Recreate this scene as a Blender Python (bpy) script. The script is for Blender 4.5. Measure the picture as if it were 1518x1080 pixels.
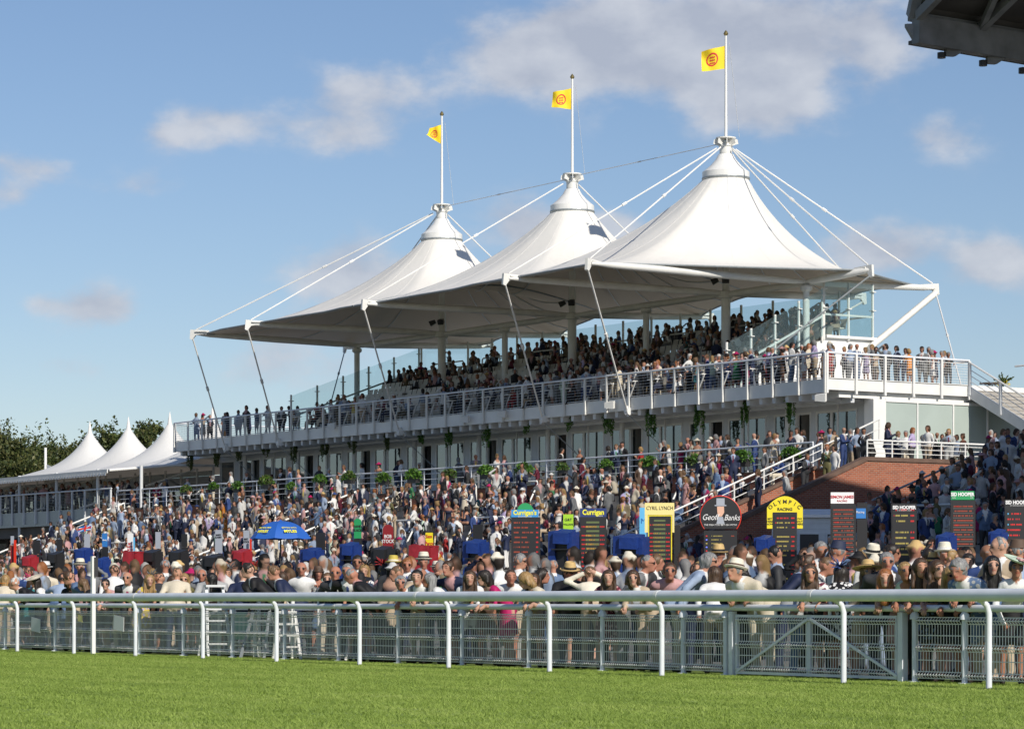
import bpy, math, random
import numpy as np
from mathutils import Vector, Matrix
for o in list(bpy.data.objects): bpy.data.objects.remove(o)
S = bpy.context.scene; C = S.collection
R = math.radians
random.seed(7); RNG = np.random.default_rng(7)
# ------------------------------------------------------------------ camera, sky, sun, exposure
cam = bpy.data.cameras.new('camera'); co = bpy.data.objects.new('camera', cam); C.objects.link(co)
co.location = (0, 0, 1.0); co.rotation_euler = (R(90), 0, math.atan2(.8341, .5515))
cam.sensor_width = 36; cam.sensor_fit = 'HORIZONTAL'; cam.lens = 4400/1518*36; cam.shift_y = (890-540)/1518
cam.clip_start = .5; cam.clip_end = 3000; S.camera = co
S.view_settings.view_transform = 'Standard'; S.view_settings.look = 'None'; S.view_settings.gamma = 1
S.view_settings.use_curve_mapping = False; S.view_settings.exposure = 0.08
S.cycles.max_bounces = 8; S.cycles.transparent_max_bounces = 12
S.cycles.use_denoising = True
SUN = Vector((1, -.06, .66)).normalized()
sl = bpy.data.lights.new('sun', 'SUN'); sl.energy = 4.6; sl.angle = R(.53); sl.color = (1, .93, .82)
so = bpy.data.objects.new('sun', sl); C.objects.link(so); so.rotation_euler = SUN.to_track_quat('Z', 'Y').to_euler(); so.location = (0, 0, 60)
W = bpy.data.worlds.new('World'); S.world = W; W.use_nodes = True
wn = W.node_tree.nodes; wl = W.node_tree.links; wn.clear()
def wnode(t, **k):
    n = wn.new(t)
    for a, b in k.items(): setattr(n, a, b)
    return n
def wmath(op, a, b=None, c=None):
    n = wnode('ShaderNodeMath', operation=op)
    for i, v in enumerate((a, b, c)):
        if v is None: continue
        if isinstance(v, (int, float)): n.inputs[i].default_value = v
        else: wl.new(v, n.inputs[i])
    return n.outputs[0]
tc = wnode('ShaderNodeTexCoord'); sep = wnode('ShaderNodeSeparateXYZ'); wl.new(tc.outputs['Generated'], sep.inputs[0])
sky = wnode('ShaderNodeTexSky', sky_type='NISHITA', sun_disc=False)
sky.sun_elevation = math.asin(SUN.z); sky.sun_rotation = math.atan2(SUN.x, SUN.y)
sky.altitude = 200; sky.air_density = 1.0; sky.dust_density = .25; sky.ozone_density = 5.0
AZ = wmath('ARCTAN2', sep.outputs[0], sep.outputs[1]); EL = wmath('ARCSINE', sep.outputs[2])
def pxdir(px, py):                    # a direction of the sky, from where it stands over the horizon
    t = (px-759)/4400; v = Vector((-.8341+.5515*t, .5515+.8341*t, (890-py)/4400)).normalized()
    return math.atan2(v.x, v.y), math.asin(v.z)
tex = wnode('ShaderNodeTexNoise'); tex.inputs['Scale'].default_value = 34; tex.inputs['Detail'].default_value = 11; tex.inputs['Roughness'].default_value = .56
mp = wnode('ShaderNodeMapping'); mp.inputs['Scale'].default_value = (1, 1, 1.7); wl.new(tc.outputs['Generated'], mp.inputs[0]); wl.new(mp.outputs[0], tex.inputs[0])
tex2 = wnode('ShaderNodeTexNoise'); tex2.inputs['Scale'].default_value = 9; tex2.inputs['Detail'].default_value = 5; wl.new(mp.outputs[0], tex2.inputs[0])
CL = [(770,80,110,50,.75),(900,70,130,75,.95),(1060,60,120,70,.9),(1130,140,100,60,.8),(1290,50,80,60,.62),(545,135,85,45,.72),(520,205,70,30,.66),(350,180,100,32,.66),
      (255,200,70,26,.4),(1395,205,60,35,.7),(1485,385,80,42,.95),(1300,372,80,42,1.0),(905,345,60,38,1.0),(775,338,60,40,1.0),(510,405,80,50,.95),(440,540,120,50,.55),
      (142,455,60,32,.85),(45,250,65,24,.7),(10,290,45,20,.65),(215,275,60,22,.34),(60,450,30,16,.4),(110,545,60,22,.42),(1180,60,90,60,.5),(1460,60,70,40,.35)]
tot = None
for (px, py, sx, sy, a) in CL:
    az, el = pxdir(px, py)
    d = wmath('MULTIPLY', wmath('SUBTRACT', AZ, az), 4400/sx*.98); e = wmath('MULTIPLY', wmath('SUBTRACT', EL, el), 4400/sy)
    g = wmath('MULTIPLY', wmath('EXPONENT', wmath('MULTIPLY', wmath('ADD', wmath('MULTIPLY', d, d), wmath('MULTIPLY', e, e)), -.9)), a)
    tot = g if tot is None else wmath('ADD', tot, g)
fair = wmath('MULTIPLY', wmath('SUBTRACT', tex2.outputs[0], .56), 2.2)          # fair-weather cloud over the rest of the sky
far_az = wmath('GREATER_THAN', wmath('ABSOLUTE', wmath('SUBTRACT', AZ, pxdir(759, 400)[0])), .26)
fair = wmath('MULTIPLY', wmath('MAXIMUM', fair, 0), wmath('MAXIMUM', far_az, wmath('GREATER_THAN', EL, .26)))
dens = wmath('ADD', wmath('ADD', wmath('MULTIPLY', tot, .70), fair), wmath('MULTIPLY', wmath('SUBTRACT', tex.outputs[0], .5), 1.25))
ramp = wnode('ShaderNodeMapRange', interpolation_type='SMOOTHSTEP'); wl.new(dens, ramp.inputs[0]); ramp.inputs[1].default_value = .10; ramp.inputs[2].default_value = .58
gate = wmath('MULTIPLY', ramp.outputs[0], wmath('MINIMUM', wmath('MULTIPLY', wmath('ADD', tot, fair), 3.0), 1))
# cloud colour: lighter on the crown, grey in thick parts
mpu = wnode('ShaderNodeMapping'); mpu.inputs['Scale'].default_value = (1, 1, 1.7); mpu.inputs['Location'].default_value = (.006, .003, .012); wl.new(tc.outputs['Generated'], mpu.inputs[0]); texu = wnode('ShaderNodeTexNoise'); texu.inputs['Scale'].default_value = 34; texu.inputs['Detail'].default_value = 5; texu.inputs['Roughness'].default_value = .5; wl.new(mpu.outputs[0], texu.inputs[0])
shade = wnode('ShaderNodeMapRange'); wl.new(wmath('SUBTRACT', wmath('MULTIPLY', wmath('SUBTRACT', tex.outputs[0], texu.outputs[0]), 2.6), wmath('MULTIPLY', wmath('SUBTRACT', dens, .5), .35)), shade.inputs[0]); shade.inputs[1].default_value = -.45; shade.inputs[2].default_value = .55
cmix = wnode('ShaderNodeMix', data_type='RGBA'); cmix.inputs['A'].default_value = (4.3, 4.6, 5.4, 1); cmix.inputs['B'].default_value = (6.1, 6.3, 6.8, 1); wl.new(shade.outputs[0], cmix.inputs['Factor'])
tint = wnode('ShaderNodeMix', data_type='RGBA', blend_type='MULTIPLY'); tint.inputs['Factor'].default_value = 1
wl.new(sky.outputs[0], tint.inputs['A']); tint.inputs['B'].default_value = (.98, .885, .87, 1)
smix = wnode('ShaderNodeMix', data_type='RGBA'); wl.new(wmath('MULTIPLY', gate, .84), smix.inputs['Factor']); wl.new(tint.outputs['Result'], smix.inputs['A']); wl.new(cmix.outputs['Result'], smix.inputs['B'])
bg = wnode('ShaderNodeBackground'); bg.inputs['Strength'].default_value = .10; wl.new(smix.outputs['Result'], bg.inputs[0])
wo = wnode('ShaderNodeOutputWorld'); wl.new(bg.outputs[0], wo.inputs[0])

# ------------------------------------------------------------------ helpers
def at(px, Y):                         # plan position on the line Y, for a bearing read off the photograph
    t = (px-759)/4400; D = Y/(.5515+.8341*t); return D*(-.8341+.5515*t), D
def atx(px, X):
    t = (px-759)/4400; D = X/(-.8341+.5515*t); return D*(.5515+.8341*t), D
def zz(py, D): return 1+(890-py)*D/4400
def mat(name, col, rough=.6, metal=0., noise=None, bump=None, spec=.5, emit=None, ncol=None, nscale=4., detail=4):
    m = bpy.data.materials.new(name); m.use_nodes = True; N = m.node_tree.nodes; L = m.node_tree.links; b = N['Principled BSDF']
    b.inputs['Base Color'].default_value = (*col, 1); b.inputs['Roughness'].default_value = rough; b.inputs['Metallic'].default_value = metal
    b.inputs['Specular IOR Level'].default_value = spec
    t = N.new('ShaderNodeTexCoord')
    if noise:
        n = N.new('ShaderNodeTexNoise'); n.inputs['Scale'].default_value = nscale; n.inputs['Detail'].default_value = detail; L.new(t.outputs['Object'], n.inputs[0])
        mr = N.new('ShaderNodeMapRange'); mr.inputs[1].default_value = .3; mr.inputs[2].default_value = .7; L.new(n.outputs[0], mr.inputs[0])
        x = N.new('ShaderNodeMix'); x.data_type = 'RGBA'; L.new(mr.outputs[0], x.inputs['Factor'])
        x.inputs['A'].default_value = (*col, 1); c2 = ncol or tuple(c*(1-noise) for c in col); x.inputs['B'].default_value = (*c2, 1)
        L.new(x.outputs['Result'], b.inputs['Base Color'])
    if bump:
        n = N.new('ShaderNodeTexNoise'); n.inputs['Scale'].default_value = bump[0]; n.inputs['Detail'].default_value = 6; L.new(t.outputs['Object'], n.inputs[0])
        bp = N.new('ShaderNodeBump'); bp.inputs['Strength'].default_value = bump[1]; bp.inputs['Distance'].default_value = bump[2]; L.new(n.outputs[0], bp.inputs['Height']); L.new(bp.outputs[0], b.inputs['Normal'])
    if emit: b.inputs['Emission Color'].default_value = (*col, 1); b.inputs['Emission Strength'].default_value = emit
    return m
def glassmat(name, tint, rough, alpha, refl=.12):
    m = bpy.data.materials.new(name); m.use_nodes = True; N = m.node_tree.nodes; L = m.node_tree.links; N.clear()
    o = N.new('ShaderNodeOutputMaterial'); tr = N.new('ShaderNodeBsdfTransparent'); tr.inputs[0].default_value = (*tint, 1)
    g = N.new('ShaderNodeBsdfGlossy'); g.inputs['Roughness'].default_value = rough; g.inputs[0].default_value = (.9, .95, .95, 1)
    d = N.new('ShaderNodeBsdfDiffuse'); d.inputs[0].default_value = (.35, .45, .46, 1)
    f = N.new('ShaderNodeFresnel'); f.inputs[0].default_value = 1.5
    a = N.new('ShaderNodeMixShader'); a.inputs[0].default_value = alpha; L.new(tr.outputs[0], a.inputs[1]); L.new(d.outputs[0], a.inputs[2])
    fm = N.new('ShaderNodeMath'); fm.operation = 'ADD'; L.new(f.outputs[0], fm.inputs[0]); fm.inputs[1].default_value = refl
    gm = N.new('ShaderNodeNewGeometry'); iv = N.new('ShaderNodeMath'); iv.operation = 'SUBTRACT'; iv.inputs[0].default_value = 1; L.new(gm.outputs['Backfacing'], iv.inputs[1]); fb = N.new('ShaderNodeMath'); fb.operation = 'MULTIPLY'; L.new(fm.outputs[0], fb.inputs[0]); L.new(iv.outputs[0], fb.inputs[1])
    b = N.new('ShaderNodeMixShader'); L.new(fb.outputs[0], b.inputs[0]); L.new(a.outputs[0], b.inputs[1]); L.new(g.outputs[0], b.inputs[2]); L.new(b.outputs[0], o.inputs[0])
    return m
M = dict(
 white=mat('white_paint', (.78, .78, .76), .42, noise=.10, nscale=1.3), rail=mat('white_plastic', (.74, .775, .83), .36, noise=.16, nscale=2.6, detail=8),
 steel=mat('white_steel', (.74, .74, .71), .45, noise=.12, nscale=2.), galv=mat('grey_paint', (.63, .65, .67), .45, noise=.12, nscale=2.), galvd=mat('galvanised_steel', (.34, .37, .38), .4, .3, noise=.2, nscale=6),
 conc=mat('concrete', (.42, .40, .37), .85, noise=.3, nscale=.7, bump=(8, .3, .02)), deck=mat('deck_paint', (.55, .55, .53), .6, noise=.16, nscale=.5),
 dark=mat('dark_metal', (.03, .03, .033), .5, noise=.3), black=mat('black_plastic', (.018, .018, .02), .45), tarmac=mat('tarmac', (.16, .155, .14), .9, noise=.3, nscale=1.2),
 blue=mat('blue_tarpaulin', (.012, .04, .21), .42, noise=.25, nscale=3, bump=(5, .6, .05)), red=mat('red_tarpaulin', (.33, .02, .03), .5, noise=.25, nscale=3, bump=(5, .6, .05)),
 yellow=mat('yellow_paint', (.80, .66, .02), .5), cream=mat('cream_paint', (.82, .70, .28), .5), lime=mat('lime_paint', (.35, .62, .03), .5), green=mat('green_paint', (.02, .30, .10), .5),
 dgreen=mat('dark_green_paint', (.03, .16, .04), .5), dred=mat('maroon_paint', (.25, .015, .02), .5), signw=mat('white_board', (.8, .8, .8), .5), signb=mat('blue_board', (.03, .18, .50), .5),
 navy=mat('navy_board', (.02, .04, .16), .5), grey=mat('grey_board', (.35, .38, .44), .5), ltext=mat('yellow_lettering', (.85, .8, .05), .5), black_text=mat('black_lettering', (.02, .02, .02), .6),
 red_text=mat('red_lettering', (.5, .02, .03), .6), redpaint=mat('bright_red_paint', (.65, .03, .01), .5), lblue=mat('light_blue_paint', (.12, .45, .75), .5),
 amber=mat('amber_lamp', (.55, .20, .02), .5, emit=.5), redl=mat('red_lamp', (.5, .02, .02), .5, emit=.45), dimred=mat('dim_red_lamp', (.35, .06, .03), .5, emit=.12), greenl=mat('green_lamp', (.10, .13, .05), .5, emit=.15), yell=mat('yellow_lamp', (.38, .31, .08), .5, emit=.25), bluel=mat('blue_lamp', (.15, .2, 1), .5, emit=.6),
 skin=mat('sign_skin', (.7, .42, .3), .6), flagy=mat('yellow_flag_cloth', (.85, .62, .02), .7), flagr=mat('red_print', (.65, .02, .05), .7),
 roofdark=mat('weathered_roof', (.10, .093, .088), .7, noise=.4, nscale=.6), roofgrey=mat('grey_roof_beam', (.25, .255, .27), .6, noise=.4, nscale=1.4), bark=mat('bark', (.10, .08, .06), .9, noise=.3),
 rope=mat('grey_rope', (.55, .55, .53), .7), seat=mat('pale_seat', (.60, .58, .52), .6), int=mat('interior_wall', (.16, .15, .14), .8), cab=mat('white_cabin', (.62, .66, .7), .5, noise=.1), soil=mat('plant_pot', (.5, .5, .5), .7), brass=mat('brass_finial', (.35, .28, .12), .4, .8),
 frost=mat('frosted_panel', (.40, .47, .44), .35, noise=.12, nscale=.6), gscreen=glassmat('screen_glass', (.90, .95, .95), .03, .045, .02), wglass=glassmat('window_glass', (.40, .46, .48), .02, .06, .16),
 umb=mat('umbrella_cloth', (.02, .11, .45), .55), orange=mat('orange_cloth', (.7, .2, .03), .7))
# fabric: white coated membrane that lets a little light through; darker inner colour paints in the roof's shade
def fabric(name, col, tr, inner_shade=None):
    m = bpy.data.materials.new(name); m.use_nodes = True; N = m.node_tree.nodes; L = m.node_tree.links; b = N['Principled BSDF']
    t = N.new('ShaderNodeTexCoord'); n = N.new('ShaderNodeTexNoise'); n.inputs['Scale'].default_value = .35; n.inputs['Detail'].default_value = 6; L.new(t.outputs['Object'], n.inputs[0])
    x = N.new('ShaderNodeMix'); x.data_type = 'RGBA'; L.new(n.outputs[0], x.inputs['Factor']); x.inputs['A'].default_value = (*col, 1); x.inputs['B'].default_value = (col[0]*.86, col[1]*.85, col[2]*.82, 1); gm = N.new('ShaderNodeNewGeometry'); y = N.new('ShaderNodeMix'); y.data_type = 'RGBA'; L.new(gm.outputs['Backfacing'], y.inputs['Factor']); L.new(x.outputs['Result'], y.inputs['A']); y.inputs['B'].default_value = (*(inner_shade or col), 1); L.new(y.outputs['Result'], b.inputs['Base Color'])
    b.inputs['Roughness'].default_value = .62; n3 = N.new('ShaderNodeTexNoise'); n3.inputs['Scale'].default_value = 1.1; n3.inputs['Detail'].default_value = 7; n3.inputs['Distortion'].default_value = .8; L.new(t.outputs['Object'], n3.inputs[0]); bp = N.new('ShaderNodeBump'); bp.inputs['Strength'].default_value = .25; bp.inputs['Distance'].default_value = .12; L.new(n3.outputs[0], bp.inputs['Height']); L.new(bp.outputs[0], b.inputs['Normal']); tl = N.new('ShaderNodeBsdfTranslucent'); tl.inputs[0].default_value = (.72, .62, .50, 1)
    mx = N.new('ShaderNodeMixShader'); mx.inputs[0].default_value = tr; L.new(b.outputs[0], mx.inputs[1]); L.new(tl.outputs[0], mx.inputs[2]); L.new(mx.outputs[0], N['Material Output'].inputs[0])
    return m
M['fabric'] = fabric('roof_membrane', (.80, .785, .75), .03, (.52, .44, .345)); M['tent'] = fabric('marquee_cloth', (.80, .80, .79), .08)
# brick
def brickmat():
    m = bpy.data.materials.new('red_brickwork'); m.use_nodes = True; N = m.node_tree.nodes; L = m.node_tree.links; b = N['Principled BSDF']; b.inputs['Roughness'].default_value = .85
    t = N.new('ShaderNodeTexCoord'); s = N.new('ShaderNodeSeparateXYZ'); L.new(t.outputs['Object'], s.inputs[0])
    ad = N.new('ShaderNodeMath'); ad.operation = 'ADD'; L.new(s.outputs[0], ad.inputs[0]); L.new(s.outputs[1], ad.inputs[1]); c = N.new('ShaderNodeCombineXYZ'); L.new(ad.outputs[0], c.inputs[0]); L.new(s.outputs[2], c.inputs[1])
    k = N.new('ShaderNodeTexBrick'); L.new(c.outputs[0], k.inputs[0]); k.inputs['Scale'].default_value = 1; k.inputs['Brick Width'].default_value = .225; k.inputs['Row Height'].default_value = .075; k.inputs['Mortar Size'].default_value = .009
    k.inputs['Color1'].default_value = (.40, .12, .06, 1); k.inputs['Color2'].default_value = (.27, .075, .042, 1); k.inputs['Mortar'].default_value = (.36, .27, .21, 1); k.inputs['Bias'].default_value = -.1
    n = N.new('ShaderNodeTexNoise'); n.inputs['Scale'].default_value = .5; n.inputs['Detail'].default_value = 5; L.new(t.outputs['Object'], n.inputs[0]); x = N.new('ShaderNodeMix'); x.data_type = 'RGBA'; x.blend_type = 'MULTIPLY'; x.inputs['Factor'].default_value = .5
    L.new(k.outputs[0], x.inputs['A']); L.new(n.outputs[1], x.inputs['B']); g = N.new('ShaderNodeMix'); g.data_type = 'RGBA'; g.inputs['Factor'].default_value = .25; L.new(k.outputs[0], g.inputs['A']); L.new(x.outputs['Result'], g.inputs['B']); L.new(g.outputs['Result'], b.inputs['Base Color'])
    bp = N.new('ShaderNodeBump'); bp.inputs['Distance'].default_value = .01; L.new(k.outputs['Fac'], bp.inputs['Height']); bp.invert = True; L.new(bp.outputs[0], b.inputs['Normal'])
    return m
M['brick'] = brickmat(); M['coping'] = mat('brick_coping', (.16, .10, .075), .85, noise=.3, nscale=3)

class MB:
    def __init__(s): s.v = []; s.f = []
    def add(s, vs, fs):
        o = len(s.v); s.v += [tuple(v) for v in vs]; s.f += [tuple(i+o for i in f) for f in fs]; return s
    def box(s, x0, y0, z0, x1, y1, z1):
        return s.add([(x0,y0,z0),(x1,y0,z0),(x1,y1,z0),(x0,y1,z0),(x0,y0,z1),(x1,y0,z1),(x1,y1,z1),(x0,y1,z1)], [(0,3,2,1),(4,5,6,7),(0,1,5,4),(1,2,6,5),(2,3,7,6),(3,0,4,7)])
    def tube(s, pts, r, n=8, cap=True):
        pts = [Vector(p) for p in pts]; rs = r if isinstance(r, (list, tuple)) else [r]*len(pts); o = len(s.v); up = None
        for i, p in enumerate(pts):
            d = (pts[min(i+1, len(pts)-1)]-pts[max(i-1, 0)]).normalized()
            if up is None: up = Vector((0, 0, 1)) if abs(d.z) < .9 else Vector((1, 0, 0))
            a = d.cross(up).normalized(); b = a.cross(d).normalized(); up = b
            for k in range(n):
                w = 2*math.pi*k/n; s.v.append(tuple(p+(a*math.cos(w)+b*math.sin(w))*rs[i]))
        for i in range(len(pts)-1):
            for k in range(n): s.f.append((o+i*n+k, o+(i+1)*n+k, o+(i+1)*n+(k+1) % n, o+i*n+(k+1) % n))
        if cap: s.f.append(tuple(o+k for k in range(n))); s.f.append(tuple(o+(len(pts)-1)*n+k for k in reversed(range(n))))
        return s
    def bar(s, a, b, w, h):            # square bar between two points
        a, b = Vector(a), Vector(b); d = (b-a).normalized(); up = Vector((0, 0, 1)) if abs(d.z) < .95 else Vector((0, 1, 0)); x = d.cross(up).normalized()*w/2; y = x.cross(d).normalized()*h/2
        return s.add([a-x-y, a+x-y, a+x+y, a-x+y, b-x-y, b+x-y, b+x+y, b-x+y], [(0,1,2,3),(7,6,5,4),(0,4,5,1),(1,5,6,2),(2,6,7,3),(3,7,4,0)])
    def lathe(s, c, prof, n=20):
        o = len(s.v)
        for (r, z) in prof:
            for k in range(n): w = 2*math.pi*k/n; s.v.append((c[0]+r*math.cos(w), c[1]+r*math.sin(w), c[2]+z))
        for i in range(len(prof)-1):
            for k in range(n): s.f.append((o+i*n+k, o+i*n+(k+1) % n, o+(i+1)*n+(k+1) % n, o+(i+1)*n+k))
        return s
    def prism(s, poly, dv):            # polygon of 3D points swept by dv
        n = len(poly); dv = Vector(dv); a = [Vector(p) for p in poly]
        return s.add(a+[p+dv for p in a], [tuple(range(n))[::-1], tuple(range(n, 2*n))]+[(i, (i+1) % n, n+(i+1) % n, n+i) for i in range(n)])
    def build(s, name, m, parent=None, smooth=False, kind=None, loc=None):
        me = bpy.data.meshes.new(name); me.from_pydata(s.v, [], s.f); me.update()
        if smooth:
            me.shade_smooth()
            try: me.set_sharp_from_angle(angle=R(38))
            except Exception: pass
        me.materials.append(M[m] if isinstance(m, str) else m); o = bpy.data.objects.new(name, me); C.objects.link(o)
        if parent: o.parent = parent
        if kind: o['kind'] = kind
        if loc: o.location = loc
        return o
def npmesh(name, V, F, mt, parent=None, smooth=True, cols=None, kind=None):
    V = np.asarray(V, np.float32); F = np.asarray(F, np.int32); k = F.shape[1]
    me = bpy.data.meshes.new(name); me.vertices.add(len(V)); me.vertices.foreach_set('co', V.ravel()); me.loops.add(F.size); me.loops.foreach_set('vertex_index', F.ravel())
    me.polygons.add(len(F)); me.polygons.foreach_set('loop_start', np.arange(0, F.size, k, dtype=np.int32))
    try: me.polygons.foreach_set('loop_total', np.full(len(F), k, np.int32))
    except Exception: pass
    me.update(calc_edges=True); me.validate()
    if smooth: me.shade_smooth()
    if cols:
        for cn, arr in cols.items():
            a = me.attributes.new(cn, 'FLOAT_COLOR', 'POINT'); a.data.foreach_set('color', np.asarray(arr, np.float32).ravel())
    me.materials.append(mt); o = bpy.data.objects.new(name, me); C.objects.link(o)
    if parent: o.parent = parent
    if kind: o['kind'] = kind
    return o
def tag(o, label=None, cat=None, group=None, kind=None):
    if label: o['label'] = label
    if cat: o['category'] = cat
    if group: o['group'] = group
    if kind: o['kind'] = kind
    return o
def empty(name, loc=(0, 0, 0), rz=0, **k):
    o = bpy.data.objects.new(name, None); C.objects.link(o); o.location = loc; o.rotation_euler = (0, 0, rz); return tag(o, **k)
def copy_tree(o, parent=None):
    c = o.copy(); C.objects.link(c)
    if parent: c.parent = parent
    for ch in [x for x in bpy.data.objects if x.parent == o]: copy_tree(ch, c)
    return c
def text(s, size, m, parent, loc, rot=(R(90), 0, 0), bold=0., shear=0., sx=1., name='lettering', ext=.006):
    cu = bpy.data.curves.new('t', 'FONT'); cu.body = s; cu.size = size; cu.align_x = 'CENTER'; cu.align_y = 'CENTER'; cu.extrude = ext; cu.offset = bold; cu.shear = shear; cu.resolution_u = 3
    t = bpy.data.objects.new('t', cu); C.objects.link(t); bpy.context.view_layer.update()
    me = bpy.data.meshes.new_from_object(t.evaluated_get(bpy.context.evaluated_depsgraph_get())); bpy.data.objects.remove(t)
    me.materials.clear(); me.materials.append(M[m]); me.name = name; o = bpy.data.objects.new(name, me); C.objects.link(o); o.parent = parent; o.location = loc; o.rotation_euler = rot; o.scale = (sx, 1, 1); return o
def gz(X, Y):                          # height of the ground the crowd stands on
    if Y < 25.5: return 0.
    if Y < 66.5: return .008*(Y-25.5)+1.642*max(0, (Y-50)/16.5)**1.2
    if -89.7 < X < -83.8: return 1.97
    return 1.97+.375*(math.floor((min(Y, 76)-66.5)/.8)+1)*.8
# ------------------------------------------------------------------ ground
g = MB(); n = 60
def gmesh(x0, x1, y0, y1, zf, nx, ny):
    b = MB(); xs = np.linspace(x0, x1, nx+1); ys = np.linspace(y0, y1, ny+1)
    for y in ys:
        for x in xs: b.v.append((x, y, zf(x, y)))
    for j in range(ny):
        for i in range(nx): a = j*(nx+1)+i; b.f.append((a, a+1, a+nx+2, a+nx+1))
    return b
def grassmat(name, c1, c2, c3, sc=1.):
    m = bpy.data.materials.new(name); m.use_nodes = True; N = m.node_tree.nodes; L = m.node_tree.links; b = N['Principled BSDF']; b.inputs['Roughness'].default_value = .55; b.inputs['Specular IOR Level'].default_value = .3
    t = N.new('ShaderNodeNewGeometry'); mg = N.new('ShaderNodeMapping'); mg.inputs['Rotation'].default_value = (0, 0, -.98); mg.inputs['Scale'].default_value = (.35, 1.3, 1); L.new(t.outputs['Position'], mg.inputs[0]); n = N.new('ShaderNodeTexNoise'); n.inputs['Scale'].default_value = .9*sc; n.inputs['Detail'].default_value = 5; n.inputs['Roughness'].default_value = .65; L.new(mg.outputs[0], n.inputs[0])
    r = N.new('ShaderNodeValToRGB'); r.color_ramp.elements[0].position = .33; r.color_ramp.elements[0].color = (*c1, 1); r.color_ramp.elements[1].position = .68; r.color_ramp.elements[1].color = (*c3, 1); e = r.color_ramp.elements.new(.5); e.color = (*c2, 1)
    n2 = N.new('ShaderNodeTexNoise'); n2.inputs['Scale'].default_value = 14; n2.inputs['Detail'].default_value = 3; L.new(t.outputs['Position'], n2.inputs[0]); a = N.new('ShaderNodeMath'); a.operation = 'MULTIPLY_ADD'; a.inputs[1].default_value = .35; L.new(n2.outputs[0], a.inputs[0])
    s = N.new('ShaderNodeMath'); s.operation = 'MULTIPLY_ADD'; s.inputs[1].default_value = .65; s.inputs[2].default_value = 0; L.new(n.outputs[0], s.inputs[0]); L.new(s.outputs[0], a.inputs[2]); L.new(a.outputs[0], r.inputs[0]); L.new(r.outputs[0], b.inputs['Base Color'])
    tl = N.new('ShaderNodeBsdfTranslucent'); L.new(r.outputs[0], tl.inputs[0]); mx = N.new('ShaderNodeMixShader'); mx.inputs[0].default_value = .25; L.new(b.outputs[0], mx.inputs[1]); L.new(tl.outputs[0], mx.inputs[2]); L.new(mx.outputs[0], N['Material Output'].inputs[0])
    return m
GR = grassmat('turf', (.19, .27, .055), (.275, .375, .075), (.37, .45, .125))
gmesh(-900, 900, -300, 1500, lambda x, y: -.06 if y < 80 else -.3+(.0), 2, 3).build('ground', mat('far_field', (.08, .12, .04), .9, noise=.3, nscale=.05), kind='structure')
gmesh(-140, 60, -12, 25.9, lambda x, y: 0, 4, 4).build('lawn', GR, kind='structure')
gmesh(-240, 40, 25.9, 66.5, lambda x, y: gz(x, y)-.0, 4, 20).build('paddock_path', 'tarmac', kind='structure')
gmesh(-230, -155.5, 66.5, 120, lambda x, y: 1.97, 2, 2).build('service_path', 'tarmac', kind='structure')
gmesh(-89.7, 40, 66.5, 120, lambda x, y: 1.97, 2, 2).build('passage_path', 'tarmac', kind='structure')
# grass blades: a few tufts scattered over the lawn in view
tr = random.Random(3); b = MB()
for i in range(26):
    x, y = tr.uniform(-.09, .09), tr.uniform(-.09, .09); a = tr.uniform(0, 6.28); h = tr.uniform(.012, .028); w = .0040; lx, ly = tr.uniform(-.03, .03), tr.uniform(-.03, .03)
    b.add([(x-w*math.cos(a), y-w*math.sin(a), 0), (x+w*math.cos(a), y+w*math.sin(a), 0), (x+lx, y+ly, h)], [(0, 1, 2)])
tuft = b.build('grass_tuft', GR, kind='stuff'); tuft.location = (-26, 23.2, -.3)
pl = MB(); pts = []
for (px, D) in ((-40, 61), (-40, 20), (1560, 20), (1560, 35)):
    t = (px-759)/4400; pts.append((D*(-.8341+.5515*t), D*(.5515+.8341*t), .001))
nn = 40; v = []
for i in range(nn+1):
    for j in range(nn+1):
        u, w = i/nn, j/nn; l = Vector(pts[1]).lerp(Vector(pts[0]), u); r_ = Vector(pts[2]).lerp(Vector(pts[3]), u); v.append(l.lerp(r_, w))
pl.add(v, [(i*(nn+1)+j, i*(nn+1)+j+1, (i+1)*(nn+1)+j+1, (i+1)*(nn+1)+j) for i in range(nn) for j in range(nn)])
turf = pl.build('grass', GR, kind='stuff')
ng = bpy.data.node_groups.new('blades', 'GeometryNodeTree'); ng.interface.new_socket('Geometry', in_out='INPUT', socket_type='NodeSocketGeometry'); ng.interface.new_socket('Geometry', in_out='OUTPUT', socket_type='NodeSocketGeometry')
gi = ng.nodes.new('NodeGroupInput'); go = ng.nodes.new('NodeGroupOutput'); dp = ng.nodes.new('GeometryNodeDistributePointsOnFaces'); dp.inputs['Density'].default_value = 95
oi = ng.nodes.new('GeometryNodeObjectInfo'); oi.inputs['Object'].default_value = tuft; oi.inputs['As Instance'].default_value = True; ip = ng.nodes.new('GeometryNodeInstanceOnPoints')
rv = ng.nodes.new('FunctionNodeRandomValue'); rv.data_type = 'FLOAT_VECTOR'; rv.inputs['Max'].default_value = (0, 0, 6.28); rs = ng.nodes.new('FunctionNodeRandomValue'); rs.data_type = 'FLOAT'; rs.inputs[2].default_value = .6; rs.inputs[3].default_value = 1.3
jn = ng.nodes.new('GeometryNodeJoinGeometry')
for a, c in ((gi.outputs[0], dp.inputs[0]), (dp.outputs[0], ip.inputs['Points']), (oi.outputs['Geometry'], ip.inputs['Instance']), (rv.outputs[0], ip.inputs['Rotation']), (rs.outputs[1], ip.inputs['Scale']), (gi.outputs[0], jn.inputs[0]), (ip.outputs[0], jn.inputs[0]), (jn.outputs[0], go.inputs[0])): ng.links.new(a, c)
md = turf.modifiers.new('blades', 'NODES'); md.node_group = ng

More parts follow.
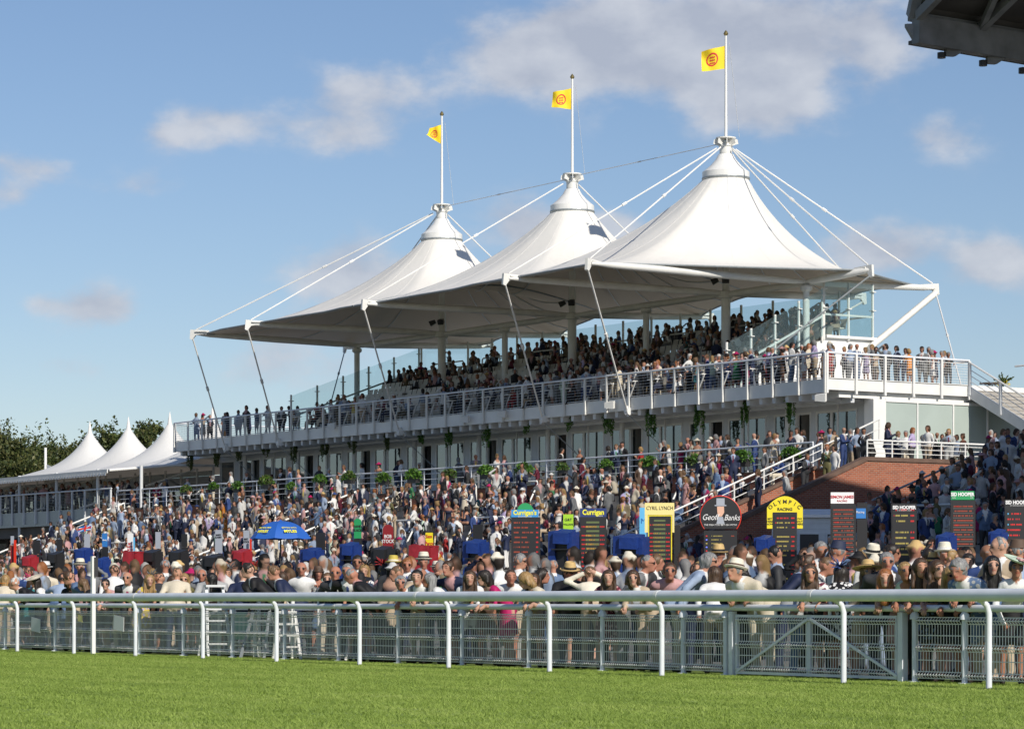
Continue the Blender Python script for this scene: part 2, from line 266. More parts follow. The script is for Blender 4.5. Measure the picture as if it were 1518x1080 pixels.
# ------------------------------------------------------------------ terraces: steps of concrete
def terrace(x0, x1):
    t = empty('terrace', (0, 0, 0), kind='structure')
    for i in range(12):
        y = 66.5+i*.8; z = 1.97+.3*(i+1)
        MB().box(x0, y, 1.9, x1, y+.8+(0 if i < 11 else .1), z).build('step', 'conc', t)
    return t
terrace(-156.5, -93.2); terrace(-83.7, -40)
# ------------------------------------------------------------------ main grandstand
GS = empty('grandstand', (-125, 80, 6.3), label='white grandstand with a long balcony of seats under three white cone roofs', cat='grandstand')
def gp(b, name, m, parent=None, **k):
    p = parent or GS; o = b.build(name, m, p, **k)
    if p is GS: o.location = (125, -80, -6.3)
    return o
X0, X1 = -157., -97.
# lower storey
gp(MB().box(-157, 83.1, 5.2, -97.1, 98, 6.296), 'ground_floor', 'conc')
gp(MB().box(-157, 90, 6.3, -97.2, 90.3, 9.6), 'interior_wall', 'int')
gp(MB().box(-156.9, 89.7, 6.3, -97.3, 89.95, 7.2), 'interior_counter', 'conc')
gp(MB().box(-157, 83, 9.3, -97.05, 98, 9.6), 'ceiling_beam', 'galv')
gp(MB().box(-157.1, 83, 6.3, -156.95, 98, 9.6), 'end_wall', 'white')
# glazing of the front, bay by bay, with white frames and open dark doorways
x = X0; k = 0; seq = [('glass', 1.75), ('wall', .55), ('glass', 1.6), ('door', 1.0), ('wall', .35), ('glass', 1.05)]
while x < X1-1:
    ty, w = seq[k % 6]; w = min(w, X1-.6-x)
    if w < .3: break
    y = 83
    if ty == 'wall': gp(MB().box(x+.002, y+.02, 6.3, x+w-.002, y+.16, 9.3), 'wall_panel', 'galv')
    else:
        fr = MB().box(x, y, 6.3, x+.08, y+.12, 9.3).box(x+w-.08, y, 6.3, x+w-.001, y+.12, 9.3).box(x+.082, y+.002, 9.2, x+w-.082, y+.118, 9.3).box(x+.082, y+.002, 6.3, x+w-.082, y+.118, 6.42)
        f = gp(fr, 'window' if ty == 'glass' else 'doorway', 'white')
        if ty == 'glass': MB().box(x+.08, y+.05, 6.42, x+w-.08, y+.062, 9.2).build('pane', 'wglass', f)
        elif k % 12 == 3: MB().box(x+.1, y+.7, 6.3, x+w, y+.76, 9.2).build('door', 'black', f)
    x += w; k += 1
for i in range(10):
    x = -153.2+i*6.3
    if x < -97.5: gp(MB().tube([(x, 82.6, 6.3), (x, 82.6, 9.6)], .13, 12), 'column', 'white', smooth=True)
for i in range(9):
    x = -150.+i*6.3; gp(MB().tube([(x, 82.8, 6.3), (x, 82.8, 9.6)], .05, 8), 'drainpipe', 'white', smooth=True)
# interior partitions seen through the glass
for i in range(10):
    x = -153.2+i*6.3
    if x < -97.5: gp(MB().box(x-.06, 83.4, 6.3, x+.06, 90, 9.3), 'partition', 'int' if i % 2 else 'conc')
# end wall, its frosted panels
gp(MB().box(-97.6, 82.6, 5.5, -97.0, 83.3, 9.6), 'corner_column', 'white')
ys = [83.3, 85.1, 87.15, 89.15, 91.1, 93.2, 95.3, 98]
for a, b_ in zip(ys, ys[1:]):
    f = gp(MB().box(-97.1, b_-.07, 6.3, -96.97, b_, 9.5), 'panel_frame', 'white'); MB().box(-97.08, a, 6.3, -97.03, b_-.07, 9.5).build('frosted_pane', 'frost', f)
gp(MB().box(-97.12, 83.3, 9.5, -96.98, 98, 9.62), 'head_trim', 'white')
# balcony: deck, fascia, ribs, end fascia
gp(MB().box(X0, 80.12, 10.05, -97.12, 98, 10.28), 'balcony_deck', 'deck')
gp(MB().box(X0, 80, 9.78, -97, 80.1, 10.36), 'balcony_fascia', 'white')
gp(MB().box(-97.1, 80.1, 9.9, -97, 98, 10.40), 'balcony_end_fascia', 'white')
gp(MB().box(-99.3, 80.9, 9.62, -97.25, 81.1, 9.9).box(-97.35, 81.1, 9.62, -97.25, 98, 9.9), 'lower_fascia', 'white')
gp(MB().box(X0-.1, 80, 9.78, X0, 98, 10.36), 'balcony_side_fascia', 'white')
rib0 = None
nr = 66
for i in range(nr):
    x = X0+.5+i*.9
    if x > -97.8: break
    if rib0 is None:
        rib0 = MB().prism([(-.16, 0, 10.04), (.16, 0, 10.04), (.09, 0, 9.52), (-.09, 0, 9.52)], (0, 3.4, 0)).build('rib', 'galv', GS); r_ = rib0
    else: r_ = rib0.copy(); C.objects.link(r_); r_.parent = GS
    r_.location = (x+125, 80.14-80, -6.3)
gp(MB().box(X0, 81.6, 9.42, -97.3, 81.8, 10.03), 'soffit_beam', 'galv')
# balcony railing: posts with plate brackets, mesh panels, top rail
def railing(p0, p1, z, h, step, top_r, postw, name='railing', bars=9, mesh='galvd', vertical=False, pm='galv', top='rail', parent=None, low=0, down=.55):
    p0, p1 = Vector(p0), Vector(p1); L = (p1-p0).length; d = (p1-p0)/L; n = max(1, round(L/step)); nx = Vector((d.y, -d.x, 0))
    rl = gp(MB().tube([(*p0.xy, z+h), (*p1.xy, z+h)], top_r, 10), name, top, parent, smooth=True)
    for i in range(n+1):
        q = p0+d*(L*i/n); o_ = Vector((q.x, q.y, 0)); w = postw/2
        pb = MB().add([o_+d*a+nx*b_+Vector((0, 0, c)) for c in (z-down, z+h-.02) for a, b_ in ((-w, -.03), (w, -.03), (w, .05), (-w, .05))], [(0,3,2,1),(4,5,6,7),(0,1,5,4),(1,2,6,5),(2,3,7,6),(3,0,4,7)])
        pb.build('post', pm, rl)
        if i < n and bars:
            a = q+d*(w+.04); c = p0+d*(L*(i+1)/n-w-.04); mb = MB()
            for j in range(bars): zq = z+.1+(h-.24)*j/(bars-1); mb.bar((a.x, a.y, zq), (c.x, c.y, zq), .012, .012 if j not in (0, bars-1) else .03)
            if vertical:
                nv = int((c-a).length/.1)
                for j in range(nv+1): e = a+(c-a)*(j/nv); mb.bar((e.x+nx.x*.01, e.y+nx.y*.01, z+.1), (e.x+nx.x*.01, e.y+nx.y*.01, z+h-.14), .006, .006)
            mb.build('mesh_panel', mesh, rl, kind='stuff')
    return rl
railing((X0, 79.93, 0), (-97, 79.93, 0), 10.3, 1.16, 1.75, .05, .11, vertical=False, bars=8, mesh='galv', pm='steel')
railing((-96.95, 80, 0), (-96.95, 88, 0), 10.3, 1.16, 1.7, .05, .11, vertical=True, mesh='white', pm='white')
railing((X0-.05, 80, 0), (X0-.05, 90, 0), 10.3, 1.16, 1.7, .05, .11, vertical=True)
# brackets of the fold-down tables behind the balcony railing
for i in range(30):
    x = -147+i*1.75+.5
    if x < -98: gp(MB().bar((x, 80.25, 10.4), (x+.45, 80.25, 11.1), .05, .05).bar((x-.2, 80.25, 11.1), (x+.45, 80.25, 11.12), .3, .04), 'table_bracket', 'white')
# seating bank
nrow = 8
for i in range(nrow):
    y = 81.9+i*.82; z = 10.28+.36*(i+1); gp(MB().box(-145, y, 10.28, -105.8, y+.82+(0 if i < nrow-1 else 1.3), z), 'seating_step', 'deck')
sb = MB()
for i in range(nrow):
    y = 81.9+i*.82; z = 10.28+.36*(i+1)
    for j in range(78):
        x = -144.6+j*.5
        if abs((j % 20)-10) < 1: continue
        sb.box(x, y+.32, z+.36, x+.43, y+.70, z+.42).add([(x, y+.66, z+.4), (x+.43, y+.66, z+.4), (x+.43, y+.78, z+.84), (x, y+.78, z+.84)], [(0, 1, 2, 3)])
gp(sb, 'seats', 'seat', kind='stuff')
ZR = 10.28+.36*nrow
# glass screens: sloping ones at both ends of the bank, upright at the back
def gscreen(x, y0, z0, y1, z1, h, label=None, n=5):
    s = gp(MB().bar((x, y0, z0+.95), (x, y1, z1+.95), .09, .09), 'screen_rail', 'steel')
    for i in range(n):
        ya, yb = y0+(y1-y0)*i/n, y0+(y1-y0)*(i+1)/n; za, zb = z0+(z1-z0)*i/n, z0+(z1-z0)*(i+1)/n
        MB().add([(x+.06, ya+.02, za+.05), (x+.06, yb-.02, zb+.05), (x+.06, yb-.02, zb+h), (x+.06, ya+.02, za+h), (x+.075, ya+.02, za+.05), (x+.075, yb-.02, zb+.05), (x+.075, yb-.02, zb+h), (x+.075, ya+.02, za+h)], [(0,1,2,3),(7,6,5,4),(0,4,5,1),(2,6,7,3),(1,5,6,2),(3,7,4,0)]).build('glass_pane', 'gscreen', s)
    for i in range(n+1):
        y, z = y0+(y1-y0)*i/n, z0+(z1-z0)*i/n; MB().tube([(x, y, z-.2), (x, y, z+h+.05)], .06, 8).box(x-.12, y-.1, z+h*.5, x+.14, y+.1, z+h*.5+.04).box(x-.12, y-.1, z+h*.85, x+.14, y+.1, z+h*.85+.04).build('screen_post', 'steel', s, smooth=True)
    return s
gscreen(-145.2, 81.2, 10.3, 89.6, ZR+.15, 2.15); gscreen(-105.4, 81.2, 10.3, 86.7, ZR-.1, 2.2, n=4); gscreen(-105.4, 86.8, ZR, 89.7, ZR, 2.45, n=2)
def rscreen(x0, x1, y, z, h, n):
    s = gp(MB().tube([(x0, y, z+1.0), (x1, y, z+1.0)], .045, 8), 'screen_rail', 'steel')
    for i in range(n):
        a, b_ = x0+(x1-x0)*i/n, x0+(x1-x0)*(i+1)/n; MB().box(a+.03, y+.06, z+.05, b_-.03, y+.075, z+h).build('glass_pane', 'gscreen', s); MB().box(a-.05, y-.03, z, a+.05, y+.05, z+h+.1).build('screen_post', 'steel', s)
rscreen(-145.2, -105.4, 89.75, ZR, 2.25, 16)
gp(MB().prism([(-105.78, 81.2, 10.29), (-105.78, 89.7, 10.29), (-105.78, 89.7, ZR-.12), (-105.78, 87.0, ZR-.12), (-105.78, 81.4, 10.5)], (.3, 0, 0)), 'bank_side_wall', 'white'); gp(MB().box(-105.8, 86.9, ZR-.12, -105.3, 89.9, ZR-.0), 'side_wall_trim', 'white')
# U-shaped guard rails along the gangway at the top of the seats
for i, (a, b_) in enumerate(((-141.5, -138.4), (-136.5, -133), (-131.6, -127.6), (-125.5, -121.5), (-120, -116.3), (-114.3, -110.5))):
    y = 88.3; gp(MB().tube([(a, y, ZR-.1), (a, y, ZR+1), (a+.1, y, ZR+1.1), (b_-.1, y, ZR+1.1), (b_, y, ZR+1), (b_, y, ZR-.1)], .04, 8).tube([((a+b_)/2, y, ZR-.1), ((a+b_)/2, y, ZR+1.08)], .035, 8).tube([(a+.04, y, ZR+.55), (b_-.04, y, ZR+.55)], .02, 6), 'guard_rail', 'steel', smooth=True)
# end staircase from the balcony down to the walkway
st = gp(MB().prism([(-97, 88.0, 10.35), (-97, 88.0, 9.85), (-89.6, 88.0, 6.3), (-88.6, 88.0, 6.3)], (0, .12, 0)), 'staircase', 'galv')
for i in range(22):
    x = -97+i*.37; z = 10.3-i*.182; MB().box(x, 88.12, z-.19, x+.4, 91.5, z-.15).box(x+.36, 88.12, z-.34, x+.38, 91.5, z-.19).build('stair_tread', 'conc', st)
for y in (87.98, 91.5):
    MB().tube([(-97.8, y, 11.42), (-97, y, 11.42), (-88.9, y, 7.42)], .045, 8).build('handrail', 'white', st, smooth=True)
    for q in (.3, .55, .8): MB().tube([(-97, y, 11.42-q), (-88.9, y, 7.42-q)], .018, 6).build('handrail_wire', 'galv', st)
    for q in range(5): x = -96.9+q*1.95; MB().box(x-.06, y-.05, 10.0-(x+97)*.492, x+.06, y+.05, 11.4-(x+97)*.492).build('stair_post', 'galv', st)
MB().prism([(-97, 91.5, 10.35), (-97, 91.5, 9.85), (-89.6, 91.5, 6.3), (-88.6, 91.5, 6.3)], (0, .12, 0)).build('stringer', 'galv', st)
railing((-96.95, 91.7, 0), (-96.95, 98, 0), 10.3, 1.16, 1.7, .05, .11, vertical=True, mesh='white', pm='white')
# ---- roof: masts, booms, membrane, cables
YM = 86.0; ZT = 15.9
MA = [(-137.0, YM), (-124.5, YM), (-111.7, YM)]
T = dict(E=(-148, 76.5), A=(-141.2, 76.3), B=(-128.4, 76), C=(-114.6, 75.4), D=(-107.5, 75.1), F=(-102.6, 87.2), G=(-107.0, 95), K3=(-112.2, 94.9), K2=(-124.5, 94.9), K1=(-137.6, 94.9), L=(-145.8, 95), H=(-150.9, 88))
order = ['E', 'A', 'B', 'C', 'D', 'F', 'G', 'K3', 'K2', 'K1', 'L', 'H']; poly = [T[k] for k in order]
def edge_pts(a, b, sag, n=14):
    a, b = Vector(a), Vector(b); d = b-a; nm = Vector((-d.y, d.x)).normalized(); out = []
    a2, b2 = a+(b-a).normalized()*.0, b; cen = Vector((-126, 86)); nm = nm if (cen-a).dot(nm) > 0 else -nm
    return [a+d*(i/n)+nm*(sag*d.length*4*(i/n)*(1-i/n)) for i in range(n)]
shr = []                                # membrane corners stop short of the boom tips
for p in poly:
    v = Vector(p); c = Vector((min(max(p[0], -137), -112), YM)); shr.append(v+(c-v).normalized()*.6)
bnd = []
for i in range(12):
    a, b_ = shr[i], shr[(i+1) % 12]; sag = .018 if i in (0, 1, 2, 3) else (.03 if i in (4, 5, 10, 11) else .13); bnd += edge_pts(a, b_, sag)
def ray(P, th, pl):
    d = Vector((math.cos(th), math.sin(th))); best = 1e9
    for i in range(len(pl)):
        a, b_ = pl[i], pl[(i+1) % len(pl)]; e = b_-a; den = d.x*e.y-d.y*e.x
        if abs(den) < 1e-9: continue
        w = a-P; t = (w.x*e.y-w.y*e.x)/den; u = (w.x*d.y-w.y*d.x)/den
        if t > 0 and -1e-6 <= u <= 1+1e-6: best = min(best, t)
    return best
hull = [Vector(p) for p in poly]; DZ = (-.35, -.17, 0.); r0, Z0 = 1.06, 20.95; KK = 3.1
TH = np.linspace(-math.pi, math.pi, 361); RT = []
for m_ in MA: RT.append(np.array([min(13.2, ray(Vector(m_), t, hull)) for t in TH]))
def zroof(x, y, only=None):
    zs = []
    for i, m_ in enumerate(MA):
        dx, dy = x-m_[0], y-m_[1]; r = math.hypot(dx, dy); Rr = np.interp(math.atan2(dy, dx), TH, RT[i]); s = max(0, (r-r0)/(Rr-r0)); K_ = 1.8+1.5*max(0, (dx/(r+1e-6)))**1.3+(.5*max(0, dy/(r+1e-6))); gq = (math.exp(-K_*s)-math.exp(-K_))/(1-math.exp(-K_)) if s < 1 else 0
        zs.append((Z0+DZ[i]-ZT)*gq)
    kq = 3.5; mx = max(zs); return ZT+mx+math.log(sum(math.exp(kq*(z-mx)) for z in zs))/kq-math.log(3)/kq*math.exp(-mx)
roofs = []
for ci, m_ in enumerate(MA):
    xl = -999 if ci == 0 else (MA[ci-1][0]+m_[0])/2; xr = 999 if ci == 2 else (MA[ci+1][0]+m_[0])/2
    CV = empty('membrane_cone', kind=None); CV.parent = GS; CV.location = (125, -80, -6.3)
    ng_, per, ns = 16, 7, 22
    def col(th):
        rr = ray(Vector(m_), th, bnd); c = math.cos(th)
        if c > 1e-6: rr = min(rr, (xr-m_[0])/c)
        if c < -1e-6: rr = min(rr, (xl-m_[0])/c)
        out = []
        for k in range(ns+1):
            r = r0+(rr-r0)*(k/ns)**1.35; x, y = m_[0]+r*c, m_[1]+r*math.sin(th); out.append((x, y, zroof(x, y)))
        return out
    off = math.pi/16
    for gI in range(ng_):
        mb = MB(); cols_ = [col(off+2*math.pi*(gI+j/per)/ng_) for j in range(per+1)]
        for c_ in cols_: mb.v += c_
        for j in range(per):
            for k in range(ns): a = j*(ns+1)+k; mb.f.append((a, a+1, a+ns+2, a+ns+1))
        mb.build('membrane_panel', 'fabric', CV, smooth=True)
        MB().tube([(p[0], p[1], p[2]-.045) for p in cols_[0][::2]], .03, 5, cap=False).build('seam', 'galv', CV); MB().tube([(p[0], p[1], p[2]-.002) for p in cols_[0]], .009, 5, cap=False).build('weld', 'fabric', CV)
        # laced edge: small tabs where the membrane is fixed to its edge cable
        if gI % 1 == 0:
            eg = [c_[-1] for c_ in cols_]; MB().tube(eg, .05, 6, cap=False).build('edge_cable', 'galvd', CV)
    dz = DZ[ci]
    cap = MB().lathe((m_[0], m_[1], dz), [(1.0, 20.8), (1.12, 20.95), (1.12, 21.28), (1.06, 21.32), (.75, 21.58), (.5, 21.86), (.36, 22.12)], 32).build('cone_cap', 'white', CV, smooth=True)
    MB().lathe((m_[0], m_[1], dz), [(1.135, 20.93), (1.15, 20.97), (1.135, 21.01)], 32).build('cap_ring', 'galvd', CV)
    gp(MB().tube([(m_[0], m_[1], 13.5), (m_[0], m_[1], 22.75+dz)], .17, 16), 'mast', 'white', smooth=True)
    gp(MB().lathe((m_[0], m_[1], dz), [(.33, 22.05), (.33, 22.1), (.30, 22.12), (.30, 22.48), (.34, 22.5), (.34, 22.55), (.14, 22.56)], 20), 'mast_collar', 'steel', smooth=True)
    cr = gp(MB().lathe((m_[0], m_[1], dz), [(0, 22.92), (.48, 22.92), (.48, 22.86), (0, 22.86)], 20), 'mast_head', 'steel')
    for q in range(8):
        a = q*math.pi/4+.2; c, s_ = math.cos(a), math.sin(a); MB().prism([(m_[0]+c*.15, m_[1]+s_*.15, 22.86+dz), (m_[0]+c*.55, m_[1]+s_*.55, 22.84+dz), (m_[0]+c*.6, m_[1]+s_*.6, 22.62+dz), (m_[0]+c*.3, m_[1]+s_*.3, 22.54+dz), (m_[0]+c*.15, m_[1]+s_*.15, 22.54+dz)], (-s_*.03, c*.03, 0)).build('lug', 'steel', cr)
    # upright below with its ring and loudspeakers
    gp(MB().tube([(m_[0], m_[1], 10.3), (m_[0], m_[1], 15.4)], .22, 16), 'roof_column', 'steel', smooth=True)
    gp(MB().lathe((m_[0], m_[1], 0), [(.22, 15.3), (.36, 15.34), (.36, 15.62), (.22, 15.66)], 16), 'column_ring', 'steel')
    for q in (-1, 1):
        bx = MB().add([(-.22, -.25, -.16), (.22, -.25, -.16), (.16, .2, -.12), (-.16, .2, -.12), (-.22, -.25, .2), (.22, -.25, .2), (.16, .2, .14), (-.16, .2, .14)], [(0,3,2,1),(4,5,6,7),(0,1,5,4),(1,2,6,5),(2,3,7,6),(3,0,4,7)]).build('roof_loudspeaker', 'dark')
        bx.location = (m_[0]+q*.42, m_[1]-.3, 16.15); bx.rotation_euler = (R(25), 0, R(40*q)); bx.scale = (.75, .75, .75)
        tag(bx, 'dark loudspeaker under the cone roof on the %s column, %s side' % (('first', 'middle', 'last')[ci], 'balcony end' if q > 0 else 'marquee'), 'loudspeaker', 'loudspeakers under the roof')
for x in (-146.1, -130.75, -118.1, -105.7):
    gp(MB().tube([(x, YM, 10.3), (x, YM, 15.3)], .16, 14).lathe((x, YM, 0), [(.16, 15.1), (.28, 15.2), (.28, 15.35), (.1, 15.45)], 14), 'roof_column', 'steel', smooth=True)
def boom(a, b_, za=15.55, zb=ZT, r=.16): 
    A_, B_ = Vector((*a, za)), Vector((*b_, zb)); gp(MB().tube([A_, A_.lerp(B_, .12), A_.lerp(B_, .5), A_.lerp(B_, .9), A_.lerp(B_, .985)], [.10, r*1.0, r*1.12, r*.9, .07], 12), 'boom', 'steel', smooth=True)
NR, NL = (-105.7, YM), (-146.1, YM)
for a, b_ in ((MA[2], T['C']), (NR, T['D']), (NR, T['F']), (NR, T['G']), (MA[2], T['K3']), (MA[1], T['B']), (MA[1], T['K2']), (MA[0], T['A']), (MA[0], T['K1']), (NL, T['E']), (NL, T['H']), (NL, T['L'])): boom(a, b_)
for a, b_ in zip([NL, MA[0], MA[1], MA[2]], [MA[0], MA[1], MA[2], NR]): boom(a, b_, 15.5, 15.5, .15)
def cable(a, b_, r=.035, m='white', name='cable'):
    a, b_ = Vector(a), Vector(b_); o = gp(MB().tube([a, b_], r, 6), name, m, smooth=True); c = a.lerp(b_, .45); d = (b_-a).normalized()
    MB().tube([c-d*.12, c+d*.12], r*1.9, 6).build('coupler', m, o); return o
def head(i): return Vector((MA[i][0], MA[i][1], 22.68+DZ[i]))
for i, ks in ((0, 'EAHL'), (1, 'B'), (2, 'CDFG')):
    for k in ks:
        e = Vector((*T[k], ZT+.12)); h = head(i); d = (e-h).normalized(); cable(h+d*.55, e-d*.2, .038)
for i, k in ((0, 'K1'), (1, 'K2'), (2, 'K3')):
    e = Vector((*T[k], ZT+.12)); h = head(i); d = (e-h).normalized(); cable(h+d*.5, e, .035)
for i in (0, 1): cable(head(i)+Vector((.5, 0, .1)), head(i+1)-Vector((.5, 0, 0)), .02, 'galv')
# cast tips, and rods that hold them down to the balcony edge
def tip(p):
    c = Vector((min(max(p[0], -137), -112), YM)); d3 = (Vector((p[0], p[1], 0))-Vector((c.x, c.y, 0))).normalized(); P = Vector((*p, ZT)); s_ = d3.cross(Vector((0, 0, 1)))
    b = MB(); b.prism([P-d3*.95+Vector((0, 0, .16))-s_*.07, P+d3*.12+Vector((0, 0, .22))-s_*.07, P+d3*.16+Vector((0, 0, -.3))-s_*.07, P+d3*.02+Vector((0, 0, -.36))-s_*.07, P-d3*.18+Vector((0, 0, -.1))-s_*.07, P-d3*.95+Vector((0, 0, -.02))-s_*.07], s_*.14)
    b.tube([P-d3*.9-s_*.15+Vector((0, 0, .08)), P-d3*.2-s_*.13+Vector((0, 0, .1))], .04, 6).tube([P-d3*.9+s_*.15+Vector((0, 0, .08)), P-d3*.2+s_*.13+Vector((0, 0, .1))], .04, 6)
    gp(b, 'boom_tip', 'steel')
for k in order: tip(T[k])
feet = dict(E=334, A=413, B=592, C=804.6, D=930)
for k, px in feet.items():
    x, D = at(px, 79.9); f = Vector((x, 79.9, 9.72)); t = Vector((*T[k], ZT-.3)); cable(t, f, .045, 'white', 'tie_rod')
    gp(MB().tube([f+Vector((0, 0, .25)), f+Vector((0, 0, -.15))], .11, 8).tube([f+Vector((-.12, .05, 0)), f+Vector((.15, .05, 0))], .17, 10).tube([f+Vector((.1, .1, -.05)), Vector((x+.25, 81.7, 9.6))], .07, 8), 'rod_anchor', 'white', smooth=True)
    cable(f-Vector((0, 0, .1)), (x+1.6, 82.9, 6.4), .022, 'galvd', 'tie_rod')
F_, G_ = Vector((*T['F'], ZT-.25)), Vector((*T['G'], ZT-.25))
cable(F_, (-105.2, 81.6, 10.9), .04, 'galvd', 'tie_rod')
gp(MB().tube([G_+Vector((.1, -.1, 0)), Vector((-105.2, 89.4, 12.7))], .15, 12), 'end_strut', 'steel', smooth=True)
cable(G_, (-97.7, 88.3, 10.2), .035, 'white', 'tie_rod')
cable((*T['K3'], ZT-.2), (-112.2, 89.9, 13.3), .05, 'steel', 'tie_rod'); cable((*T['H'], ZT-.2), (-145.6, 84, 12.2), .035, 'galvd', 'tie_rod')
# floodlights on the balcony edge
for n_, (px, py) in enumerate(((1218, 588), (905, 599), (690, 620), (745, 612), (493, 630))):
    x, D = at(px, 79.75); z = zz(py, D); e = empty('floodlight', (x, 79.75, z), R(20))
    MB().prism([(-.25, 0, -.12), (.25, 0, -.18), (.25, 0, .16), (-.25, 0, .12)], (.0, -.14, -.05)).build('lamp_housing', 'steel', e); MB().bar((0, 0, 0), (0, .2, .1), .05, .05).build('bracket', 'steel', e)
    tag(e, 'small white floodlight on the balcony edge, %s' % ('at the corner', 'between the last two tie rods', 'in the middle of the balcony', 'beside the third tie rod', 'near the marquee end')[n_], 'floodlight', 'floodlights along the balcony')
# flags on their poles above the masts
def flag(i, crumple):
    m_ = MA[i]; e = empty('flagpole', (m_[0], m_[1], 22.92+DZ[i]), 0)
    MB().tube([(0, 0, 0), (0, 0, 4.85)], [.075, .05], 12).build('pole', 'white', e, smooth=True); MB().lathe((0, 0, 4.83), [(0, .26), (.07, .18), (.12, .08), (.07, 0), (0, 0)], 10).build('finial', 'brass', e, smooth=True)
    for q in (.18, .32): MB().tube([(.4, .5, 0), (.1+.05*q, .12, 4.5)], .008, 5).build('halyard', 'rope', e)
    d = Vector((-.5515, -.8341, 0)); nn, mm = 18, 12; mb = MB(); Wd, Hh = (1.15, 1.08)
    def fp(u, v):
        sw = math.sin(u*7+v*2.2+i*2)*.07*u+math.sin(v*5+u*3)*.05*u; wd = Wd*(1-crumple*.42*(1-v)*.4-crumple*.25); drop = -u*(.12+crumple*.55*v)
        return Vector((0, 0, 4.35-v*Hh*(1-.0*u)+(-.16*u if not crumple else -.1*u)+drop*(1-v)*.9+(crumple*.62*u*v)))+d*(u*wd)+Vector((.8341, -.5515, 0))*sw*1.6
    for a in range(nn+1):
        for c in range(mm+1): mb.v.append(tuple(fp(a/nn, c/mm)))
    for a in range(nn):
        for c in range(mm): q = a*(mm+1)+c; mb.f.append((q, q+1, q+mm+2, q+mm+1))
    fl = mb.build('flag', 'flagy', e, smooth=True); rm = MB(); toC = Vector((.8341, -.5515, 0))
    for sgn in (1, -1):
        ring = []
        for a in range(28):
            w = a/28*2*math.pi
            for rr in (.24, .30): ring.append(fp(.56+rr*math.cos(w)*Hh/Wd*.85, .5+rr*math.sin(w))+toC*.012*sgn)
        rm.add(ring, [(2*a, 2*a+1, (2*a+3) % 56, (2*a+2) % 56) for a in range(28)])
        for q in range(3):
            u0, v0 = .56, .36+q*.13
            for w in range(3): rm.add([fp(u0-.10+w*.075, v0)+toC*.012*sgn, fp(u0-.045+w*.075, v0+.02)+toC*.012*sgn, fp(u0-.06+w*.075, v0+.085)+toC*.012*sgn, fp(u0-.115+w*.075, v0+.06)+toC*.012*sgn], [(0, 1, 2, 3)])
    rm.build('crest', 'flagr', fl)
    tag(e, ('white flagpole with a crumpled yellow flag above the cone by the marquee', 'white flagpole with a sagging yellow crest flag above the middle cone', 'white flagpole with a square yellow crest flag above the cone nearest the staircase')[i], 'flagpole', 'flagpoles on the roof masts')
flag(0, 1); flag(1, .35); flag(2, 0)
# ------------------------------------------------------------------ walkway, brick walls and their railings
wk = empty('walkway', (0, 0, 0), kind='structure')
MB().box(-157, 76.06, 5.0, -89.76, 83.1, 6.3).build('walkway_slab', 'conc', wk); MB().box(-97, 83.1, 5.0, -89.76, 98, 6.3).build('walkway_slab', 'conc', wk)
bw = empty('brick_wall', (0, 0, 0), label='red brick retaining wall with dark coping carrying the walkway and its stair flank', cat='wall')
MB().box(-157, 76.0, 4.9, -89.7, 76.06, 6.24).build('front_wall', 'brick', bw)
MB().box(-157, 75.96, 6.24, -89.66, 76.14, 6.32).build('coping', 'coping', bw)
MB().prism([(-89.7, 65.2, 1.5), (-89.7, 98, 1.5), (-89.7, 98, 6.5), (-89.7, 76, 6.5), (-89.7, 65.2, 2.25)], (.06, 0, 0)).build('flank_wall', 'brick', bw)
MB().prism([(-89.95, 65.2, 2.25), (-89.95, 76, 6.5), (-89.95, 98, 6.5), (-89.95, 98, 6.66), (-89.95, 75.95, 6.66), (-89.95, 65.2, 2.41)], (.36, 0, 0)).build('coping', 'coping', bw)
MB().prism([(-92.9, 65.2, 1.5), (-92.9, 76, 1.5), (-92.9, 76, 6.3), (-92.9, 65.2, 2.1)], (.08, 0, 0)).build('stair_wall', 'brick', bw); MB().prism([(-93.0, 65.2, 2.1), (-93.0, 76, 6.3), (-93.0, 76, 6.42), (-93.0, 65.2, 2.22)], (.26, 0, 0)).build('coping', 'coping', bw)
ss = empty('stair', (0, 0, 0), kind='structure')
for i in range(22): MB().box(-92.8, 66.5+i*.43, 1.9, -89.72, 66.5+(i+1)*.43, 1.97+.160*(i+1)).build('stair_step', 'conc', ss)
def bars(p0, p1, h, step, name, label, nb=3, r=.04, mt='white', group=None, bend=True, cat='railing'):
    p0, p1 = Vector(p0), Vector(p1); e = empty(name, tuple(p0), label=label, cat=cat, group=group); q = p1-p0; n = max(1, round(q.length/step))
    MB().tube([(0, 0, h), q+Vector((0, 0, h))], r, 10).build('top_rail', mt, e, smooth=True)
    for j in range(nb): zq = h*(j+1)/(nb+1)+.05; MB().tube([(0, 0, zq), q+Vector((0, 0, zq))], .018, 6).build('lower_rail', mt, e)
    for i in range(n+1): c = q*(i/n); MB().tube([c, c+Vector((0, 0, h))], .032, 8).build('post', mt, e)
    return e
bars((-156.8, 76.1, 6.3), (-93.1, 76.1, 6.3), 1.08, 2.1, 'walkway_railing', 'long white tubular railing along the brick walkway under the balcony', mt='rail')
bars((-89.75, 76.1, 6.6), (-89.75, 98, 6.6), .72, 1.3, 'walkway_railing', 'white railing on the brick flank wall before the frosted glass panels')
bars((-92.9, 76.4, 6.4), (-92.9, 66.0, 2.4), .95, 1.6, 'stair_railing', 'sloping white railing on the brick stair beside the flank wall', nb=2)
bars((-92.9, 76.6, 6.4), (-95.8, 81.9, 7.75), .9, 3, 'stair_railing', 'short white handrail rising from the walkway to the corner column', nb=1)
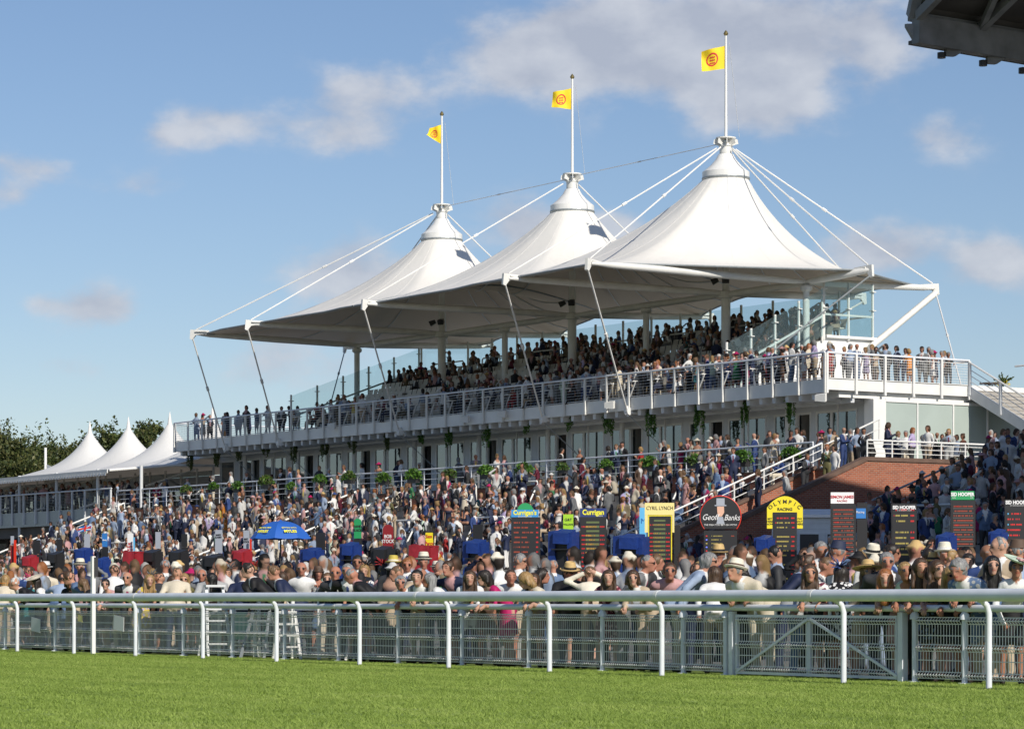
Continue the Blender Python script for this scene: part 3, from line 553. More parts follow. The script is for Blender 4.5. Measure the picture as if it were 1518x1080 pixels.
for (pa, Xs, lab) in ((527.6, -129.2, 'wide aisle, nearer the blue umbrella'), (609, -123.9, 'wide aisle, nearer the green bookmaker board')):
    bars((Xs, 76.0, 5.5), (Xs, 67.0, 2.2), 1.0, 1.9, 'stair_railing', 'sloping white railing beside the terrace %s' % lab, nb=2, r=.05)
bars((-155.6, 76.0, 5.6), (-155.6, 66.2, 1.9), 1.05, 1.9, 'stair_railing', 'sloping white railing at the marquee end of the terrace', nb=2, r=.05)
bars((-83.75, 76.6, 5.6), (-83.75, 66.4, 1.95), 1.0, 1.7, 'stair_railing', 'dark sloping handrail beside the shaded brick passage', nb=1, mt='galvd')
# crush barriers on the terraces
cb = [(229,742,'first'),(175,778,''),(249,776,''),(302,739,''),(333,774,''),(111,781,''),(392,735,''),(598,766,''),(686,720,''),(727,762,''),(777,718,''),(1039,705,''),(1388,757,'')]
names_ = ['above the red-draped stand','beside the man in sunglasses on the marquee stair','below the brick stair foot','nearest the hanging plants and high on the steps','above the grey bookmaker board','lowest, by the two-tone flag','above the blue umbrella','behind the maroon board','high on the steps under the middle cone','in front of the black display board','above the first lit board','topmost by the brick stair','in the shade beside the flank wall']
for (px, py, _), lab in zip(cb, names_):
    Yb = min(75.2, max(67, 67+(790-py)/75*8.5 if px < 1300 else 69)); x, D = at(px, Yb); z = gz(x, Yb); w = 1.15; e = empty('crush_barrier', (x, Yb, z), label='white tubular crush barrier on the terrace %s' % lab, cat='crush barrier', group='crush barriers on the terrace')
    MB().tube([(-w, 0, 0), (-w, 0, 1.05), (-w+.12, 0, 1.15), (w-.12, 0, 1.15), (w, 0, 1.05), (w, 0, 0)], .045, 8).build('frame', 'white', e, smooth=True)
    for q in (-w, w): MB().tube([(q, 0, 1.05), (q, -.75, -.28)], .04, 8).build('brace', 'white', e)
    MB().tube([(0, 0, 0), (0, 0, 1.13)], .035, 8).build('upright', 'galv', e)
# ------------------------------------------------------------------ running rail and crowd fence
def railY(X, off=0.): return 23.07-.0332*(X+25.07)+off
def onrail(px, off=0.):
    t = (px-759)/4400; a, b_ = -.8341+.5515*t, .5515+.8341*t; D = (23.07-.0332*25.07+off)/(b_+.0332*a); return D*a, D*b_, D
rr = empty('running_rail', (*onrail(759)[:2], 0), label='white plastic running rail on curved posts along the edge of the grass', cat='racecourse rail')
ox, oy, _ = onrail(759)
def loc(P): return (P[0]-ox, P[1]-oy, P[2] if len(P) > 2 else 0)
joins = [-400, -60, 202, 620, 977, 1206, 1540, 1900]
off = -.16
for a, b_ in zip(joins, joins[1:]):
    p, q = onrail(a, off), onrail(b_, off); P, Q = Vector(loc((p[0], p[1], 1.065))), Vector(loc((q[0], q[1], 1.065))); d = (Q-P).normalized()
    MB().tube([P, Q-d*.012], .072, 20).build('rail', 'rail', rr, smooth=True); MB().tube([Q-d*.05, Q+d*.03], .0755, 20).build('rail_joint', 'white', rr, smooth=True)
posts = [-60, 25.6, 109.6, 200.8, 300.8, 410, 533, 665, 814.6, 981, 1250.6, 1466, 1750]
for px in posts:
    x, y, D = onrail(px); X_, Y_, _z = loc((x, y, 0))
    MB().tube([(X_, Y_, -.02), (X_, Y_, .86), (X_-.005, Y_-.03, .95), (X_-.01, Y_-.09, 1.0), (X_-.01, Y_-.15, 1.02)], .036, 12).build('post', 'rail', rr, smooth=True)
FO = 1.0
fx, fy, _ = onrail(759, FO); fe = empty('crowd_fence', (fx, fy, 0), label='grey crowd fence with welded wire panels behind the running rail', cat='fence')
def lf(x, y, z=0): return (x-fx, y-fy, z)
fposts = [-60, 8, 82, 141, 207, 272, 345, 422, 502, 590.5, 685, 784, 893, 1013, 1076]
fposts2 = [1356, 1430, 1540, 1700]
ends = [(-300, 150), (150, 498), (498, 812), (812, 1084), (1084, 1334), (1334, 1560), (1560, 1900)]
for a, b_ in ends:
    p, q = onrail(a, FO), onrail(b_, FO); P, Q = Vector(lf(p[0], p[1], .91)), Vector(lf(q[0], q[1], .91)); d = (Q-P).normalized()
    MB().tube([P, Q-d*.01], .044, 14).build('fence_rail', 'rail', fe, smooth=True); MB().tube([Q-d*.04, Q+d*.02], .047, 14).build('rail_sleeve', 'white', fe, smooth=True)
def wire_panel(p, q, z0=.06, z1=.80, parent=None, origin=lf, dx=.052):
    P, Q = Vector(origin(p[0], p[1])), Vector(origin(q[0], q[1])); d = (Q-P); L = d.length; d /= L; n_ = Vector((d.y, -d.x, 0)); b = MB(); nv = int(L/dx); zf = [z0, z0+.04, z0+.08, (z0+z1)/2-.04, (z0+z1)/2, (z0+z1)/2+.04, z1-.08, z1-.04, z1]
    of = [0, .035, 0, 0, .035, 0, 0, .035, 0]
    for i in range(nv+1):
        c = P+d*(L*i/nv)
        for j in range(8): b.bar(c+n_*of[j]+Vector((0, 0, zf[j])), c+n_*of[j+1]+Vector((0, 0, zf[j+1])), .0066, .0066)
    for z, o_ in [(z0, 0), (z0+.04, .035), (z0+.08, 0), (z0+.22, 0), ((z0+z1)/2-.04, 0), ((z0+z1)/2, .035), ((z0+z1)/2+.04, 0), (z1-.22, 0), (z1-.08, 0), (z1-.04, .035), (z1, 0)]:
        b.bar(P+n_*(o_-.004)+Vector((0, 0, z)), Q+n_*(o_-.004)+Vector((0, 0, z)), .011, .011)
    return b.build('wire_panel', 'white', parent or fe, kind='stuff')
def fpost(px, wide=.035, top=.84):
    x, y, D = onrail(px, FO); X_, Y_, _z = lf(x, y)
    p = MB().tube([(X_, Y_, -.02), (X_, Y_, .80)], wide, 12).tube([(X_, Y_, .775), (X_, Y_, .83), (X_, Y_, .87)], [.062, .058, .03], 12).tube([(X_, Y_, 0), (X_, Y_, .02)], .08, 10).build('fence_post', 'rail', fe, smooth=True)
for px in fposts+fposts2: fpost(px)
for L_ in (fposts, fposts2):
    for a, b_ in zip(L_, L_[1:]):
        p, q = onrail(a, FO), onrail(b_, FO); P, Q = Vector((p[0], p[1], 0)), Vector((q[0], q[1], 0)); d = (Q-P).normalized()*.06; wire_panel(P+d, Q-d)
# double gate in the fence
gx, gy, _ = onrail(1199, FO); ga = empty('gate', (gx, gy, 0), label='double galvanised mesh gate with diagonal bars in the crowd fence', cat='gate')
def lg(x, y, z=0): return (x-gx, y-gy, z)
def pt(px, z, o_=FO): x, y, _ = onrail(px, o_); return Vector(lg(x, y, z))
for px, w in ((1086, .04), (1338, .045)):
    c = pt(px, 0); MB().box(c.x-w, c.y-w, -.02, c.x+w, c.y+w, .86).build('gate_post', 'rail', ga)
for (a, b_, da, db) in ((1093, 1198, 1, 0), (1201, 1330, 0, 1)):
    lf_ = MB()
    for z in (.05, .80): lf_.bar(pt(a, z), pt(b_, z), .035, .035)
    for px in (a, b_): lf_.bar(pt(px, .03), pt(px, .82), .03, .04)
    fr = lf_.build('gate_leaf', 'rail', ga); MB().bar(pt(a, .07 if da else .77, FO-.03), pt(b_, .77 if da else .07, FO-.03), .02, .035).build('diagonal_brace', 'rail', fr)
    P = onrail(a, FO); Q = onrail(b_, FO); wire_panel(P, Q, .06, .79, parent=fr, origin=lg)
for px in (1120, 1150, 1165, 1230, 1306): c = pt(px, 0); MB().bar((c.x, c.y, .78), (c.x, c.y, .87), .03, .03).build('hanger', 'steel', ga)
# tall white marker post beside the running rail
x, y, D = onrail(138, .2); e = empty('marker_post', (x, y, 0), label='tall square white marker post standing behind the running rail', cat='post'); hpost = zz(824, D)
MB().box(-.035, -.035, -.02, .035, .035, hpost).build('pole', 'white', e); MB().box(.045, .0, hpost-.38, .085, .06, hpost-.02).build('sensor_box', 'dark', e)
# step ladders, white frame and stools standing behind the fence
def ladder(px, off, h, label, spread=.45, yaw=60, nr=5, m='galv'):
    x, y, D = onrail(px, off); e = empty('stepladder', (x, y, gz(x, y)), R(yaw), label=label, cat='stepladder', group='stepladders behind the fence')
    for s_ in (-1, 1):
        MB().bar((s_*.22, -spread, 0), (s_*.15, 0, h), .05, .03).build('stile', m, e); MB().bar((s_*.2, spread, 0), (s_*.15, 0, h), .035, .03).build('rear_leg', m, e)
    for i in range(nr): q = (i+1)/(nr+1); MB().box(-.2, -spread*(1-q)-.05, h*q, .2, -spread*(1-q)+.05, h*q+.03).build('tread', m, e)
    MB().box(-.18, -.1, h, .18, .12, h+.04).build('top_cap', m, e)
ladder(318, 1.42, 1.25, 'tall grey stepladder behind the fence left of the white frame', yaw=75); ladder(388, 1.38, .85, 'low dark stepladder standing inside the white frame', yaw=40, nr=3, m='galvd'); ladder(424, 1.30, .78, 'small white stepladder at the fence right of the white frame', yaw=65, nr=3, m='white')
wf = empty('barrier_frame', (*onrail(400, 1.6)[:2], 0), label='white post and wire enclosure behind the fence by the stepladders', cat='barrier')
b = MB(); bx, by, _ = onrail(400, 1.6); pp = [onrail(p, 1.6) for p in (325, 378, 384, 434, 473, 512)]
for p in pp: MB().tube([(p[0]-bx, p[1]-by, 0), (p[0]-bx, p[1]-by, 1.0)], .035, 8).build('post', 'white', wf)
for z in (.2, .42, .62, .85): MB().bar((pp[0][0]-bx, pp[0][1]-by, z), (pp[-1][0]-bx, pp[-1][1]-by, z), .025, .025).build('rail', 'white', wf)
cb_ = empty('green_crate', (*onrail(372, 1.9)[:2], 0), label='green plastic box standing inside the white wire enclosure', cat='crate'); MB().box(-.3, -.25, .3, .3, .25, .75).build('body', mat('green_plastic', (.02, .25, .17), .5), cb_); MB().box(-.32, -.27, .75, .32, .27, .79).build('lid', mat('green_plastic_lid', (.03, .3, .2), .5), cb_)
# notices tied to the mesh
for px, zc, lab, mt in ((53, .52, 'pale notice sheet tied on the fence mesh near the camera-left end', 'galv'), (176, .58, 'crooked white notice sheet tied on the fence mesh', 'signw'), (119, .66, 'small yellow tag hung on the fence mesh', 'cream')):
    x, y, D = onrail(px, FO-.05); w = .22 if mt != 'cream' else .1; o = MB().prism([(-w, 0, -w*.55), (w, 0, -w*.75), (w*1.05, 0, w*.5), (-w*.9, 0, w*.7)], (0, -.006, 0)).build('notice', mt); o.location = (x, y, zc); tag(o, lab, 'notice')

# ------------------------------------------------------------------ marquee pavilion at the far end
PV = empty('marquee_pavilion', (-175, 80, 6.4), label='raised marquee pavilion with white pointed tent roofs beyond the grandstand', cat='pavilion')
def pp_(b, name, m, parent=None, **k):
    p = parent or PV; o = b.build(name, m, p, **k)
    if p is PV: o.location = (175, -80, -6.4)
    return o
XA = -215
pp_(MB().box(XA, 76.2, 6.2, -157.3, 92, 6.4), 'deck', 'conc'); pp_(MB().box(XA, 76.0, 5.55, -157.2, 76.2, 6.45), 'fascia', 'galvd')
pp_(MB().box(XA, 76.4, 4.9, -157.3, 77.2, 5.6), 'undercroft_beam', 'roofdark'); pp_(MB().box(XA, 89, 1.9, -157.3, 89.3, 6.2), 'undercroft_wall', 'int')
for i, px in enumerate((-40, 29, 84, 145, 209.5)): x, D = at(px, 76.1); pp_(MB().tube([(x, 76.1, 1.9), (x, 76.1, 8.75)], .1, 10), 'column', 'galv', smooth=True)
for i in range(12):
    x = -157.8-i*5; pp_(MB().box(x-.15, 78.5, 1.9, x+.15, 78.9, 5.6), 'pier', 'roofdark')
pr = pp_(MB().tube([(XA, 75.95, 7.55), (-157.2, 75.95, 7.55)], .05, 8), 'railing', 'galv', smooth=True)
for i in range(33):
    x = -157.3-i*1.75; MB().box(x-.05, 75.9, 5.7, x+.05, 76.0, 7.55).build('post', 'galv', pr)
    mb = MB()
    for j in range(10): z = 6.55+j*.09; mb.box(x-1.68, 75.94, z, x-.07, 75.95, z+.012)
    mb.build('mesh_panel', 'galvd', pr, kind='stuff')
for i in range(27):
    x = -158-i*2.1; f = pp_(MB().box(x-.06, 83, 6.4, x+.06, 83.1, 9.0), 'door_frame', 'white'); MB().box(x-2.0, 83.03, 6.45, x-.08, 83.05, 8.8).build('glass_door', 'wglass', f)
pp_(MB().box(XA, 91, 6.4, -157.3, 91.2, 9.2), 'rear_wall', 'int')
for i in range(6): x = -159.5-i*6.5; pp_(MB().tube([(x, 82.6, 8.9), (x-2.6, 76.2, 6.5)], .07, 8), 'brace', 'white', smooth=True)
PK = [(-160.3, 84.2), (-166.0, 84.2), (-171.8, 84.2), (-177.5, 84.2)]
def zten(x, y):
    base = 8.62+.1*(min(y, 81)-75.7); z = 0
    for i, p in enumerate(PK):
        dx, dy = abs(x-p[0]), abs(y-p[1]); r = math.hypot(dx/1.28, dy); z = max(z, 3.25*math.exp(-r/1.65)-3.25*math.exp(-5.2/1.65))
    return base+z*min(1, max(0, (y-79.8)/1.2))
for i, p in enumerate(PK+[(-186, 84), (-196, 84), (-206, 84)]):
    xa = [-163.15, -168.9, -174.65, -181, -191, -201, XA][i]; xb = [-157.25, -163.15, -168.9, -174.65, -181, -191, -201][i]; mb = MB(); nx_, ny_ = 40, 60
    for a in range(nx_+1):
        for c in range(ny_+1): x, y = xa+(xb-xa)*a/nx_, 75.7+(90-75.7)*c/ny_; mb.v.append((x, y, zten(x, y)))
    for a in range(nx_):
        for c in range(ny_): q = a*(ny_+1)+c; mb.f.append((q, q+ny_+1, q+ny_+2, q+1))
    t_ = pp_(mb, 'tent_roof', 'tent', smooth=True)
    if i < 4: MB().lathe((p[0], p[1], 11.9), [(.20, -.25), (.155, .05), (.09, .45), (.02, .85), (0, .87)], 14).build('tent_cap', 'tent', t_, smooth=True)
pp_(MB().box(XA, 75.66, 8.44, -157.2, 75.72, 8.66), 'valance', 'tent')
sc = MB(); 
for i in range(150): x = -157.3-i*.38; sc.prism([(x, 75.64, 8.45), (x-.34, 75.64, 8.45), (x-.3, 75.64, 8.30), (x-.05, 75.64, 8.30)], (0, .02, 0))
pp_(sc, 'valance_scallops', 'tent', kind='stuff')
pp_(MB().tube([(-157.2, 75.8, 8.6), (-157.2, 80, 9.0), (-157.2, 90, 9.1)], .08, 8), 'roof_edge_tube', 'white', smooth=True)
o = MB().tube([(0, 0, 0), (0, 0, 2.6)], .09, 8).build('banner_pole', 'white'); x, D = at(67.5, 84); o.location = (x, 84, 8.7); tag(o, 'short white pole with a furled pale awning beyond the marquee roof', 'pole'); MB().prism([(0, .02, 1.5), (1.6, .02, 1.1), (1.9, .02, -.2), (0, .02, -.2)], (0, .03, 0)).build('banner', 'tent', o)
# white cabins under the pavilion
for i, (px, w) in enumerate(((-22, 2.8), (12, 3.2), (46, 2.6), (82, 3.4), (120, 2.6))):
    x, D = at(px, 84 if i < 3 else 86); e = empty('cabin', (x, 84 if i < 3 else 86, 1.97), label='plain white metal cabin under the raised pavilion, %s' % ('cut by the picture edge', 'second from the picture edge', 'beside the concrete pier', 'behind the stair foot', 'deep in the shade')[i], cat='cabin', group='white cabins under the pavilion')
    MB().box(-w/2, 0, 0, w/2, 2.4, 3.0).build('body', 'cab', e)
    for j in range(7): MB().box(-w/2+.1+j*(w-.2)/7, -.03, .1, -w/2+.1+(j+.5)*(w-.2)/7, -.001, 2.9).build('wall_rib', 'cab', e)
# ------------------------------------------------------------------ second stand: only its roof corner reaches into the picture; it shades the passage
RS = empty('roof_canopy', (-60, 70, 18), label='dark weathered roof corner of the neighbouring stand with a grey edge beam', cat='stand roof')
def rp(b, name, m, **k): o = b.build(name, m, RS, **k); o.location = (60, -70, -18); return o
def up(px, py, D): t = (px-759)/4400; return Vector((D*(-.8341+.5515*t), D*(.5515+.8341*t), zz(py, D)))
A1 = up(1351, 66, 90); B1 = up(1352, 26, 90); A2 = A1+Vector((0, 23, -.62)); B2 = B1+Vector((0, 23, -.35)); dv = A2-A1; xn = Vector((1, 0, 0))
rp(MB().prism([A1, A2, B2, B1], xn*.35), 'edge_beam', 'roofgrey')
rp(MB().bar(B1+Vector((0, 0, .02)), B2+Vector((0, 0, .02)), .4, .22), 'beam_cap', 'roofgrey'); rp(MB().bar(A1+Vector((-.06, 0, .06)), A2+Vector((-.06, 0, .06)), .16, .12), 'beam_lip', 'roofdark')
fr = Vector((.62, -.25, .95))                     # the roof edge that runs up and towards the course
F1 = B1+Vector((0, 0, .03)); F2 = F1+fr.normalized()*7; F3 = B2+fr.normalized()*7+Vector((30, 0, 3)); F4 = B2+Vector((30, 0, 3))
F1b = F1+Vector((34, 2, 2.5))
rp(MB().add([F1, B2+Vector((0, 0, .03)), B2+Vector((38, 4, 1.2)), F1+Vector((38, -2, 7.2)), F2], [(0, 1, 2, 3, 4)]).add([p+Vector((0, 0, .25)) for p in [F1, B2+Vector((0, 0, .03)), B2+Vector((38, 4, 1.2)), F1+Vector((38, -2, 7.2)), F2]], [(4, 3, 2, 1, 0)]), 'soffit', 'roofdark')
rp(MB().bar(F1, F2, .3, .3), 'roof_edge', 'roofgrey')
for i in range(9):
    c = B1+dv*(i/9)+Vector((.3, 0, .0)); a_ = c+Vector((7, -1.6, 2.2)); e2 = B1+dv*((i+1)/9)+Vector((.3, 0, .0)); rp(MB().bar(c, a_, .22, .28), 'rafter', 'roofgrey'); rp(MB().bar(a_, e2, .16, .22), 'rafter', 'roofgrey')
for q, yq in enumerate((1.35, 3.05, 4.7)):
    p = A1+Vector((-.02, yq, -.04*yq-.02)); bp_ = rp(MB().prism([p+Vector((0, 0, .12)), p+Vector((.2, .55, .05)), p+Vector((.1, .25, -.16)), p+Vector((0, -.05, -.16))], (.12, 0, 0)), 'lamp_bracket', 'roofgrey'); rp(MB().lathe((p.x, p.y-.12, p.z-.22), [(0, .2), (.13, .17), (.13, 0), (0, 0)], 12), 'downlight', 'dark')
q0 = up(1341, 36, 90); q1 = up(1352, 36, 90); q2 = up(1352, 60, 90); rp(MB().prism([q0, q1, q2, q0+Vector((0, 0, -.1))], (.1, .02, 0)), 'gutter_end', 'roofgrey')
rp(MB().box(-60, 80.6, 1.9, -30, 100, 28.6), 'rear_building', 'roofgrey'); 
for x, y in ((-58, 83.5), (-45, 83.5)): rp(MB().tube([(x, y, 1.9), (x, y, 19)], .3, 10), 'roof_pillar', 'roofgrey')
# white hut in the passage and the blue-lettered board beside it
x, D = at(1207, 63.5); h = empty('hut', (x, 63.5, gz(x, 63.5)), R(58), label='small white boarded hut with dark windows against the brick flank wall', cat='hut')
for i in range(11): MB().box(-1.25, -.03+(i % 2)*.004, .1+i*.19, 1.25, 0, .1+i*.19+.178).build('board', 'cab', h)
MB().box(-1.25, 0, 0, 1.25, 1.6, 2.2).build('body', 'cab', h); MB().prism([(-1.38, -.2, 2.2), (1.38, -.2, 2.2), (1.38, 1.8, 2.45), (-1.38, 1.8, 2.45)], (0, 0, .09)).build('roof', 'signw', h)
for a in (-.55, .38): w_ = MB().box(a, -.06, .75, a+.75, -.031, 1.7).build('window_frame', 'cab', h); MB().box(a+.06, -.075, .81, a+.69, -.061, 1.64).build('pane', 'black', w_)
# ------------------------------------------------------------------ plants
LEAF = {}
def leafmat(name, c):
    m = bpy.data.materials.new(name); m.use_nodes = True; N = m.node_tree.nodes; L = m.node_tree.links; b = N['Principled BSDF']; b.inputs['Roughness'].default_value = .55
    at_ = N.new('ShaderNodeAttribute'); at_.attribute_name = 'Col'; L.new(at_.outputs['Color'], b.inputs['Base Color']); tl = N.new('ShaderNodeBsdfTranslucent'); L.new(at_.outputs['Color'], tl.inputs[0]); mx = N.new('ShaderNodeMixShader'); mx.inputs[0].default_value = .3
    L.new(b.outputs[0], mx.inputs[1]); L.new(tl.outputs[0], mx.inputs[2]); L.new(mx.outputs[0], N['Material Output'].inputs[0]); return m
LM = leafmat('leaves', None)
def leaves(name, pts, size, pal, parent=None, rng=RNG, droop=0., loc=None):
    n = len(pts); pts = np.asarray(pts); a = rng.normal(size=(n, 3)); a /= np.linalg.norm(a, axis=1)[:, None]; b = rng.normal(size=(n, 3)); b -= (a*b).sum(1)[:, None]*a; b /= np.linalg.norm(b, axis=1)[:, None]; s = size*rng.uniform(.5, 1.25, n)[:, None]
    if droop: a = a*.5+np.array([0, 0, -droop]); a /= np.linalg.norm(a, axis=1)[:, None]
    V = np.stack([pts-a*s, pts+b*s*.45, pts+a*s, pts-b*s*.45], 1).reshape(-1, 3); F = np.arange(4*n).reshape(-1, 4)
    pal = np.asarray(pal); c = pal[rng.integers(0, len(pal), n)]*rng.uniform(.75, 1.25, (n, 1)); cc = np.ones((4*n, 4)); cc[:, :3] = np.repeat(c, 4, 0)
    o = npmesh(name, V, F, LM, parent, smooth=False, cols=dict(Col=cc)); 
    return o
PG = [(.05, .08, .018), (.07, .11, .026), (.095, .13, .03), (.12, .14, .04)]; PO = [(.055, .08, .022), (.08, .10, .028), (.10, .12, .034), (.13, .13, .04), (.04, .058, .018)]
PB = [(.05, .14, .015), (.08, .20, .02), (.13, .25, .03), (.04, .10, .015)]
def tree(px, Y, ztop, wid, label, pal, autumn=None, base=2., seed=0, n=7000, columns=False):
    rng = np.random.default_rng(seed); x, D = at(px, Y); H = ztop-base; e = empty('tree', (x, Y, base), label=label, cat='tree', group='trees beyond the marquee')
    tk = MB().tube([(0, 0, 0), (.1, 0, H*.3), (-.1, .1, H*.6), (0, 0, H*.9)], [.34, .26, .15, .04], 8); cl = []
    for i in range(34):
        a = rng.uniform(0, 6.28); hz = rng.uniform(.22, .93); r = wid*.5*(1.05-.9*max(0, hz-.35)/.65)*rng.uniform(.45, 1.05); p = Vector((math.cos(a)*r, math.sin(a)*r, H*hz+rng.uniform(-.3, .5))); st_ = Vector((0, 0, H*hz*.72)); cl.append((p, rng.uniform(.55, 1.25)*wid*.14))
        tk.tube([st_, st_.lerp(p, .5)+Vector((0, 0, .2)), p], [.09, .05, .02], 5)
    cl.append((Vector((0, 0, H*.95)), wid*.1))
    tk.build('trunk', 'bark', e, smooth=True); P = []
    for (p, s) in cl:
        k = int(n/len(cl)); q = rng.normal(size=(k, 3)); q = q/np.linalg.norm(q, axis=1)[:, None]*(rng.uniform(0, 1, k)**.45)[:, None]; P.append(q*np.array([s*1.25, s*1.25, s*.8])+np.array(p))
        for _ in range(5):
            d = rng.normal(size=3); d[2] = abs(d[2]); d /= np.linalg.norm(d); tt = rng.uniform(0, 1, 26)[:, None]; P.append(np.array(p)+d*tt*s*2.0+rng.normal(size=(26, 3))*.14)
    leaves('crown', np.concatenate(P), .19, pal, e, rng)
    if autumn: leaves('yellow_leaves', np.array(autumn)+rng.normal(size=(160, 3))*np.array([.5, .5, .45]), .24, [(.6, .38, .01), (.5, .28, .01), (.45, .1, .03)], e, rng)
tl = [(-18, 104, 16.2, 10, 'tallest olive tree at the open end of the marquee'), (16, 100, 14.3, 9, 'broad olive tree with a patch of yellow leaves'), (48, 106, 14.4, 9, 'dark tree just past the yellow-leaved one'), (78, 112, 15.0, 9, 'tree behind the short white pole'),
      (106, 110, 14.5, 8, 'low tree showing before the first tent peak'), (160, 112, 15.6, 7, 'rounded tree between the first two tent peaks'), (182, 118, 14.9, 6, 'tree mostly hidden by the middle tent peak'), (212, 108, 15.3, 4.6, 'sparse tree between the last two tent peaks'), (229, 112, 16.0, 3.6, 'thin-branched tree just before the last tent peak'), (-60, 108, 15, 9, 'wide tree cut by the picture edge')]
for i, (px, Y, zt, w, lab) in enumerate(tl):
    tree(px, Y, zt, w, lab, PO if i in (0, 1, 4, 7) else PG+PO, autumn=(.8, -3.6, 7.2) if i == 1 else None, seed=40+i, n=7500 if i not in (7, 8) else 3500)
# hanging baskets under the balcony
hb = [(283, 672), (317, 668), (355, 663), (396, 660), (435, 655), (478, 653), (523, 646), (570, 640), (620, 637), (668, 632), (725, 626), (781, 622), (840, 616), (898, 610), (966, 604), (1034, 600), (1105, 592), (1177, 588)]
AB = ['the marquee corner', 'the marquee-end walkway', 'the first window bay', 'the tie rod nearest the marquee', 'the blue umbrella', 'the plain black case', 'the green sign', 'the maroon sign', 'the third tie rod', 'the yellow name plates', 'the tall black display', 'the light blue Currigan header', 'the lime sign', 'the navy Currigan board', 'the yellow framed board', 'the round black sign', 'the stair railing', 'the yellow arch']
lab_ = ['short', 'bushy', 'curled', 'narrow', 'ragged', 'full']
for i, (px, py) in enumerate(hb):
    x, D = at(px, 80.6); zt = zz(py, D); rng = np.random.default_rng(i); H = .75+.6*rng.random()+(i > 13)*.25; e = empty('hanging_plant', (x+rng.uniform(-.3, .3), 80.6, zt), label='%s hanging ivy basket under the balcony, above %s' % (lab_[i % 6], AB[i]), cat='hanging plant', group='hanging baskets under the balcony')
    MB().tube([(0, 0, .32), (0, 0, 0)], .01, 5).lathe((0, 0, -.16), [(.02, 0), (.12, .04), (.16, .16)], 10).build('basket', 'dark', e)
    P = []; 
    for s in range(12):
        a = rng.uniform(0, 6.28); L_ = H*rng.uniform(.4, 1.0); r = rng.uniform(.05, .16); k = int(55*L_)+10; q = np.linspace(0, 1, k)[:, None]; P.append(np.concatenate([np.cos(a)*r*(1+.6*np.sin(q*3))+.03*rng.normal(size=(k, 1)), np.sin(a)*r*(1+.6*np.sin(q*3))+.03*rng.normal(size=(k, 1)), .08-q*L_], 1))
    P.append(rng.normal(size=(90, 3))*np.array([.11, .11, .07])); leaves('foliage', np.concatenate(P), .065, PB if i > 7 else PG, e, rng)
# fern planters along the walkway edge
pn = [(274, 726), (315, 722), (350, 722), (392, 715), (430, 722), (472, 712), (515, 708), (566, 710), (610, 706), (664, 704), (718, 700), (774, 697), (832, 694), (896, 690), (960, 688), (1026, 684), (1096, 680), (1170, 674)]
for i, (px, py) in enumerate(pn):
    x, D = at(px, 75.7); z = zz(py, D); rng = np.random.default_rng(90+i); e = empty('planter', (x, 75.7, z), label='bushy fern planter on the walkway edge above %s' % AB[i], cat='plant', group='fern planters along the walkway')
    MB().prism([(-.35, 0, -.28), (.35, 0, -.28), (.38, 0, 0), (-.38, 0, 0)], (0, .22, 0)).build('trough', 'dark', e); e.scale = (rng.uniform(.7, 1.15),)*3; n_ = 420; th = rng.uniform(0, 6.28, n_); el = rng.uniform(-.3, 1.5, n_); rr_ = rng.uniform(.1, 1, n_)**.5*.48
    leaves('foliage', np.stack([np.cos(th)*np.cos(el)*rr_*1.25, np.sin(th)*np.cos(el)*rr_*.7+.08, np.sin(el)*rr_*.8-.05*(rr_*2)**3], 1), .085, PB if i % 3 else PB+PG, e, rng)
# potted palm, table on the far deck
x, D = at(1487, 95); e = empty('potted_palm', (x, 95, 10.28), label='potted spiky palm with yellow flowers on the deck beyond the staircase', cat='potted plant'); MB().lathe((0, 0, 0), [(0, 0), (.3, 0), (.38, .6), (.34, .62), (0, .6)], 14).build('pot', 'signw', e); rng = np.random.default_rng(5)
P = []
for s in range(22): a = rng.uniform(0, 6.28); L_ = rng.uniform(.5, .9); q = np.linspace(0, 1, 26)[:, None]; el = rng.uniform(.7, 1.4); P.append(np.concatenate([np.cos(a)*np.cos(el)*L_*q, np.sin(a)*np.cos(el)*L_*q, .7+np.sin(el)*L_*q-.25*q*q], 1))
leaves('foliage', np.concatenate(P), .07, PG, e, rng); leaves('flowers', rng.normal(size=(80, 3))*np.array([.2, .2, .08])+np.array([0, 0, .75]), .06, [(.8, .6, .02)], e, rng)
x, D = at(1468, 94); e = empty('table', (x, 94, 10.28), label='small dark round table on the deck beyond the staircase', cat='table'); MB().lathe((0, 0, .72), [(0, .05), (.5, .05), (.5, 0), (0, 0)], 18).build('table_top', 'bark', e)
for a in range(4): c, s_ = math.cos(a*1.57+.5), math.sin(a*1.57+.5); MB().bar((c*.3, s_*.3, 0), (c*.08, s_*.08, .72), .03, .03).build('leg', 'dark', e)
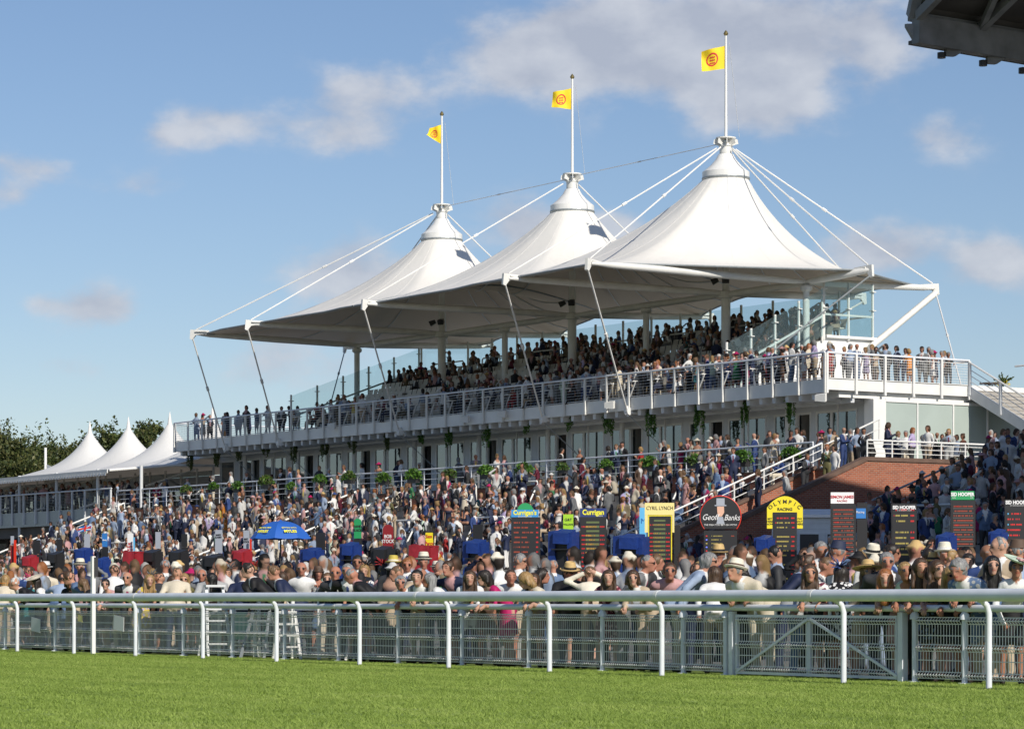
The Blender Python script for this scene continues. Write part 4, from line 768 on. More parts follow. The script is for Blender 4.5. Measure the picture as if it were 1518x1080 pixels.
# ------------------------------------------------------------------ bookmakers' pitches
YB = 53.0; CF = R(54)                  # most boards face the course and the sun
BOX = []                               # (px0, px1, py0, py1, D) screens used when choosing whom the crowd shows
def pitch(px, wpx, ytop, label, kind, Y=YB, rot=CF, cat='bookmaker board'):
    x, D = at(px, Y); z0 = gz(x, Y); zt = zz(ytop, D); w = wpx*D/4400; e = empty('bookmaker_board', (x, Y, z0), rot, label=label, cat=cat)
    BOX.append((px-wpx/2, px+wpx/2, ytop, 840, D)); return e, w, zt-z0, D
def screen(e, w, h0, h1, style, frame='black', rows=None, seed=0):
    fr = MB().box(-w/2, -.06, h0, w/2, .08, h1).build('screen_case', frame, e); MB().box(-w/2+.03, -.064, h0+.03, w/2-.03, -.061, h1-.03).build('screen_face', 'black', fr); r = random.Random(seed); rows = rows or 16; dz = (h1-h0-.14)/rows
    bk = {}
    def dash(m, a, b, z, hh=None): hh = hh or dz*.30; bk.setdefault(m, MB()).box(a, -.070, z-hh/2, b, -.066, z+hh/2)
    W_ = w-.1
    def word(m, x0, x1, z, sp=.014):
        x = x0
        while x < x1:
            l = r.uniform(.010, .022)
            if r.random() > .14: dash(m, x, min(x+l, x1), z)
            x += l+sp*.5
    for i in range(rows):
        z = h1-.10-(i+.5)*dz
        if style == 'amber':
            if i in (0, 2): dash('greenl', -W_*.3, W_*.26, z, dz*.45); continue
            dash('greenl', -W_*.32, W_*.26, z, dz*.5); word('redl', -W_/2, -W_*.36, z); word('amber', -W_*.33, -W_*.33+W_*r.uniform(.3, .58), z); word('redl', W_*.29, W_*.48, z)
        elif style == 'dim': word('dimred', -W_*.46, -W_*.22, z); word('dimred', -W_*.16, W_*r.uniform(.0, .38), z); word('redl', W_*.40, W_*.48, z)
        elif style == 'rust': word('dimred', -W_*.46, W_*.46, z); dash('roofdark', -W_/2, W_/2, z-dz*.45, dz*.2); (r.random() < .35) and word('redl', -W_*.4, -W_*.2, z)
        elif style == 'list':
            if i in (3, 9): continue
            word('redl' if i < 1 else 'yell', -W_*.40, W_*r.uniform(.05, .25), z); word('redl', W_*.3, W_*.47, z); (i % 2) and word('redl', -W_*.48, -W_*.43, z)
        elif style == 'cols':
            dash(('redl', 'bluel', 'yell', 'bluel', 'redl', 'redl', 'bluel', 'signw')[i % 8], -W_*.49, -W_*.44, z); word('yell', -W_*.3, W_*r.uniform(.0, .25), z, .03); (i % 3) or word('dimred', W_*.36, W_*.46, z)
        elif style == 'pink': dash(('lblue', 'redl')[i % 2], -W_*.47, -W_*.42, z); word('redl', -W_*.38, W_*r.uniform(.05, .3), z); word('lblue', W_*.40, W_*.46, z)
    for m, b in bk.items(): b.build('lit_figures', m, fr, kind='stuff')
    return fr
def legs(e, w, h):
    for s_ in (-1, 1): MB().box(s_*w*.36-.03, -.03, 0, s_*w*.36+.03, .04, h).build('leg', 'dark', e)
    MB().bar((0, .05, h*.8), (0, .7, 0), .05, .05).build('prop', 'dark', e)
# Currigan's (light blue header)
e, w, h, D = pitch(779.5, 43, 756, "black odds board headed Currigan's in yellow on light blue", 0); legs(e, w, .5); screen(e, w, .45, h-.22, 'dim', seed=1, rows=17)
s = MB().box(-w/2, -.05, h-.25, w/2-.06, .03, h+.02).build('header', mat('sky_blue_board', (.04, .27, .62), .5), e); text("Currigan's", .21, 'ltext', s, (-.03, -.055, h-.08), bold=.006, sx=.86); text('BOOKMAKERS LTD', .05, 'signw', s, (-.03, -.055, h-.205)); gd = MB().lathe((0, 0, 0), [(0, -.02), (.26, -.02), (.26, .02), (0, .02)], 20).build('green_disc', 'green', e); gd.location = (-.02, .1, h-.02); gd.rotation_euler = (R(90), 0, 0)
e, w, h, D = pitch(879.5, 39, 753, 'black odds board headed Currigan in yellow on navy', 0); legs(e, w, .5); screen(e, w, .45, h-.27, 'amber', seed=2, rows=19)
s = MB().box(-w/2+.0, -.05, h-.30, w/2-.0, .03, h+.0).build('header', 'navy', e); text('Currigan', .22, 'ltext', s, (0, -.055, h-.13), bold=.007, sx=.86); text('ONLINE', .05, 'signw', s, (.2, -.055, h-.24))
e, w, h, D = pitch(978.5, 42, 747, 'yellow framed odds board headed CYRIL LYNCH', 0); legs(e, w, .5); screen(e, w*.84, .45, h-.33, 'amber', frame='yellow', seed=3, rows=20)
s = MB().box(-w*.54, -.07, h-.32, w*.5, .03, h+.04).box(-w*.54, -.068, h-.85, -w*.43, .03, h-.322).box(w*.43, -.068, h-.85, w*.5, .03, h-.322).build('header', 'cream', e); text('CYRIL LYNCH', .155, 'black_text', s, (-.01, -.075, h-.12), sx=.84)
# Geoff Banks: black disc with a red rim
e, w, h, D = pitch(1068, 60, 735, 'round black sign with a red rim lettered Geoff Banks over an odds board', 0); rad = w/2; cz = h-rad
disc = MB().prism([(rad*math.cos(a), -.04, cz+rad*math.sin(a)) for a in [(-38+i*256/40)*math.pi/180 for i in range(41)]], (0, .05, 0)).build('disc', 'black', e)
MB().tube([((rad+.0)*math.cos(a), -.02, cz+rad*math.sin(a)) for a in [(-38+i*256/40)*math.pi/180 for i in range(41)]], .022, 8).build('rim', 'redpaint', disc)
text('Geoff', .24, 'signw', disc, (-.31, -.046, cz-.03), shear=.35, sx=.86); text('Banks', .24, 'signw', disc, (.33, -.046, cz-.04), shear=.35, sx=.82); text('THE MAN YOU BET ON WITH!', .07, 'signw', disc, (0, -.046, cz-.25), bold=.0)
MB().box(-.17, -.05, cz+.30, .17, -.042, cz+.335).box(-.12, -.05, cz+.337, .12, -.042, cz+.53).build('top_hat_print', 'grey', disc); MB().prism([(-.10, -.05, cz+.29), (.10, -.05, cz+.29), (.11, -.05, cz+.12), (.04, -.05, cz+.0), (-.05, -.05, cz+.0), (-.09, -.05, cz+.1)], (0, .006, 0)).build('face_print', 'skin', disc); MB().prism([(-.07, -.05, cz-.01), (.07, -.05, cz-.01), (.12, -.05, cz-.22), (-.12, -.05, cz-.22)], (0, .006, 0)).build('coat_print', 'grey', disc)
screen(e, w*.82, .3, cz-.42, 'cols', seed=4, rows=20); legs(e, w*.7, .4)
# Olympic Racing: yellow arch
e, w, h, D = pitch(1163.5, 53, 735, 'bright yellow arched sign lettered OLYMPIC RACING round an odds board', 0)
hs = h-.38; arch = [(-w/2, -.03, h-.92), (-w/2, -.03, hs+.05)]+[(-w/2+w*(i/12), -.03, hs+.05+.33*math.sin(math.pi*(i/12))**.8) for i in range(1, 12)]+[(w/2, -.03, hs+.05), (w/2, -.03, h-.92), (w*.34, -.03, h-.92), (w*.34, -.03, h-.46), (-w*.34, -.03, h-.46), (-w*.34, -.03, h-.92)]
ar = MB().prism(arch, (0, .05, 0)).build('arch', 'yellow', e)
for i, ch in enumerate('OLYMPIC'): a = (i-3)*13.5; text(ch, .155, 'black_text', ar, (.62*math.sin(R(a)), -.036, h-.80+.64*math.cos(R(a))), rot=(R(90), R(a), 0), bold=.002)
text('RACING', .115, 'black_text', ar, (0, -.036, h-.375), bold=.002); text('BET\nHERE\nNOW', .075, 'black_text', ar, (-w*.42, -.036, h-.72)); text('PAY\nOUT\nHERE', .075, 'black_text', ar, (w*.42, -.036, h-.72)); screen(e, w*.66, .3, h-.46, 'list', seed=5, rows=20); legs(e, w*.5, .4)
e, w, h, D = pitch(1250, 37, 747, 'rust coloured odds board under a white SIMON JAMES RACING sign', 0); legs(e, w, .4); screen(e, w, .35, h, 'rust', seed=6, rows=24); s = MB().box(-w*.5, -.04, h+.02, w*.42, .02, h+.33).build('header', 'signw', e); text('SIMON JAMES', .115, 'red_text', s, (-.03, -.045, h+.2), bold=.002, sx=.92); text('RACING', .075, 'red_text', s, (-.03, -.045, h+.09))
e, w, h, D = pitch(1340, 37, 746, 'black odds board headed SID HOOPER beside the rust coloured board', 0); legs(e, w, .4); screen(e, w, .35, h, 'list', seed=7, rows=18); text('SID HOOPER', .125, 'signw', e, (0, -.07, h-.11), bold=.006, sx=.86); text('TO GIVE AND DO RIGHT', .035, 'signw', e, (0, -.07, h-.19)); 
MB().box(-w/2+.02, -.066, h-.23, w/2-.02, -.062, h-.02).build('header', 'black', e)
e, w, h, D = pitch(1427.5, 36, 740, 'rust coloured odds board headed SID HOOPER in white on green', 0); legs(e, w, .4); screen(e, w, .35, h-.02, 'rust', seed=8, rows=22); s = MB().box(-w*.5, -.08, h-.01, w*.45, .02, h+.22).build('header', 'green', e); text('SID HOOPER', .125, 'signw', s, (-.02, -.085, h+.13), bold=.006, sx=.84); text('WIN', .045, 'signw', s, (-.25, -.085, h+.04)); text('EW', .045, 'signw', s, (.22, -.085, h+.04))
e, w, h, D = pitch(1508, 37, 740, 'black odds board headed SID HOOPER cut by the picture edge', 0); legs(e, w, .4); screen(e, w, .35, h-.2, 'pink', seed=9, rows=18); MB().box(-w/2, -.06, h-.2, w/2, .08, h+.0).build('header', 'black', e); text('SID HOOPER', .125, 'signw', e, (0, -.066, h-.08), bold=.006, sx=.86); text('EST NINETEEN SEVENTY', .035, 'signw', e, (0, -.066, h-.16))
e, w, h, D = pitch(1278, 15, 745, 'narrow black board with a small blue Racing sign behind the rust coloured board', 0, Y=56); legs(e, w, .4); MB().box(-w/2, -.05, .4, w/2, .05, h).build('case', 'black', e); s = MB().box(-w*.6, -.07, h-.45, w*.35, -.052, h-.16).build('blue_sign', 'signb', e); text('Racing', .09, 'signw', s, (-.06, -.076, h-.27))
e, w, h, D = pitch(842.5, 15, 762, 'lime green sign lettered G&T WILLIAMS over a blue covered stand', 0); MB().box(-w/2, -.04, h-.47, w/2, 0, h).build('panel', 'lime', e); text('G&T', .12, 'black_text', e, (0, -.045, h-.17), bold=.001); text('WILLIAMS', .085, 'black_text', e, (0, -.045, h-.32), sx=.8); MB().box(-.02, 0, 0, .02, .04, h).build('leg', 'dark', e)
MB().box(-.2, .01, .9, .55, .3, h-.55).build('case', 'black', e)
e, w, h, D = pitch(953, 10, 752, 'light blue panel with a letter M behind the yellow framed board', 0, Y=55); MB().box(-w/2, 0, .6, w/2, .04, h).build('panel', 'lblue', e); text('M', .22, 'signb', e, (.02, -.01, h-.42)); MB().box(-.02, .04, 0, .02, .08, h).build('leg', 'dark', e)
e, w, h, D = pitch(1004, 9, 778, 'plain black equipment case beside the yellow framed board', 0, Y=54, cat='case'); MB().box(-w/2, 0, .2, w/2, .5, h).build('body', 'black', e); MB().box(-w/2, 0, 0, w/2, .5, .2).build('base', 'dark', e)
# narrower boards further along the row
def small(px, wpx, ytop, hh, m, label, txt=None, tm='signw', Yy=YB, base='black', top='flat', ts=.14, rot=R(40), bw=1.0, tz=0):
    e, w, h, D = pitch(px, wpx, ytop, label, 0, Y=Yy, rot=rot)
    if top == 'round': s = MB().prism([(-w/2, 0, h-hh), (w/2, 0, h-hh), (w/2, 0, h-w*.45)]+[(w/2*math.cos(a*math.pi/12), 0, h-w*.45+w*.45*math.sin(a*math.pi/12)) for a in range(1, 12)]+[(-w/2, 0, h-w*.45)], (0, .04, 0)).build('panel', m, e)
    else: s = MB().box(-w/2, 0, h-hh, w/2, .04, h).build('panel', m, e)
    if txt: text(txt, ts, tm, s, (0, -.006, h-hh*.5+tz), bold=.002, sx=.82)
    MB().box(-w*.5*bw, .0, .9, w*.5*bw, .12, h-hh-.02).build('case', base, e)
    for s_ in (-1, 1): MB().box(s_*w*.3-.02, .02, 0, s_*w*.3+.02, .07, .9).build('leg', 'dark', e)
    return e
small(18, 5, 794, .4, 'grey', 'narrow pink-topped board at the marquee end of the pitches', None, base='dred'); small(22, 3.5, 800, 1.9, 'redpaint', 'upright bright red panel at the marquee end of the pitches', None, base='redpaint')
small(54, 11, 800, .6, 'black', 'black case board under the marquee stair foot'); small(88, 8, 799, .5, 'black', 'black board between the stair foot and the two-tone flag')
e = small(129, 9, 791, .66, 'grey', 'plain pale sign with a small union flag on top'); h_ = 3.0
u = empty('small_flag', (e.location.x, e.location.y, e.location.z+zz(791, at(129, YB)[1])-e.location.z), R(40), label='small union flag on the plain pale sign', cat='flag'); MB().tube([(.15, 0, -.1), (.22, 0, .42)], .01, 5).build('stick', 'signw', u)
MB().prism([(-.42, 0, .06), (.16, 0, .16), (.21, 0, .40), (-.36, 0, .28)], (0, .01, 0)).build('cloth', 'signb', u); MB().prism([(-.40, -.004, .15), (.17, -.004, .25), (.18, -.004, .31), (-.38, -.004, .21)], (0, .002, 0)).prism([(-.13, -.008, .10), (-.06, -.008, .115), (-.02, -.008, .35), (-.10, -.008, .335)], (0, .002, 0)).build('red_cross', 'redpaint', u)
MB().prism([(-.42, -.002, .07), (-.38, -.002, .07), (.21, -.002, .38), (.17, -.002, .39)], (0, .001, 0)).prism([(-.36, -.002, .26), (-.35, -.002, .22), (.15, -.002, .17), (.17, -.002, .2)], (0, .001, 0)).build('white_cross', 'signw', u)
small(155, 8, 790, .55, 'signb', 'narrow blue sign with a white name above a black case', 'Racing', ts=.08); small(193, 9, 790, 1.1, 'signw', 'tall white poster board with red lettering beside a light blue pole', 'BET\nHERE\nNOW', 'red_text', ts=.12); small(198.5, 2.2, 796, 2.2, 'lblue', 'thin upright light blue panel by the white poster board', base='lblue')
small(234, 8, 788, .66, 'grey', 'narrow grey sign between two black covered stands'); small(273, 9, 791, .5, 'black', 'tall black board with a bare front below the crush barrier'); small(324, 11, 785, .88, 'grey', 'grey sign with faint lettering over a black stand', 'BARRY\nSLANEY', 'dark', ts=.09, tz=.2); small(365, 9, 786, .75, 'grey', 'grey sign with black lettering next to the blue umbrella', 'BEST\nODDS', 'dark', ts=.1); small(371.5, 2.4, 798, 1.9, 'redpaint', 'thin upright red panel next to the blue umbrella', base='redpaint')
small(475, 14, 789, 1.3, 'black', 'plain black display case near the blue umbrella'); small(530, 11, 768, .7, 'green', 'rounded green sign lettered BLACK on a tall black stand', 'DAVID\nBLACK', 'black_text', top='round', ts=.13); small(575, 16, 777, 1.0, 'dred', 'rounded maroon sign lettered BOB STOCK', 'BOB\nSTOCK', top='round', ts=.17, base='signw')
small(637, 13, 787, .85, 'black', 'black board with two yellow name plates', None); e = small(636, 11, 789, .26, 'yellow', 'yellow name plate lettered Sam on the black board', 'Sam', 'red_text', ts=.16, Yy=YB-.3); small(636.5, 11, 799, .28, 'yellow', 'lower yellow name plate lettered Percy on the black board', 'Percy', 'red_text', ts=.16, Yy=YB-.3)
e = small(708, 15, 777, 1.6, 'black', 'tall black display board with two pale blue strips'); 
# covered trolleys
def joint(px, wpx, ytop, m, label, Y=YB-1.2, rot=R(30), hood=True):
    x, D = at(px, Y); z0 = gz(x, Y); h = zz(ytop, D)-z0; w = wpx*D/4400*1.02; e = empty('betting_stand', (x, Y, z0), rot, label=label, cat='betting stand'); rng = random.Random(px); BOX.append((px-wpx/2, px+wpx/2, ytop, 850, D))
    MB().prism([(-w/2, 0, .15), (-w/2, 0, h-.05), (-w/2, .55, h), (-w/2, .6, .15)], (w*.28, 0, 0)).build('cover', m, e); MB().prism([(w*.3, 0, .15), (w*.3, 0, h-.1), (w*.3, .55, h-.05), (w*.3, .6, .15)], (w*.2, 0, 0)).build('side_cover', m, e)
    if hood: MB().prism([(-w*.24, -.12, h-.42), (-w*.24, -.1, h-.08), (-w*.24, .5, h+.05), (-w*.24, .5, h-.1)], (w*.62, 0, -.03)).build('hood', m, e)
    else:
        b = MB(); n_ = 8
        for i in range(n_+1):
            for j in range(5): u_, v_ = i/n_, j/4; b.v.append((-w/2+w*u_+rng.uniform(-.02, .02), -.05+.12*math.sin(u_*9+j)*v_*.3-.15*v_, h-.02+.05*math.sin(u_*6)-v_*(h-.35)))
        for i in range(n_):
            for j in range(4): q = i*5+j; b.f.append((q, q+1, q+6, q+5))
        b.build('drape', m, e, smooth=True)
        MB().box(-w/2, -.03, h-.08, w/2, .6, h-.02).build('cover_top', m, e)
    MB().box(-w*.22, .1, .15, w*.3, .55, h-.4).build('cabinet', 'black', e); MB().box(-w*.3, -.15, h-.62, w*.4, .1, h-.58).build('shelf', 'black', e)
for a in ((39, 17, 823, 'red', 'red hooded betting stand at the marquee end'), (77, 18, 818, 'black', 'black hooded betting stand nearest the marquee stair'), (118, 20, 812, 'blue', 'blue hooded betting stand below the plain pale sign'), (147, 14, 826, 'blue', 'low blue betting stand between the pale and the narrow blue sign'),
          (219, 26, 815, 'black', 'black betting stand with an angled open lid'), (259, 22, 815, 'black', 'black betting stand with a glossy hood'), (311, 26, 822, 'black', 'black draped betting stand under the grey lettered sign'), (353, 22, 814, 'red', 'red hooded betting stand beside the blue umbrella'),
          (457, 28, 812, 'blue', 'blue betting stand behind the umbrella with a flat hood'), (514, 24, 804, 'blue', 'blue sheeted betting stand below the green sign'), (562, 28, 810, 'black', 'black sheeted betting stand below the maroon sign'), (700, 31, 800, 'blue', 'bright blue hooded betting stand before the tall black display'),
          (830, 38, 785, 'blue', 'dark blue covered betting stand under the lime sign'), (930, 46, 792, 'blue', 'large royal blue covered stand beside the yellow framed board'), (1398, 22, 790, 'blue', 'navy covered stand beside the green headed board'), (1128, 22, 794, 'blue', 'navy covered stand before the yellow arch'), (1475, 20, 785, 'blue', 'blue covered stand before the edge board')): joint(*a)
joint(623, 34, 807, 'red', 'bright red draped betting table below the two yellow name plates', hood=False); joint(192, 20, 816, 'red', 'dull red draped betting stand beside the white poster board', hood=False, Y=YB-2)
# blue umbrella
x, D = at(416, 51.5); z0 = gz(x, 51.5); zt = zz(772, D); e = empty('umbrella', (x, 51.5, z0), R(50), label='large blue parasol lettered MYLES over the bookmakers', cat='umbrella'); BOX.append((371, 462, 772, 799, D)); rad = 46*D/4400; H = zt-z0
cp = MB(); nseg = 8
for k in range(nseg):
    for j in range(7):
        for i in range(7):
            s_ = (j/6); a = (k+i/6)*2*math.pi/nseg; fl = math.cos(math.pi/nseg)/math.cos(((i/6)-.5)*2*math.pi/nseg); rr_ = rad*s_*(1+(fl-1)*.8); cp.v.append((rr_*math.cos(a), rr_*math.sin(a), H-.62*(s_**2.6)-(.03*math.sin(math.pi*i/6)*s_)))
    o_ = k*49
    for j in range(6):
        for i in range(6): q = o_+j*7+i; cp.f.append((q, q+7, q+8, q+1))
uc = cp.build('canopy', 'umb', e, smooth=True); uc['label'] = 'blue eight-panel cloth'
MB().tube([(0, 0, 0), (0, 0, H)], .03, 8).build('pole', 'dark', e); MB().lathe((0, 0, H-.02), [(0, .08), (.05, .04), (.14, 0), (.05, -.01)], 10).build('cap', 'umb', e)
for k in range(8): a = k*math.pi/4; MB().bar((0, 0, H-.5), (rad*.95*math.cos(a), rad*.95*math.sin(a), H-.58), .015, .015).build('rib', 'dark', e)
for az, tz_ in ((-57, 'MYLES'), (-122, 'MYLES')):
    a = R(az); rr_ = rad*.83; text(tz_, .17, 'amber' if 0 else 'ltext', uc, (rr_*math.cos(a), rr_*math.sin(a), H-.62*.83**2.6-.0), rot=(R(50), 0, a+R(90)), bold=.004); text('BETTING WITH', .08, 'ltext', uc, (rr_*.87*math.cos(a), rr_*.87*math.sin(a), H-.62*(.72**2.6)+.012), rot=(R(58), 0, a+R(90)))
MB().box(.5, .2, .3, .95, .6, 1.9).build('case', 'black', e)
# ------------------------------------------------------------------ people
def pmat():
    m = bpy.data.materials.new('skin_hair_and_cloth'); m.use_nodes = True; N = m.node_tree.nodes; L = m.node_tree.links; b = N['Principled BSDF']; b.inputs['Roughness'].default_value = .68; b.inputs['Specular IOR Level'].default_value = .35
    a = N.new('ShaderNodeAttribute'); a.attribute_name = 'Col'; a2 = N.new('ShaderNodeAttribute'); a2.attribute_name = 'Pat'
    t = N.new('ShaderNodeTexCoord'); v = N.new('ShaderNodeTexVoronoi'); v.inputs['Scale'].default_value = 17; L.new(t.outputs['Object'], v.inputs[0]); lt = N.new('ShaderNodeMath'); lt.operation = 'LESS_THAN'; lt.inputs[1].default_value = .42; L.new(v.outputs['Distance'], lt.inputs[0])
    mu = N.new('ShaderNodeMath'); mu.operation = 'MULTIPLY'; L.new(lt.outputs[0], mu.inputs[0]); L.new(a2.outputs['Alpha'], mu.inputs[1])
    x = N.new('ShaderNodeMix'); x.data_type = 'RGBA'; L.new(mu.outputs[0], x.inputs['Factor']); L.new(a.outputs['Color'], x.inputs['A']); L.new(a2.outputs['Color'], x.inputs['B'])
    n = N.new('ShaderNodeTexNoise'); n.inputs['Scale'].default_value = 34; n.inputs['Detail'].default_value = 3; L.new(t.outputs['Object'], n.inputs[0]); mr = N.new('ShaderNodeMapRange'); mr.inputs[3].default_value = .82; mr.inputs[4].default_value = 1.12; L.new(n.outputs[0], mr.inputs[0])
    y = N.new('ShaderNodeMix'); y.data_type = 'RGBA'; y.blend_type = 'MULTIPLY'; y.inputs['Factor'].default_value = 1; L.new(x.outputs['Result'], y.inputs['A']); L.new(mr.outputs[0], y.inputs['B']); L.new(y.outputs['Result'], b.inputs['Base Color']); return m
PM = pmat()
def hairmat():
    m = bpy.data.materials.new('hair'); m.use_nodes = True; N = m.node_tree.nodes; L = m.node_tree.links; b = N['Principled BSDF']; b.inputs['Roughness'].default_value = .5
    a = N.new('ShaderNodeAttribute'); a.attribute_name = 'Col'; t = N.new('ShaderNodeTexCoord'); mp_ = N.new('ShaderNodeMapping'); mp_.inputs['Scale'].default_value = (70, 70, 9); L.new(t.outputs['Object'], mp_.inputs[0]); n = N.new('ShaderNodeTexNoise'); n.inputs['Scale'].default_value = 1; n.inputs['Detail'].default_value = 2; L.new(mp_.outputs[0], n.inputs[0])
    mr = N.new('ShaderNodeMapRange'); mr.inputs[1].default_value = .3; mr.inputs[2].default_value = .7; mr.inputs[3].default_value = .55; mr.inputs[4].default_value = 1.5; L.new(n.outputs[0], mr.inputs[0]); y = N.new('ShaderNodeMix'); y.data_type = 'RGBA'; y.blend_type = 'MULTIPLY'; y.inputs['Factor'].default_value = 1; L.new(a.outputs['Color'], y.inputs['A']); L.new(mr.outputs[0], y.inputs['B']); L.new(y.outputs['Result'], b.inputs['Base Color'])
    bp = N.new('ShaderNodeBump'); bp.inputs['Distance'].default_value = .01; bp.inputs['Strength'].default_value = .6; L.new(n.outputs[0], bp.inputs['Height']); L.new(bp.outputs[0], b.inputs['Normal']); return m
HM = hairmat()
E12 = [((a, b_, c), (a+(k == 0), b_+(k == 1), c+(k == 2))) for k in range(3) for a in (0, 1) for b_ in (0, 1) for c in (0, 1) if (a, b_, c)[k] == 0]
def snets(F, ax):
    S_ = F < 0; nx, ny, nz = F.shape; cnt = np.zeros((nx-1, ny-1, nz-1), np.int8)
    for a in (0, 1):
        for b_ in (0, 1):
            for c in (0, 1): cnt += S_[a:nx-1+a, b_:ny-1+b_, c:nz-1+c]
    act = (cnt > 0) & (cnt < 8); idx = np.full(act.shape, -1, np.int64); I, J, K = np.nonzero(act); idx[I, J, K] = np.arange(len(I)); acc = np.zeros((len(I), 3)); w = np.zeros(len(I))
    for (p, q) in E12:
        fa = F[I+p[0], J+p[1], K+p[2]]; fb = F[I+q[0], J+q[1], K+q[2]]; m = (fa < 0) != (fb < 0); t = np.where(m, fa/np.where(m, fa-fb, 1), 0)[:, None]; acc += np.where(m[:, None], np.array(p)+t*(np.array(q)-np.array(p)), 0); w += m
    P = acc/w[:, None]+np.stack([I, J, K], 1); V = np.stack([np.interp(P[:, k], np.arange(len(ax[k])), ax[k]) for k in range(3)], 1); Q = []
    for k in range(3):
        u, v = [(1, 2), (2, 0), (0, 1)][k]; sl0 = [slice(1, -1)]*3; sl1 = [slice(1, -1)]*3; sl0[k] = slice(0, -1); sl1[k] = slice(1, None); A = S_[tuple(sl0)]; B_ = S_[tuple(sl1)]; d = A != B_; i = np.stack(np.nonzero(d), 1); s = A[d]
        base = i.copy(); 
        for q in range(3):
            if q != k: base[:, q] += 1
        def cell(du, dv_): c = base.copy(); c[:, u] -= du; c[:, v] -= dv_; return idx[c[:, 0], c[:, 1], c[:, 2]]
        q4 = np.stack([cell(1, 1), cell(0, 1), cell(0, 0), cell(1, 0)], 1); q4[~s] = q4[~s][:, ::-1]; Q.append(q4)
    return V, np.concatenate(Q)
def axis(lo, hi, flo, fhi, c, f):      # coarse spacing c, fine spacing f between flo and fhi
    a = list(np.arange(lo, flo, c)); b_ = list(np.arange(flo, fhi, f)); d = list(np.arange(fhi, hi+c, c)); return np.array(a+b_+d)
def rotm(ax_, a): c, s = math.cos(a), math.sin(a); return np.array({'x': [[1, 0, 0], [0, c, -s], [0, s, c]], 'y': [[c, 0, s], [0, 1, 0], [-s, 0, c]], 'z': [[c, -s, 0], [s, c, 0], [0, 0, 1]]}[ax_])
REG = dict(skin=0, hair=1, top=2, shirt=3, tie=4, bottom=5, shoe=6, hat=7, band=8, lens=9, lip=10, eye=11, jacket=12)
ARM = {'down': ((.25, .03, .19), (.25, -.07, -.03)), 'rail': ((.23, -.19, .24), (.13, -.44, .22)), 'phone': ((.23, -.10, .19), (.07, -.32, .38)), 'hips': ((.37, .08, .22), (.18, .0, .05)), 'shade': ((.33, -.15, .52), (.08, -.17, .70)), 'neck': ((.36, .0, .56), (.10, .12, .60)),
       'cross': ((.24, -.10, .19), (-.08, -.25, .22)), 'cup': ((.24, -.02, .18), (.12, -.30, .33)), 'face': ((.22, -.16, .22), (.03, -.20, .56)), 'fwd': ((.24, -.14, .22), (.16, -.38, .12)), 'up': ((.30, -.16, .62), (.22, -.26, .86))}
